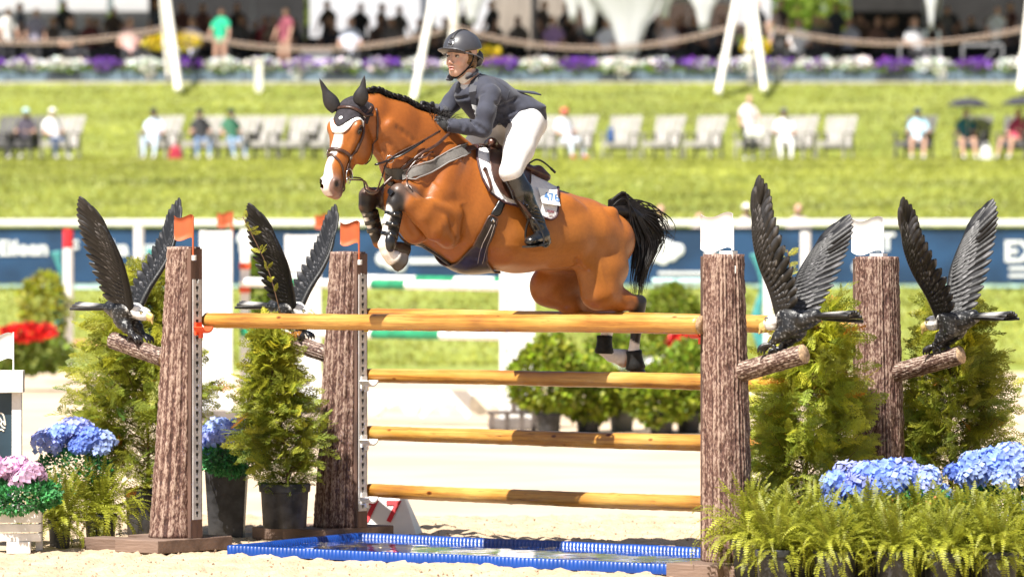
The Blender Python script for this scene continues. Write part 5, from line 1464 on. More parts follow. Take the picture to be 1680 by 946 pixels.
# hydrangea flower heads and small green leaves
def head_mesh(seed, m, R=.085, nf=58, ps=.0175):
    r = np.random.default_rng(seed); V, F, C = [], [], []
    for i in range(nf):
        ph = math.acos(1 - 1.35 * (i + .5) / nf); th = i * 2.39996; n = np.array((math.sin(ph) * math.cos(th), math.sin(ph) * math.sin(th), math.cos(ph))); p = n * R * r.uniform(.88, 1.08) * np.array((1, 1, .85))
        n = n + r.normal(size=3) * .25; n /= np.linalg.norm(n); u = np.cross(n, [0.3, .2, 1]); u /= np.linalg.norm(u); w = np.cross(n, u); a0 = r.uniform(0, 1.57)
        tint = np.clip(1 + .22 * r.normal(), .6, 1.5)
        for q in range(4):
            a = a0 + q * 1.5708; d = u * math.cos(a) + w * math.sin(a); s = np.cross(n, d); k = len(V)
            V.extend([p, p + d * ps * .6 - s * ps * .62 + n * .003, p + d * ps * 1.25 + n * .006, p + d * ps * .6 + s * ps * .62 + n * .003]); F.append([k, k + 1, k + 2, k + 3])
            C.extend([(tint * .9, tint * .95, tint), (tint, tint, tint), (tint * 1.12, tint * 1.1, tint), (tint, tint, tint)])
    return mesh_np("flower_head", np.array(V), F, [m], None, False, np.clip(np.array(C), .3, 1.7))
M_blues = [leafmat('hydrangea_blue_%s' % n_, c_, .30, .6, .18) for n_, c_ in (('pale', (.33, .43, .78)), ('deep', (.17, .27, .74)), ('lilac', (.34, .38, .76)), ('clear', (.24, .36, .80)))]
HB_ = [head_mesh(i, M_blues[i % 4], (.085, .075, .09, .08)[i % 4]) for i in range(8)]; HP_ = [head_mesh(i + 9, M_pink, .07, 40, .019) for i in range(2)]
LF = (np.array([(0, 0, 0), (.45, .30, .04), (1, 0, 0), (.45, -.30, .04)]), np.array([[0, 1, 2, 3]]))
def leaves(root, name, m, c, rad, n, size, seed, tint=(1, 1, 1), stuff=False, shape=None, wid=1.0):
    r = np.random.default_rng(seed); ph = r.uniform(-1, 1, n); th = r.uniform(0, 6.283, n); q = np.sqrt(1 - ph ** 2); nn = np.stack([q * np.cos(th), q * np.sin(th), ph], 1)
    lump = 1 + .16 * vnoise(nn, 3.2, seed) ; P = np.array(c) + nn * (r.uniform(.55, 1, n) ** .5 * lump)[:, None] * np.array(rad)
    D = nn + r.normal(size=(n, 3)) * .7 + np.array((0, 0, .2)); M = basis(D, np.tile([0, 0, 1.0], (n, 1)) + r.normal(size=(n, 3)) * .4, r.normal(size=n) * .8, size * r.uniform(.6, 1.3, n), P)
    t = np.array(tint) * (1 + .28 * r.normal(size=(n, 1))) * (1 + .1 * r.normal(size=(n, 3))); tv = LF[0] * np.array((1, wid, 1))
    v, f, cc_ = place(tv, LF[1], M, np.clip(t, .3, 2.5)); o = link(name, mesh_np(name, v, f, [m], None, False, cc_), root)
    return o
def hydrangea(px, Y, z, label, heads, hm, cen, rad, seed, nl=2600, tint=(1, 1, 1), grp="blue hydrangeas around the jump"):
    r = random.Random(seed); root = empty("hydrangea", WG(px, Y, z), 0, label, "flowers", grp)
    leaves(root, "foliage", M_green, cen, rad, nl, .028, seed, tint)
    for (x, y, zz, s) in heads:
        link("flower_head", r.choice(hm), root, (x, y, zz), (r.uniform(.1, .6), r.uniform(-.4, .4), r.uniform(0, 6)), s)
    return root
def dome(n, rx, ry, rz, z0, seed, s=1.0, xb=0):
    r = random.Random(seed); out = []
    for i in range(n):
        a = i * 2.4; q = math.sqrt((i + .5) / n); out.append((rx * q * math.cos(a) + r.uniform(-.02, .02) + xb, -abs(ry * q * math.sin(a)) if i % 3 else ry * q * math.sin(a), z0 + rz * math.sqrt(max(0, 1 - q * q * .95)) + r.uniform(-.02, .02), s * r.uniform(.85, 1.15)))
    return out
hydrangea(118, 28.0, 0, "pale blue hydrangeas behind the left fern", dome(14, .20, .10, .13, .54, 1), HB_, (0, 0, .42), (.24, .16, .16), 1)
hydrangea(375, 28.25, 0, "blue hydrangeas in the tall black box between the left log stands", dome(10, .15, .10, .13, .54, 2), HB_, (.02, 0, .50), (.20, .15, .10), 2)
hydrangea(1452, 24.75, 0, "blue hydrangeas beside the tall log stand's evergreen, nearer the middle", dome(22, .30, .14, .15, .42, 3) + [(-.02, -.13, .33, .9), (.0, -.15, .27, .8), (-.30, -.05, .40, .9)], HB_, (.04, 0, .36), (.36, .18, .12), 3, 3600)
hydrangea(1650, 24.95, 0, "deep blue hydrangeas at the right edge of the picture", dome(22, .30, .14, .19, .46, 4) + [(.05, -.14, .36, .8)], HB_, (0, 0, .36), (.34, .18, .14), 4, 3600)
e = MB()
root = empty("planter_box", WG(372, 28.55), 0, "tall tapered black planter box behind the first log stand", "planter")
x0, x1 = .105, .135
e.add([(-x0, -x0, 0), (x0, -x0, 0), (x0, x0, 0), (-x0, x0, 0), (-x1, -x1, .54), (x1, -x1, .54), (x1, x1, .54), (-x1, x1, .54)], [[3, 2, 1, 0], [0, 1, 5, 4], [1, 2, 6, 5], [2, 3, 7, 6], [3, 0, 4, 7], [4, 5, 6, 7]]); e.build("box", M_pot, root, bevel=.004)
e = MB(); e.bar((-x1, -x1, .53), (x1, -x1, .53), .02, .03); e.bar((x1, -x1 - .01, .53), (x1, x1, .53), .02, .03); e.build("lip", M_pot, root, bevel=.003)
for i, (px, Y) in enumerate(((1470, 25.0), (1600, 25.1))):
    root = empty("flower_pot", WG(px, Y), 0, ("black pot holding the middle blue hydrangeas" if i == 0 else "black pot holding the deep blue hydrangeas at the right edge"), "pot", "black pots under the blue hydrangeas"); pot(root, .17, .26)
# ferny green tufts with small red buds between the hydrangeas
tf_ = empty("trailing_greens", WG(1505, 24.6), 0, "teal green trailing plant with tiny red buds between the right hydrangeas", "plant")
leaves(tf_, "foliage", M_green, (0, 0, .40), (.17, .10, .10), 2600, .018, 41, (1.6, 1.4, 1.2))
for i in range(9):
    e = MB(); r = random.Random(i); e.ball((r.uniform(-.18, .10), -.11, r.uniform(.30, .46)), (.010, .008, .011), 7); e.build("bud", mat("bud_red", (.55, .08, .04), .5), tf_, True)

# the white planter box and board at the left edge
M_wood = mat("white_painted_wood", (.72, .69, .66), .6, .10, 12, .25, 40, stretch=(1, 1, 1))
pb = empty("white_planter_box", WG(18, 27.1), math.radians(4), "white wooden planter box at the lower left edge", "planter")
for z, hgt in ((.095, .05), (.150, .05), (.235, .11)):
    e = MB(); e.box((-.10, -.13, z + .0), (.56, .022, hgt - .003)); e.build("board", M_wood, pb, bevel=.003)
    e = MB(); e.box((.172, .0, z), (.022, .26, hgt - .003)); e.build("board", M_wood, pb, bevel=.003)
for x in (-.34, .05): 
    e = MB(); e.box((x, -.10, .035), (.14, .10, .07)); e.build("foot", M_wood, pb, bevel=.003)
e = MB(); e.box((.165, .05, .035), (.04, .12, .07)); e.build("foot", M_wood, pb, bevel=.003)
e = MB(); e.box((-.10, 0, .25), (.52, .22, .02)); e.build("soil", M_soil, pb)
hydrangea(22, 27.05, 0, "pink and lilac hydrangeas in the white planter box", dome(11, .20, .09, .10, .40, 6, 1.0, -.03) + [(-.14, -.02, .53, 1.0), (-.16, 0, .44, 1.0)], HP_, (.03, -.04, .33), (.26, .16, .10), 6, 4200, (1.3, 1.25, 1.2), grp="pink hydrangeas")
bd = empty("jump_board", WG(-30, 27.7), 0, "white framed dark board with a horse emblem at the left edge", "sign")
def wx(px): return (px + 30) / FPX * 27.7
for (a, b, z0, z1, y, th) in ((-90, 40, zof(643, 27.7), zof(607, 27.7), -.03, .10), (-90, 22, zof(760, 27.7) - .3, zof(644, 27.7), 0, .02), (20, 36, .08, zof(643, 27.7), 0, .05)):
    e = MB(); e.box(((wx(a) + wx(b)) / 2, y, (z0 + z1) / 2), (wx(b) - wx(a), th, z1 - z0)); 
    e.build({-.03: "top_rail", 0: "frame"}[y] if th != .02 else "panel", M_wood if th != .02 else mat("board_navy", (.020, .045, .065), .5, .1), bd, bevel=.003)
e = MB()
for pts in ([(-4, 680), (2, 677), (6, 681), (8, 688), (9, 697), (5, 690)], [(-6, 700), (0, 695), (5, 700), (9, 702)], [(-8, 688), (-2, 684), (3, 690), (2, 697)], [(-4, 708), (2, 704), (7, 707)]):
    e.tube(cr([(wx(x), -.0125, zof(y, 27.7)) for x, y in pts], 5), .0055, 6, flat=.3, up=(0, 1, 0))
e.build("horse_emblem", mat("emblem_cream", (.75, .70, .60), .5), bd, True)
fl_ = empty("flag", WG(22, 27.7, zof(607, 27.7)), 0, "white flag on the white board at the left edge", "flag"); e = MB(); e.tube([(0, 0, 0), (0, 0, .23)], .005, 6); e.build("flag_pole", M_wflag, fl_)
c = flag_mesh(M_wflag).build("flag_cloth", M_wflag, fl_, True); c.location = (0, 0, .06); c.scale = (1.1, 1, 1.15)
# ================================================================== GROUND AND BACKGROUND
def prof(y):
    """height of the land at depth y"""
    K_ = [(-60, 0), (73, 0), (75, .10), (80, 1.30), (90, 2.42), (100, 3.60), (107, 4.10), (111, 4.25), (126, 6.62), (127, 6.70), (400, 6.75)]
    for (a, b), (c, d) in zip(K_[:-1], K_[1:]):
        if y <= c: t = (y - a) / (c - a); return b + (d - b) * t
    return 6.75
def sheet(name, x0, x1, ys, nx, m, dz=0, amp=0, seed=0):
    xs = np.linspace(x0, x1, nx); X, Yv = np.meshgrid(xs, ys); Z = np.array([prof(y) for y in ys])[:, None] + 0 * X + dz
    P = np.stack([X, Yv, 0 * X], 2).reshape(-1, 3); 
    if amp: Z = Z + (vnoise(P, 9, seed) * .3 + vnoise(P, 23, seed + 1) * .35 + vnoise(P, 55, seed + 2) * .3).reshape(X.shape) * amp
    if amp > .02 and len(ys) > 200:
        rh = np.random.default_rng(21)
        for _ in range(190):
            hx, hy, ha_, hr = rh.uniform(-4.3, 4.3), rh.uniform(22.7, 30.8), rh.uniform(0, 3.1), rh.uniform(.045, .075)
            du = (X - hx) * math.cos(ha_) + (Yv - hy) * math.sin(ha_); dv = -(X - hx) * math.sin(ha_) + (Yv - hy) * math.cos(ha_); q = np.sqrt((du / hr) ** 2 + (dv / (hr * 1.25)) ** 2)
            Z = Z - .032 * np.exp(-q ** 4) + .012 * np.exp(-((q - 1.35) / .3) ** 2)
    v = np.stack([X, Yv, Z], 2).reshape(-1, 3); n = nx; i = np.arange(len(ys) - 1)[:, None] * n; j = np.arange(n - 1)[None]
    f = np.stack([i + j, i + j + 1, i + n + j + 1, i + n + j], 2).reshape(-1, 4)
    return tag(link(name, mesh_np(name, v, f, [m], None, True)), kind="structure")
M_sand = mat("sand", (.42, .31, .20), .95, .12, 3.0, .8, 38, col2=(.52, .40, .27), thr=(.35, .65), bdist=.02)
M_sand_far = mat("sand_far", (.52, .40, .28), .95, .10, .6, .3, 8)
sheet("sand_near", -4.5, 4.5, np.linspace(22.5, 31, 260), 320, M_sand, 0, .026, 3)
r_ = np.random.default_rng(8); n_ = 5200; cx_ = r_.uniform(-4, 4, n_); cy_ = r_.uniform(23.4, 30.5, n_); ok_ = (cy_ < 26.0) | (r_.random(n_) < .8)
tvc = np.array([(1, 0, 0), (-.4, .9, 0), (-.5, -.8, .1), (0, 0, .9), (.1, 0, -.4)]); tfc = np.array([[0, 1, 3], [1, 2, 3], [2, 0, 3], [1, 0, 4], [2, 1, 4], [0, 2, 4]])
Mc = basis(r_.normal(size=(n_, 3)), np.tile([0, 0, 1.0], (n_, 1)), r_.normal(size=n_), .004 + .010 * r_.random(n_) ** 4, np.stack([cx_, cy_, 0 * cx_ + .006], 1))
v_, f_, c_ = place(tvc, tfc, Mc[ok_]); tag(link('sand_clods', mesh_np('sand_clods', v_, f_, [mat('sand_clod', (.34, .25, .17), .95, .3, 20)], None, False)), 'small clods and crumbs of sand scattered over the arena floor', 'clods', kind='stuff')
sheet("sand_arena", -60, 60, np.array([-50, 10, 22.4, 22.5001]), 5, M_sand_far, -.01)
for nm, a, b in (("sand_arena_side", -60, -4.5), ("sand_arena_side", 4.5, 60)): sheet(nm, a, b, np.array([22.5, 31]), 3, M_sand_far, -.002)
sheet("sand_arena_back", -60, 60, np.linspace(31, 73, 40), 40, M_sand_far, -.004)
M_grass = mat("lawn", (.25, .305, .050), .8, .3, .35, .4, 20, col2=(.35, .395, .10), thr=(.35, .68), trans=.25, stretch=(.6, 1, 1), bdist=.05)
M_strip = mat("lawn_low", (.15, .225, .028), .8, .3, .5, .5, 20, col2=(.25, .30, .05), thr=(.3, .7), bdist=.05)
sheet("grass_hill", -60, 60, np.concatenate([np.linspace(73, 127, 120), [200, 400]]), 160, M_grass, 0, .05, 5)
tag(link("earth", mesh_np("earth", [(-900, -300, -.3), (900, -300, -.3), (900, 1500, -.3), (-900, 1500, -.3)], [[0, 1, 2, 3]], [mat("earth", (.15, .17, .06), .9)])), kind="structure")
# short grass tufts catching light on the slope
def tufts(name, y0, y1, n, seed):
    r = np.random.default_rng(seed); y = r.uniform(y0, y1, n); x = r.uniform(-.16, .16, n) * y; z = np.array([prof(q) for q in y]) + .02
    tv = np.array([(-.022, 0, 0), (.022, 0, 0), (0, 0, .05)]); P = np.stack([x, y, z], 1)
    D = np.tile([1.0, 0, 0], (n, 1)) + r.normal(size=(n, 3)) * .4; M = basis(D, np.tile([0, 0, 1.0], (n, 1)) + r.normal(size=(n, 3)) * .35, 0 * x, r.uniform(.6, 1.6, n), P)
    patch_ = 1 + .24 * vnoise(P * np.array((.35, .8, 0)), 1.0, seed) + .15 * vnoise(P * np.array((1, 2, 0)), 1.3, seed + 1)
    t = np.stack([patch_ * 1.15, patch_, patch_], 1) * (1 + .07 * r.normal(size=(n, 1)))
    v, f, c = place(tv, np.array([[0, 1, 2]]), M, np.clip(t, .3, 2.2)); o = link(name, mesh_np(name, v, f, [leafmat("grass_blade", (.30, .355, .065), .4)], None, False, c)); tag(o, "short mown grass growing on the spectator bank", "grass", kind="stuff")
tufts("grass", 74, 127, 215000, 3)

M_wh = mat("white_paint", (.80, .79, .77), .5, .04, 5, .1, 20)
M_navy = mat("banner_blue", (.012, .050, .125), .55, .25, 1.2)
M_bprint = mat("banner_print", (.78, .80, .82), .5, .03)
M_teal = mat("teal_paint", (.05, .26, .26), .5, .15)
M_red = mat("red_paint", (.62, .02, .03), .5)
M_grn = mat("green_paint", (.015, .22, .10), .5)
YB = 80.0
def zb_(py): return zof(py, YB)
# the ring fence: capping rail, posts and banner sections
fence = empty("banner_fence", WG(840, YB, 1.25), 0, "long white railed fence hung with navy blue printed banners below the grass bank", "fence")
fz = fence.location
def inF(o): o.location = Vector(o.location) - fz; return o
e = MB(); e.box((0, YB, zb_(365)), (36, .16, .11)); inF(e.build("top_rail", M_wh, fence, bevel=.01))
e = MB(); e.box((0, YB, zb_(469)), (36, .10, .05)); inF(e.build("bottom_rail", mat("pale_teal", (.42, .62, .60), .5), fence))
for i, px in enumerate(np.arange(-820, 2440, 152)):
    x = (px - 840) / FPX * YB; e = MB(); e.box((x + .82, YB, (zb_(373) + zb_(464)) / 2), (1.612, .03, zb_(373) - zb_(464))); inF(e.build("banner", M_navy, fence))
    e = MB(); e.box((x, YB + .07, (zb_(373) + zb_(500)) / 2), (.05, .06, zb_(373) - zb_(500))); inF(e.build("post", M_wh, fence))
def btext(s, px, py, size):
    o = link("lettering", text_mesh(s, size, M_bprint, .004, 'LEFT', .012), fence); o.location = Vector(((px - 840) / FPX * YB, YB - .03, zb_(py))) - fz; o.rotation_euler = (math.radians(90), 0, 0)
btext("Eileen", -2, 408, .36); btext("F", 113, 408, .36); btext("ka", 180, 408, .36); btext("rn", 236, 408, .36); btext("onT", 1402, 398, .42); btext("ents", 1398, 436, .36); btext("EX", 1646, 414, .52)
def blob(px, py, pts, r):
    e = MB()
    for dx, dz in pts:
        e.ball(Vector(((px + dx - 840) / FPX * YB, YB - .03, zb_(py + dz))) - fz, (r, .012, r), 14)
    e.build("logo", M_bprint, fence, True)
blob(1088, 412, [(-12, -6), (-2, -12), (10, -6), (14, 6), (0, 12), (-12, 8), (24, -2)], .115)
blob(410, 398, [(-10, -6), (0, 0), (8, 8), (-6, 10)], .12); blob(636, 425, [(-8, 0), (6, 6), (14, -4), (0, -8), (20, 10)], .12)
for (a, b, y, h) in ((670, 880, 428, 9), (1080, 1160, 448, 5), (1655, 1700, 440, 5), (1655, 1700, 452, 5)): e = MB(); e.box(Vector((((a + b) / 2 - 840) / FPX * YB, YB - .03, zb_(y))) - fz, ((b - a) / FPX * YB, .012, h / FPX * YB)); e.build("print_band", M_bprint, fence)
e = MB()

# ---- second jump in the middle distance
Y2 = 50.0
def z2(py): return zof(py, Y2)
def x2(px, Y=Y2): return (px - 840) / FPX * Y
def white_wing(px0, px1, pyt, Y, label, boards=9, foot=True):
    o = empty("white_jump_stand", WG((px0 + px1) / 2, Y), 0, label, "jump stand", "white jump stands of the far fence"); w = (px1 - px0) / FPX * Y; H = zof(pyt, Y)
    for i in range(boards):
        hh = (H - .12) / boards; e = MB(); e.box((0, 0, .12 + hh * (i + .5)), (w, .06, hh - .012)); e.build("plank", M_wh, o)
    for s in (-1, 1):
        e = MB(); e.box((s * (w / 2 + .03), 0, H / 2), (.06, .09, H)); e.build("upright", M_wh, o)
    e = MB(); e.box((0, 0, .06), (w + .35, .5, .10)); e.build("foot", mat("foot_grey", (.16, .14, .13), .7), o)
    return o
white_wing(337, 372, 378, Y2, "white planked jump stand seen between the two left log stands")
white_wing(476, 518, 385, Y2 + 3, "white planked jump stand behind the second eagle's wings")
white_wing(829, 868, 440, 47.5, "white jump stand behind the rails under the horse's belly")
e = MB()
def striped(a, b, r, cols, label):
    a, b = Vector(a), Vector(b); o = empty("striped_pole", a, 0, label, "pole", "green and white poles of the far fence"); n = len(cols); d = b - a
    for i, m in enumerate(cols): e = MB(); e.tube([d * (i / n), d * ((i + 1) / n)], r, 14); e.build("band", m, o, True, autos=.8)
striped(W(398, 463, 50.2), W(838, 470, 47.6), .050, [M_wh, M_grn, M_wh, M_wh, M_grn, M_wh, M_cup, M_wh], "upper green and white pole beyond the top rail")
striped(W(560, 456, 52.5), W(880, 462, 50), .045, [M_wh, M_cup, M_grn, M_wh, M_grn], "thin far green and white pole just above its neighbour")
striped(W(398, 545, 50.2), W(838, 551, 47.6), .050, [M_grn, M_wh, M_cup, M_wh, M_grn, M_grn, M_wh, M_wh], "lower green and white pole beyond the top rail")
cps = empty("far_cup_post", WG(402, 50.3), 0, "slim white post with orange cups left of the second eagle", "post"); e = MB(); e.box((0, 0, z2(375) / 2), (.10, .10, z2(375))); e.build("post", M_wh, cps)
for py in (436, 475): e = MB(); e.box((.0, -.07, z2(py)), (.12, .05, .07)); e.build("cup", M_orange, cps, bevel=.01)
def far_flag(px, py0, Y, label):
    o = empty("flag", WG(px, Y, zof(py0 + 24, Y)), 0, label, "flag", "far orange flags"); e = MB(); e.tube([(0, 0, -.12), (0, 0, .17)], .012, 6); e.build("flag_pole", M_oflag, o)
    c = flag_mesh(M_oflag).build("flag_cloth", M_oflag, o, True); c.location = (0, 0, 0); c.scale = (1.15, 1, 1.15)
far_flag(381, 348, 50.2, "orange flag on the far white stand left of the second eagle"); far_flag(540, 350, 53, "orange flag above the far white stand behind the second eagle")
# scalloped white filler
sc = empty("scalloped_filler", WG(715, 48.6), 0, "white filler board with a scalloped lower edge between the far stands", "jump filler")
n = 96; w = (835 - 560) / FPX * 48.6; vs = []; top = zof(640, 48.6)
for i in range(n + 1):
    x = -w / 2 + w * i / n; zb2 = .06 + .17 * abs(math.sin((x + .14) / .47 * math.pi / 1.0)) ** .8
    for y in (-.03, .03): vs += [(x, y, zb2), (x, y, top)]
f = []
for i in range(n): a = i * 4; f += [[a, a + 4, a + 5, a + 1], [a + 3, a + 7, a + 6, a + 2], [a, a + 2, a + 6, a + 4], [a + 1, a + 5, a + 7, a + 3]]
f += [[0, 1, 3, 2], [n * 4 + 2, n * 4 + 3, n * 4 + 1, n * 4]]
e = MB(); e.add(vs, f); e.build("board", M_wh, sc)
for i in range(5): e = MB(); e.lathe([(.0, 0), (.115, 0), (.115, .012), (.0, .012)], 20, (-w / 2 + .25 + i * .37, -.034, zof(648, 48.6) - .09), Matrix.Rotation(math.radians(90), 3, 'X'), cap=False); e.build("disc", mat("filler_cream", (.70, .64, .52), .6), sc)
# dark low bench right of the filler
bn = empty("wooden_step", WG(840, 46.6), 0, "dark wooden crate with slats right of the white filler", "crate")
e = MB(); e.box((0, 0, .20), (.50, .34, .03)); e.build("top", mat("crate_wood", (.10, .08, .07), .8, .4), bn)
for x in (-.2, -.05, .1, .22): e = MB(); e.box((x, -.14, .09), (.05, .05, .19)); e.build("leg", MATS["crate_wood"], bn)
for x in (.02, .10, .18): e = MB(); e.box((x, 0, .34), (.06, .30, .24)); e.build("slat", MATS["crate_wood"], bn)

# teal and white posts of a farther fence
def tealpost(px, Y, pyt, pyb, label, wave=-1, red=True):
    o = empty("teal_wave_stand", WG(px, Y, zof(pyb, Y)), 0, label, "jump stand", "white posts with teal waves"); H = (pyb - pyt) / FPX * Y
    e = MB(); e.tube([(0, 0, 0), (0, 0, H * .86)], .075, 12); e.build("post", M_wh, o, True, autos=.8)
    e = MB(); e.tube([(0, 0, H * .862), (0, 0, H)], .075, 12); e.build("post_top", M_red if red else M_wh, o, True, autos=.8)
    P = cr([(wave * .02, .02, .1), (wave * .16, .02, H * .35), (wave * .10, .02, H * .6), (wave * .16, .02, H * .78), (wave * .18, .02, H * .84)], 6); e = MB(); e.tube(P, [.05 + .03 * math.sin(i * .35) for i in range(len(P))], 10, flat=.3, up=(0, 1, 0)); e.build("wave", M_teal, o, True)
tealpost(112, 66, 376, 600, "red topped white post with a teal wave left of the leftmost eagle"); tealpost(228, 68, 372, 590, "white post with a teal wave behind the leftmost eagle", 1, False)
tealpost(1262, 60, 378, 610, "white post with a teal wave right of the tall log stand", -1); tealpost(1166, 62, 380, 610, "white post with a teal wave left of the tall log stand", 1, False); tealpost(1322, 66, 380, 600, "slim white post behind the right eagle's body", 1, False)
lp_ = empty("low_rail", WG(1120, 61, 0), 0, "pale teal and orange rail behind the tail of the horse", "pole"); e = MB(); e.tube([((1070 - 1120) / FPX * 61, 0, zof(462, 61)), ((1162 - 1120) / FPX * 61, 0, zof(462, 61))], .05, 10); e.build("pole", MATS["pale_teal"], lp_, True, autos=.8)
lp_ = empty("low_rail", WG(170, 67, 0), 0, "pale orange plank low behind the leftmost eagle", "pole"); e = MB(); e.box((0, 0, zof(562, 67)), (.95, .05, .10)); e.build("plank", mat("plank_orange", (.55, .32, .14), .6), lp_); e = MB(); e.box((0, 0, zof(470, 67)), (.95, .05, .07)); e.build("plank", MATS["pale_teal"], lp_)

# mid-distance shrubs and red flowers
M_bush = leafmat("bush_leaf", (.17, .22, .028), .4); M_redf = leafmat("red_petal", (.70, .03, .025), .2); M_whf = leafmat("white_petal", (.80, .78, .74), .2); M_yelf = leafmat("yellow_petal", (.72, .58, .03), .3); M_purf = leafmat("purple_petal", (.20, .06, .42), .3)
def bush(px, py0, py1, wpx, Y, label, seed, tint=(1, 1, 1), n=1500, size=.07, flowers=None, cat="bush", grp=None, potc=None, name="shrub"):
    zc = (zof(py0, Y) + zof(py1, Y)) / 2; rz = (zof(py0, Y) - zof(py1, Y)) / 2; rx = wpx / 2 / FPX * Y
    o = empty(name, WG(px, Y, zof(py1, Y) - (.0)), 0, label, cat, grp); z0 = zof(py1, Y)
    leaves(o, "foliage", M_bush, (0, 0, zc - z0), (rx, rx * .7, rz), n, size, seed, tint, wid=1.2)
    if flowers:
        m, nf, sz = flowers; leaves(o, "blossom", m, (0, -.05, zc - z0 + rz * .45), (rx * .95, rx * .6, rz * .55), nf, sz, seed + 5, (1, 1, 1), wid=1.6)
    if potc:
        pot(o, .13, .22, potc, z=-(z0))
    return o
M_gpot = mat("grey_pot", (.20, .20, .20), .6)
for i, (px, py0, py1, w_, lb, t, pc) in enumerate([(900, 555, 685, 120, "bush leftmost of the row behind the lower rails", (1.5, 1.45, 1), M_pot), (965, 590, 690, 120, "low bright bush in the row behind the lower rails", (1.6, 1.5, 1), M_pot), (1020, 545, 690, 140, "bush behind the horse's hind hooves", (1.3, 1.35, 1), M_gpot), (1085, 600, 695, 120, "low bush with a pale pot right of the hind hooves", (1.5, 1.45, 1), M_pot), (1130, 555, 690, 110, "bush against the tall log stand", (1.25, 1.3, 1), M_pot), (1105, 470, 580, 90, "rounded yellow green tree top right of the horse's hocks", (1.3, 1.3, 1), None), (1350, 490, 620, 80, "green bush glimpsed behind the right eagle", (1.1, 1.15, 1), None)]):
    bush(px, py0, py1, w_, 46 + (i % 3) * .4 if i < 5 else 58, lb, 60 + i, t, 2400, .075, None, "bush", "shrubs behind the jump", pc)
rf = empty("red_flowers", WG(1125, 47, zof(585, 47)), 0, "clump of red flowers left of the tall log stand", "flowers"); leaves(rf, "blossom", M_redf, (0, 0, .16), (.17, .12, .11), 420, .06, 77, (1, 1, 1), wid=1.6)
wf = empty("white_flowers", WG(1055, 46.6, zof(612, 46.6)), 0, "mound of white flowers behind the horse's hind hooves", "flowers"); leaves(wf, "blossom", M_whf, (0, 0, .06), (.42, .15, .085), 1100, .05, 78, (1.1, 1.1, 1.1), wid=1.7)
bush(40, 550, 612, 150, 62, "round dark green bush under the red flowers at the left", 90, (1, 1.1, 1), 2000, .08, None, "bush"); bush(75, 440, 560, 80, 66, "yellow green young tree left of the leftmost eagle", 91, (1.9, 1.5, 1), 1200, .09)
rf = empty("red_flowers", WG(44, 61.5, zof(556, 61.5)), 0, "wide mound of red flowers at the left edge", "flowers"); leaves(rf, "blossom", M_redf, (0, 0, .09), (.36, .2, .09), 800, .07, 79, (1, 1, 1), wid=1.6)
for i, (px, py0, py1, w_) in enumerate(((445, 520, 640, 50), (425, 420, 520, 40))): bush(px, py0, py1, w_, 52, ["dark bush behind the slim evergreen", "small bush between the second eagle's wings"][i], 95 + i, (1.0, 1.1, 1), 700, .08, None, "bush")

# ---- adirondack chairs
YC = 108.5; ZC = prof(YC)
M_chair = mat("chair_wood", (.32, .30, .28), .7, .15, 4); M_chdk = mat("chair_shade_wood", (.09, .085, .09), .7, .2, 4)  # second wood is the chair wood darkened, shade put into its colour
def chair_build(m):
    o = empty("adirondack_chair")
    for i in range(5): e = MB(); a = (i - 2) * .128; e.bar((a * .9, .16, .28), (a * 1.08, .50, .93), .108, .02, (0, -1, .4)); e.build("back_slat", m, o)
    for i in range(5): e = MB(); y = -.32 + i * .11; e.box((0, y, .37 - (y + .32) * .28), (.52, .10, .02), Matrix.Rotation(-.27, 3, 'X')); e.build("seat_slat", m, o)
    for s in (-1, 1):
        e = MB(); e.box((s * .31, -.02, .56), (.12, .62, .022)); e.build("armrest", m, o)
        e = MB(); e.box((s * .29, -.30, .275), (.03, .10, .55)); e.build("leg", m, o)
        e = MB(); e.box((s * .29, .26, .275), (.03, .08, .55)); e.build("leg", m, o)
    e = MB(); e.box((0, -.36, .33), (.54, .02, .10)); e.build("front_board", m, o)
    return o
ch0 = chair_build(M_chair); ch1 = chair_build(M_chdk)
first = {0: True, 1: True}
def chair(px, py, rz, dark, label, Y=YC):
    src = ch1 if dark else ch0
    o = src if first[dark] else copy_tree(src); first[dark] = False
    o.location = WG(px, Y, prof(Y)); o.rotation_euler = (0, 0, rz - .22); o.scale = (1.15,) * 3
    tag(o, label, "chair", "adirondack chairs on the grass bank"); return o
chairs = [(5, 1, "dark garden chair at the far left edge of the bank"), (38, 1, "garden chair under the person with a pale cap at the left"), (100, 0, "grey garden chair of the person in a white hat"), (262, 0, "garden chair of the person in a light blue shirt"), (330, 0, "garden chair of the person in a black shirt"), (388, 0, "garden chair of the person in a green shirt"), (430, 0, "narrow looking empty garden chair right of the green shirted person"), (485, 0, "empty grey garden chair left of the horse's ears"), (527, 0, "empty garden chair hidden behind the horse's left ear"), (880, 0, "garden chair just right of the rider's breeches"), (942, 0, "garden chair of the person in a red cap"), (1018, 0, "empty garden chair with a dark blue bag on its arm"), (1086, 0, "second of four pale empty garden chairs in a row"), (1154, 0, "third of four pale empty garden chairs in a row"), (1237, 0, "garden chair of the standing person in pale pink"), (1305, 0, "garden chair of the small person in white"), (1370, 0, "empty garden chair at the right end of the pale row"), (1500, 1, "dark garden chair of the large person in a pale blue shirt"), (1595, 1, "dark garden chair under the first black umbrella"), (1665, 1, "dark garden chair under the second black umbrella")]
for px, dk, lb in chairs: chair(px, 262, math.radians(random.uniform(-14, -4)), dk, lb)

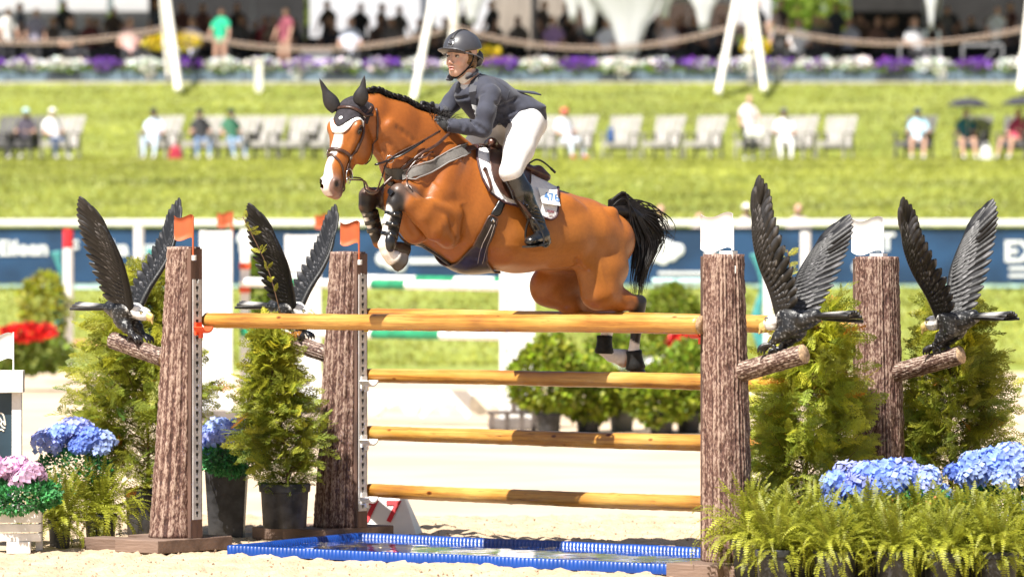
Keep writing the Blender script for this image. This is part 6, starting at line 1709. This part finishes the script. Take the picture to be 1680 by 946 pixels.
# ---- people: one smooth body each, clothes as its own colours
CLO = {}
def cloth(c, nm="cloth"):
    k = tuple(round(x, 3) for x in c)
    if k not in CLO: CLO[k] = mat("%s_%d" % (nm, len(CLO)), c, .8, .12, 6)
    return CLO[k]
SKIN = mat("skin_far", (.52, .30, .21), .6, .06, 5)
def person_mesh(kind, s):
    """labels: 0 skin 1 shirt 2 trousers 3 hair 4 shoes"""
    r = np.random.default_rng(s); Fd = Field((-.5, -.75, -.05), (.5, .5, 1.95), .028 if kind != 'far' else .034)
    st_ = kind == 'stand'; hz = .92 if st_ else .47; by = 0 if st_ else .10; tilt = .02 if st_ else .18
    sh = np.array((0, by + tilt, hz + .50)); hip = np.array((0, by, hz))
    Fd.cone(hip, sh, (.165, .115), (.19, .11), .05, 1, u=(1, 0, 0)); nk = sh + (0, -.01, .10); hd = sh + np.array((r.uniform(-.03, .03), -.04, .24))
    Fd.cone(sh, nk, .06, .055, .03, 0); Fd.ell(hd, (.075, .095, .115), .02, 0); Fd.ell(hd + (0, .025, .03), (.082, .09, .10), .01, 3)
    Fd.ell(hd + (0, -.095, -.01), (.015, .02, .02), .01, 0)
    for q in (-1, 1):
        S_ = sh + (q * .19, 0, -.03); el = S_ + np.array((q * .07, -.10, -.26)); ha_ = el + np.array((-q * r.uniform(.02, .16), -.22, r.uniform(-.02, .12)))
        if st_: ha_ = el + np.array((0, -.10, -.20))
        Fd.cone(S_, S_ * .45 + el * .55, .062, .052, .02, 1); Fd.cone(S_ * .45 + el * .55, el, .045, .04, .01, 0); Fd.cone(el, ha_, .038, .028, .02, 0); Fd.ell(ha_ + (0, -.04, 0), (.035, .05, .03), .01, 0)
        H_ = hip + (q * .10, 0, 0); kn = H_ + (np.array((q * .06, -.42, .06)) if not st_ else np.array((q * .02, -.04, -.43))); ft = kn + (np.array((q * r.uniform(-.04, .05), -.12 - .08 * r.random(), -.44)) if not st_ else np.array((0, .04, -.42)))
        Fd.cone(H_, kn, .095, .068, .03, 2); Fd.cone(kn, ft, .060, .042, .02, 2); Fd.cone(ft, ft + (0, -.14, -.03), (.045, .04), (.04, .03), .01, 4, u=(1, 0, 0))
    v, f, lab, _ = Fd.mesh(); me = mesh_np("body", v, f, [SKIN] * 5, lab); return me, hd
PM = [person_mesh('sit', i) for i in range(4)]; PSd = [person_mesh('stand', 10 + i) for i in range(2)]
def person(px, Y, label, shirt, trs, hair, hat=None, kind=0, rz=0.0, scl=1.0, z=None, shoes=(.3, .3, .3), grp=None, bare=False):
    me, hd = (PM[kind] if kind < 4 else PSd[kind - 4])
    o = empty("person", WG(px, Y, prof(Y) if z is None else z), rz, label, "person", grp)
    b = link("body", me, o)
    for sl, m in zip(b.material_slots, (SKIN, cloth(shirt), SKIN if bare else cloth(trs), cloth(hair), cloth(shoes))): sl.link = 'OBJECT'; sl.material = m
    if hat:
        e = MB(); e.ball(tuple(hd + (0, .0, .05)), (.098, .112, .09), 12); e.add([tuple(hd + (x, y, .055)) for x, y in ((-.08, -.08), (.08, -.08), (.05, -.19), (-.05, -.19))], [[0, 1, 2, 3]]); e.build("cap", cloth(hat), o, True)
    o.scale = (scl,) * 3
    return o
W_, K_, BL_, DN = (.78, .78, .78), (.02, .02, .022), (.45, .60, .85), (.16, .25, .42)
bank = [(36, "seated person in dark clothes with a pale turquoise cap at the left", (.05, .04, .06), K_, (.1, .06, .04), (.45, .65, .68), 0, -.3, False),
 (92, "seated person in a white shirt and white hat, navy trousers", W_, (.03, .06, .14), (.3, .2, .1), (.80, .78, .70), 1, .5, False),
 (250, "seated person in a light blue shirt and dark cap", (.55, .66, .82), (.50, .60, .72), (.05, .04, .03), (.03, .03, .04), 2, -.1, False),
 (331, "seated person in a black shirt and jeans", K_, DN, (.04, .03, .03), (.03, .04, .03), 3, .2, False),
 (383, "seated person in a dark green shirt and jeans", (.03, .13, .07), (.24, .34, .52), (.03, .02, .02), (.02, .05, .03), 0, .35, False),
 (934, "seated person in a red cap, pale clothes and red shoes", (.70, .72, .78), (.6, .68, .8), (.5, .3, .2), (.70, .12, .10), 1, .55, False),
 (1288, "small seated person all in white with a dark cap", W_, W_, (.04, .03, .03), (.10, .10, .11), 2, 0, False),
 (1507, "large seated person in a pale blue shirt and navy cap", (.42, .66, .80), (.5, .4, .3), (.05, .04, .04), (.02, .04, .10), 3, -.1, True),
 (1586, "seated person in a teal top under the first black umbrella", (.03, .16, .17), (.03, .03, .04), (.05, .03, .02), None, 0, .0, True),
 (1662, "seated person in a red top under the second black umbrella", (.45, .05, .10), (.6, .5, .45), (.05, .03, .02), None, 1, -.6, True)]
for px, lb, s_, t_, h_, hat, k_, rz, bare in bank: person(px, YC - .12, lb, s_, t_, h_, hat, k_, rz, .93, None, (.5, .1, .08) if px == 934 else (.5, .48, .45), "people seated on the grass bank", bare)
person(1228, YC - .6, "pink shirted person standing with a white bag among the pale chairs", (.78, .66, .68), (.05, .05, .06), (.6, .4, .3), None, 4, .2, .86, None, (.7, .7, .7))
bg = empty("white_bag", WG(1238, YC - .95, prof(YC) + .55), 0, "white bag held in front of the pink shirted person", "bag"); e = MB(); e.box((0, 0, .1), (.46, .18, .22), taper=.85); e.build("bag_body", M_wh, bg, bevel=.04); e = MB(); e.tube(cr([(-.12, 0, .2), (0, 0, .34), (.12, 0, .2)], 5), .012, 6, False); e.build("handle", M_wh, bg, True)
for px, lb, m_, w_ in ((288, "dark red bag on the grass beside the light blue shirted person", (.40, .02, .05), .34), (1020 - 18, "dark blue bag leaning on a chair arm", (.03, .08, .25), .2), (1412 + 0, "white bag on the grass below the first umbrella", (.8, .8, .8), .3)):
    bg = empty("bag", WG(px if px != 1412 else 1618, YC - .7, prof(YC - .7)), 0, lb, "bag"); e = MB(); e.box((0, 0, .17 if px != 1002 else .6), (w_, .2, .34), taper=.7); e.build("bag_body", cloth(m_), bg, bevel=.06); e = MB(); e.tube(cr([(-.07, 0, .32 if px != 1002 else .74), (0, 0, .44 if px != 1002 else .86), (.07, 0, .32 if px != 1002 else .74)], 5), .01, 5, False); e.build("handle", cloth(m_), bg, True)
def umbrella(px, py, label):
    o = empty("umbrella", WG(px, YC - .1, zof(py, YC)), .2, label, "umbrella", "black umbrellas"); e = MB(); n = 32; vs = [(0, 0, .16)]
    for k, (rr, z) in enumerate(((.20, .145), (.38, .08), (.54, -.02))):
        for i in range(n): a = 2 * math.pi * i / n; sc_ = 1 - .05 * abs(math.sin(4 * a)) * (k > 0); vs.append((rr * sc_ * math.cos(a), rr * sc_ * math.sin(a), z - .02 * abs(math.cos(4 * a)) * (k == 2)))
    f = [[0, 1 + i, 1 + (i + 1) % n] for i in range(n)] + [[1 + k * n + i, 1 + k * n + n + i, 1 + k * n + n + (i + 1) % n, 1 + k * n + (i + 1) % n] for k in range(2) for i in range(n)]
    e.add(vs, f); e.build("canopy", cloth((.03, .03, .04)), o, True); e = MB(); e.tube([(0, 0, -.75), (0, 0, .20)], .010, 6); e.build("shaft", M_steel, o, True)
    for i in range(8): e = MB(); a = math.pi * i / 4 + .39; e.tube([(0, 0, .14), (.5 * math.cos(a), .5 * math.sin(a), -.03)], .004, 4); e.build("rib", M_steel, o)
umbrella(1588, 172, "black umbrella over the person in teal"); umbrella(1678, 170, "black umbrella at the right edge")
# heads of people just behind the banner fence
for i, (px, w__) in enumerate(((1084, 0), (1148, 0), (1312, 0), (1228, 0))):
    person(px, 82.2, ["brown haired person seated low behind the fence beside the tail", "person seated low behind the left white flag", "brown haired person seated behind the fence between the right eagles' wings", "pale hatted person behind the fence above the right eagle's wing"][i], (.6, .5, .45), (.2, .2, .2), (.20, .09, .06), None if i != 3 else (.8, .75, .65), i % 4, 0, .92, zof([352, 365, 350, 350][i], 82.2) - 1.10 * .92 - .04, grp="people just behind the banner fence")
    e = MB()

# ---- terrace
ZT = 6.72
e = MB(); e.box((0, 126.6, ZT - .03), (36, .5, .10)); tag(e.build("terrace_kerb", mat("kerb_stone", (.52, .47, .41), .8, .1)), kind="structure")
e = MB(); e.box((0, 150, ZT - .02), (120, 46, .06)); tag(e.build("terrace_floor", mat("terrace_deck", (.05, .045, .045), .8)), kind="structure")
for j in range(3): e = MB(); e.box((0, 129.9 + 1.6 * j, ZT + .15 + .06 * j), (36, 1.58, .30 + .12 * j)); tag(e.build("terrace_step", mat("terrace_deck", (.05, .045, .045), .8)), kind="structure")
M_plant = [mat("planter_slate", (.13, .19, .24), .6, .15, 3), mat("planter_slate_dark", (.04, .055, .07), .6, .2, 3)]
YT = 127.1; k = 0; x = -15.6
r = random.Random(4); ORD = 'first second third fourth fifth sixth seventh eighth ninth tenth eleventh twelfth thirteenth fourteenth fifteenth sixteenth seventeenth eighteenth nineteenth twentieth twenty-first twenty-second twenty-third twenty-fourth twenty-fifth twenty-sixth twenty-seventh twenty-eighth twenty-ninth thirtieth thirty-first'.split()
pal = [(M_whf, "white"), (M_purf, "purple"), (M_whf, "white and lilac"), (M_purf, "dark violet")]
while x < 15.6:
    w = 1.06; px = 840 + FPX * x / YT; c_ = pal[[0, 1, 2, 0, 3][k % 5]]
    root = empty("flower_box", (x, YT, ZT + .01), 0, "slate planter of %s petunias, %s from the left along the terrace edge" % (c_[1], ORD[k]), "planter", "flower planters along the terrace edge")
    for i in range(2): e = MB(); e.box((0, -.15, .10 + .15 * i), (w - .07, .03, .14)); e.build("board", M_plant[1 if k % 7 == 3 else 0], root)
    for s in (-1, 1): e = MB(); e.box((s * (w / 2 - .03), 0, .17), (.04, .34, .34)); e.build("end_board", M_plant[0], root)
    leaves(root, "foliage", M_bush, (0, -.02, .38), (w * .52, .22, .12), 260, .10, 300 + k, (1.3, 1.5, 1), wid=1.3)
    leaves(root, "blossom", c_[0], (0, -.05, .52), (w * .50, .22, .13), 130 + 30 * (k % 3), .10, 400 + k, (1.1, 1.1, 1.1), wid=1.8)
    leaves(root, "blossom", pal[(k + 1) % 4][0], (r.uniform(-.2, .2), -.10, .50), (w * .30, .2, .14), 70, .10, 500 + k, (1, 1, 1), wid=1.8)
    if k % 4 == 1: leaves(root, "blossom", M_whf, (r.uniform(-.2, .2), -.26, .28), (.16, .08, .14), 60, .08, 600 + k, (1.1, 1.1, 1.0), wid=1.8)
    x += w + .03; k += 1
for px, py, lb in ((262, 70, "yellow flowers in a pot left of the first white pole"), (305, 68, "yellow flowers right of the first white pole"), (800, 90, "yellow flowers behind the rider's helmet"), (1240, 78, "yellow and red flowers behind the white tripod")):
    root = empty("yellow_flowers", WG(px, 128.2, ZT), 0, lb, "flowers", "yellow flower pots on the terrace"); pot(root, .22, .55, M_plant[1]); leaves(root, "blossom", M_yelf, (0, 0, zof(py, 128.2) - ZT), (.42, .3, .20), 420, .09, int(px), (1, 1, 1), wid=1.6)

# white tent poles, tripod, rope
M_pole = mat("white_pole", (.80, .76, .68), .5, .04)
def tpole(px0, py0, px1, py1, Y0, Y1, label, r_=.09):
    a, b = W(px0, py0, Y0), W(px1, py1, Y1); o = empty("tent_pole", b, 0, label, "pole", "white poles of the terrace"); e = MB(); e.tube([(0, 0, 0), a - b], r_, 12); e.build("shaft", M_pole, o, True, autos=.8)
    e = MB(); m = (a - b) * .33; e.ball(m, (r_ * 1.5,) * 3, 10); e.build("clamp", M_pole, o, True)
tpole(268, -40, 293, 150, 126.2, 123.5, "thick white leaning pole at the upper left", .11); tpole(262, -40, 276, 128, 126.9, 126.9, "thin grey white pole behind the leaning left pole", .06)
tpole(716, -30, 678, 165, 126.2, 122.5, "white leaning pole left of the rider's helmet", .10); tpole(746, -40, 744, 130, 127.6, 127.6, "upright white pole above the rider's helmet", .14)
tpole(1212, -20, 1178, 155, 126, 122.8, "left leg of the white tripod", .095); tpole(1232, -20, 1254, 150, 126, 123, "right leg of the white tripod", .095); tpole(1229, -20, 1231, 130, 127, 127, "rear leg of the white tripod", .10)
tpole(1692, -20, 1674, 150, 126, 123, "white pole leg at the upper right edge", .095)
o = empty("white_post", WG(425, 124.6, prof(124.6)), 0, "short thick white post in front of the flower boxes", "post"); e = MB(); e.box((0, 0, .38), (.22, .22, .90)); e.build("shaft", M_pole, o, bevel=.02); e = MB(); e.box((0, 0, .85), (.28, .28, .06)); e.build("cap", M_pole, o, bevel=.01)
M_rope = mat("rope_tan", (.42, .31, .26), .8, .1)
for i, (a, b, sag) in enumerate((((-60, 62), (278, 42), 14), ((278, 44), (738, 45), 34), ((738, 40), (1212, 38), 38), ((1240, 38), (1700, 40), 30))):
    P0, P1 = W(*a, 126.2), W(*b, 126.2); n = 24
    o = empty("rope", P0, 0, ["rope swag from the left edge to the first white pole", "long rope swag between the first and second white poles", "rope swag behind the rider from pole to tripod", "rope swag from the tripod to the right edge"][i], "rope", "rope swags above the flowers")
    for j, dz in enumerate((0, -.09)): e = MB(); e.tube([P0.lerp(P1, t / n) - P0 + Vector((0, 0, dz - sag / FPX * 126 * 4 * (t / n) * (1 - t / n))) for t in range(n + 1)], .022, 6); e.build("strand", M_rope, o, True)

# tents, walls and people behind
YW = 136
def wall(px0, px1, py0, py1, Y, m, name, label, cat="tent wall", th=.08, kind=None):
    a, b = W(px0, py1, Y), W(px1, py0, Y); o = empty(name, (a + b) / 2 - Vector((0, 0, (b.z - a.z) / 2)), 0, label, cat)
    w, h = b.x - a.x, b.z - a.z; n = max(1, int(w / 1.2))
    for i in range(n): e = MB(); e.box((-w / 2 + w * (i + .5) / n, 0, h / 2), (w / n - .012, th, h)); e.build("panel", m, o)
    return o
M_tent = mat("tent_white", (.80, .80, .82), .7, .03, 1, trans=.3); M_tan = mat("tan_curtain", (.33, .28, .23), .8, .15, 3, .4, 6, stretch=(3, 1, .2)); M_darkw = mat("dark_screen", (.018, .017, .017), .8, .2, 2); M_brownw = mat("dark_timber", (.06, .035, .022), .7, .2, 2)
ZTp = ZT
for (a, b, t_, bt, Y, m, nm, lb) in ((-40, 96, -60, 52, 134, M_tent, "tent_wall", "white tent wall at the upper left corner"), (104, 176, -60, 52, 134, M_tent, "tent_wall", "white tent wall left of the dark doorway"), (186, 244, -60, 48, 134, M_tent, "tent_wall", "white tent wall just left of the leaning pole"), (508, 690, -60, 62, 138, M_tent, "tent_wall", "bright white tent wall left of the rider"), (690, 806, -60, 52, 138.3, M_tent, "tent_wall", "bright white tent wall above the rider"), (806, 872, -60, 100, 136, M_tan, "curtain", "pleated tan curtain right of the rider's helmet"), (872, 932, -60, 100, 136.3, M_tan, "curtain", "second tan curtain farther right"), (932, 1210, -60, 6, 133, M_tent, "tent_valance", "white tent valance behind the tripod"), (1395, 1515, -60, 130, 134, M_darkw, "dark_screen", "black mesh screen in the upper right"), (1515, 1545, -60, 50, 133.6, M_tent, "tent_wall", "narrow white tent leg in the upper right"), (1545, 1720, -60, 130, 134.4, M_darkw, "dark_screen", "black mesh screen at the upper right corner"), (244, 500, -60, 130, 141, M_darkw, "dark_screen", "dark sheet for the shaded tent interior behind the green topped person"), (1205, 1265, -60, 40, 134.5, M_tent, "tent_valance", "white canopy corner behind the tripod")):
    wall(a, b, t_, bt, Y, m, nm, lb, "curtain" if nm == "curtain" else "screen" if nm == "dark_screen" else "tent wall")  # the tent interior is a dark sheet, its shade put into the colour
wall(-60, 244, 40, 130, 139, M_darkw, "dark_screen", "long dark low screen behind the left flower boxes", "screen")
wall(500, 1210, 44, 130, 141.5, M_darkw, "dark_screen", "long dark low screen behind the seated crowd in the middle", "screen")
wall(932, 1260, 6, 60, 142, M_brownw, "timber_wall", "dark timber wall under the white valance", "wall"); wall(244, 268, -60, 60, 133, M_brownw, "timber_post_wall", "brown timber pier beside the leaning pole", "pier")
# white scalloped drapes in the middle
def drape(px, pyb, wpx, Y, label):
    o = empty("drape", W(px, pyb, Y), 0, label, "drape", "white gathered drapes of the tents"); H = zof(-40, Y) - zof(pyb, Y); w = wpx / FPX * Y; e = MB(); n = 20
    P = [(0, 0, 0), (0, 0, H * .18), (0, 0, H * .4), (0, 0, H * .7), (0, 0, H)]; R_ = [w * .10, w * .13, w * .20, w * .42, w * .62]
    vs = []
    for (x_, y_, z_), rr in zip(P, R_):
        for i in range(n): a = 2 * math.pi * i / n; q = rr * (1 + .12 * math.sin(6 * a)); vs.append((q * math.cos(a), q * math.sin(a) * .4, z_))
    e.add(vs, [[k2 * n + i, k2 * n + (i + 1) % n, k2 * n + n + (i + 1) % n, k2 * n + n + i] for k2 in range(4) for i in range(n)] + [list(range(n))[::-1]]); e.build("cloth", M_tent, o, True)
for px, pyb, w_, lb in ((1032, 92, 150, "large white gathered drape reaching down between the seated people"), (968, 55, 60, "small white drape left of the large one"), (940, 36, 50, "short white drape tip beside the tan curtain"), (1090, 30, 60, "short white drape right of the large one"), (1155, 52, 70, "white drape tip left of the tripod"), (775, 40, 70, "white drape behind the upright pole"), (1528, 50, 30, "slim white drape in the upper right")): drape(px, pyb, w_, 127.75, lb)
# trees glimpsed between tents
def tree(px, Y, zc, rad, label, seed):
    o = empty("tree", (WG(px, Y).x, Y, ZT), 0, label, "tree", "trees behind the tents"); e = MB(); e.tube(cr([(0, 0, 0), (.1, 0, zc * .5), (0, 0, zc + rad * .3)], 4), [.22, .21, .2, .18, .17, .15, .13, .10, .06], 8); e.build("trunk", M_stem, o, True)
    rr = random.Random(seed)
    for i in range(7):
        a = rr.uniform(0, 6.28); leaves(o, "foliage", M_bush, (math.cos(a) * rad * .5, math.sin(a) * rad * .4, zc + rr.uniform(-.5, .5) * rad), (rad * .55, rad * .5, rad * .42), 420, .30, seed * 10 + i, (1.1 + .3 * rr.random(), 1.3, 1.1), wid=1.3)
tree(1330, 158, 2.6, 3.2, "green tree between the tripod and the black screen", 3); tree(485, 160, 2.8, 2.2, "green tree left of the bright white tent wall", 4); tree(132, 150, 2.2, 1.2, "green shrub against the left white tent wall", 5); tree(20, 156, 2.0, 1.6, "green tree at the upper left corner", 6)
# tables and folding barriers
for i, (px, w_) in enumerate(((520, .9), (1100, 1.0), (160, 1.2), (1340, .9))):
    o = empty("table", WG(px, 129.8, ZT + .31), 0, ["small white clothed table left of the seated man in pale blue", "dark table among the middle crowd", "dark table among the left crowd", "dark table right of the tripod"][i], "table"); e = MB(); e.box((0, 0, .73), (w_, .6, .04)); e.build("table_top", M_wh if i == 0 else cloth(K_), o)
    e = MB(); e.box((0, 0, .36), (w_ - .04, .56, .70), taper=1.0); e.build("cloth", M_wh if i == 0 else cloth(K_), o)
for i, (px, w_) in enumerate(((1508, 64), (1612, 66))):
    o = empty("barrier", WG(px, 128.6, ZT + .01), 0, ["grey metal barrier frame left of the upper right corner", "grey metal barrier frame with a brace at the upper right"][i], "barrier"); w = w_ / FPX * 128.6; mg = mat("barrier_grey", (.28, .28, .29), .5)
    e = MB(); e.box((0, 0, 1.12), (w, .05, .07)); e.build("top_bar", mg, o)
    for s in (-1, 1): e = MB(); e.box((s * w / 2, 0, .55), (.06, .05, 1.10)); e.build("upright", mg, o)
    e = MB(); e.bar((-w * .35, 0, .2), (w * .3, 0, 1.0), .05, .04); e.build("brace", mg, o)
# the crowd
for i, (a_, b_, lb) in enumerate(((-60, 640, 'left'), (640, 1210, 'middle'), (1262, 1740, 'right'))):
    o = empty('unseen_tent_roof', (((a_ + b_) / 2 - 840) / FPX * 130, 131.0, ZT + 3.05), 0, 'unseen white tent roof shading the %s part of the terrace crowd' % lb, 'tent roof'); w = (b_ - a_) / FPX * 130; n = int(w / 2)  # unseen roof, put in to shade the guests and leave the walls sunlit
    for j in range(n): e = MB(); e.box((-w / 2 + w * (j + .5) / n, 0, 0), (w / n - .01, 5.2, .05)); e.build('panel', mat('tent_canvas', (.55, .54, .52), .8), o)
crowd = [(12, 0, (.75, .73, .70), "white shirt", 4), (58, 0, (.25, .23, .30), "grey mauve shirt", 4), (95, 1, (.12, .09, .08), "brown jacket", 2), (122, 0, K_, "black shirt", 1), (146, 1, (.15, .04, .04), "dark red shirt", 3), (185, 2, (.10, .07, .06), "dark brown top", 4), (214, 0, (.60, .38, .36), "rose pink top", 0), (312, 0, (.62, .62, .78), "lilac white shirt", 1), (334, 2, (.10, .08, .08), "dark shirt behind", 2), (362, 0, (.02, .50, .27), "bright green top", 4), (402, 2, (.10, .10, .11), "charcoal shirt", 0), (424, 2, (.40, .04, .05), "red shirt far back", 1), (468, 0, (.26, .06, .09), "burgundy patterned dress", 4), (452, 2, (.30, .22, .18), "beige top", 2), (537, 1, (.02, .02, .03), "black suit with a white bag", 3), (575, 0, (.62, .66, .78), "pale blue shirt", 0), (622, 2, (.12, .08, .07), "brown shirt and head turned", 1), (638, 1, (.16, .14, .14), "grey vest", 2), (656, 2, (.10, .09, .09), "dark suit, standing tallest", 5), (700, 2, (.05, .04, .04), "black top left of the pole", 3), (728, 1, (.12, .09, .08), "dark brown shirt at the pole", 0), (762, 2, (.07, .05, .05), "dark top above the helmet", 4), (812, 2, (.04, .04, .05), "navy top beside the curtain", 1), (845, 2, (.20, .18, .17), "taupe jacket", 2), (905, 1, (.38, .24, .50), "lilac top", 3), (938, 2, (.06, .05, .05), "black top under the short drape", 0), (992, 0, (.72, .74, .84), "white tee and dark cap", 1), (985, 2, (.06, .05, .05), "dark shirt behind the white tee", 4), (1064, 1, (.02, .02, .025), "black hooded top", 4), (1088, 0, (.66, .56, .58), "pale pink shirt", 2), (1110, 2, (.20, .10, .08), "brown plaid shirt", 3), (1135, 1, (.05, .05, .06), "black jacket", 0), (1168, 1, (.12, .12, .13), "charcoal jacket by the tripod", 1), (1190, 2, (.06, .06, .07), "black shirt by the tripod", 2), (1275, 2, (.30, .28, .28), "grey sun hat", 1), (1308, 0, (.75, .74, .74), "white top and sunglasses", 3), (1332, 1, (.18, .15, .14), "grey brown top", 0), (1352, 1, (.05, .05, .06), "dark top beside the screen", 2), (1385, 1, (.50, .50, .60), "pale lilac sleeve", 1), (1418, 2, (.12, .07, .05), "brown shirt before the screen", 3), (1450, 1, (.16, .08, .06), "rust shirt before the screen", 0), (1478, 2, (.10, .06, .05), "dark shirt before the screen", 2), (1508, 0, (.45, .45, .47), "light grey shirt", 1), (1552, 2, (.13, .12, .12), "wide grey jacket", 4), (1585, 2, (.05, .05, .05), "black shirt far right", 3), (1635, 1, (.60, .62, .66), "white sleeveless top far right", 4), (1660, 2, (.08, .06, .06), "dark shirt at the right corner", 0)]
rb = random.Random(12)
for i in range(40):
    px = -10 + i * 43 + rb.uniform(-14, 14); Y = rb.choice((131.6, 133.0)); c_ = rb.choice(((.03, .03, .035), (.05, .035, .03), (.02, .02, .03), (.09, .07, .07), (.12, .05, .05), (.06, .07, .10)))
    near_ = min(crowd, key=lambda q: abs(q[0] - px)); side_ = "left" if px < near_[0] else "right"; nm_ = {(.03, .03, .035): "black", (.05, .035, .03): "dark brown", (.02, .02, .03): "ink blue", (.09, .07, .07): "grey brown", (.12, .05, .05): "maroon", (.06, .07, .10): "slate"}[c_]
    lb_ = "shaded guest in %s, %s behind the %s" % (nm_, side_, near_[3]); LBS = globals().setdefault("LBS", set()); lb_ = lb_ if lb_ not in LBS else "farther " + lb_; LBS.add(lb_)
    person(px, Y, lb_, c_, (.02, .02, .02), rb.choice(((.03, .02, .02), (.10, .06, .03))), None, rb.choice((0, 1, 2, 3, 4, 5)), rb.uniform(-1.2, 1.2), 1.12, ZT + .55, (.02, .02, .02), "guests in the shade at the back of the terrace")
for i, (px, row, c_, what, kd) in enumerate(crowd):
    Y = 129.0 + row * 1.6 + (i % 3) * .3; ZD = ZT + .30 + .12 * row
    hair = [(.03, .02, .02), (.12, .07, .03), (.25, .16, .08), (.02, .02, .02)][i % 4]; sit = kd < 4
    light = sum(c_) > 1.2
    o = person(px, Y, "guest on the terrace wearing a %s" % what, c_, (.03, .03, .035) if i not in (9, 12) else (.5, .35, .3), hair, None, kd, r.uniform(-.7, .7), 1.22 if kd < 4 else 1.05, ZD + .012, (.02, .02, .02), "guests on the terrace", i in (9, 12))
    if sit:
        q = empty("dark_chair", (o.location.x, Y + .1, ZD + .012), 0, "black chair under the guest in a %s" % what, "chair", "black chairs on the terrace")
        e = MB(); e.box((0, .05, .43), (.44, .44, .03)); e.build("seat", cloth(K_), q); e = MB(); e.box((0, .28, .68), (.42, .03, .40)); e.build("backrest", cloth(K_), q)
        q.scale = (1.22,) * 3
        for s in (-1, 1):
            for y_ in (-.14, .24): e = MB(); e.box((s * .19, y_, .21), (.03, .03, .42)); e.build("leg", cloth(K_), q)
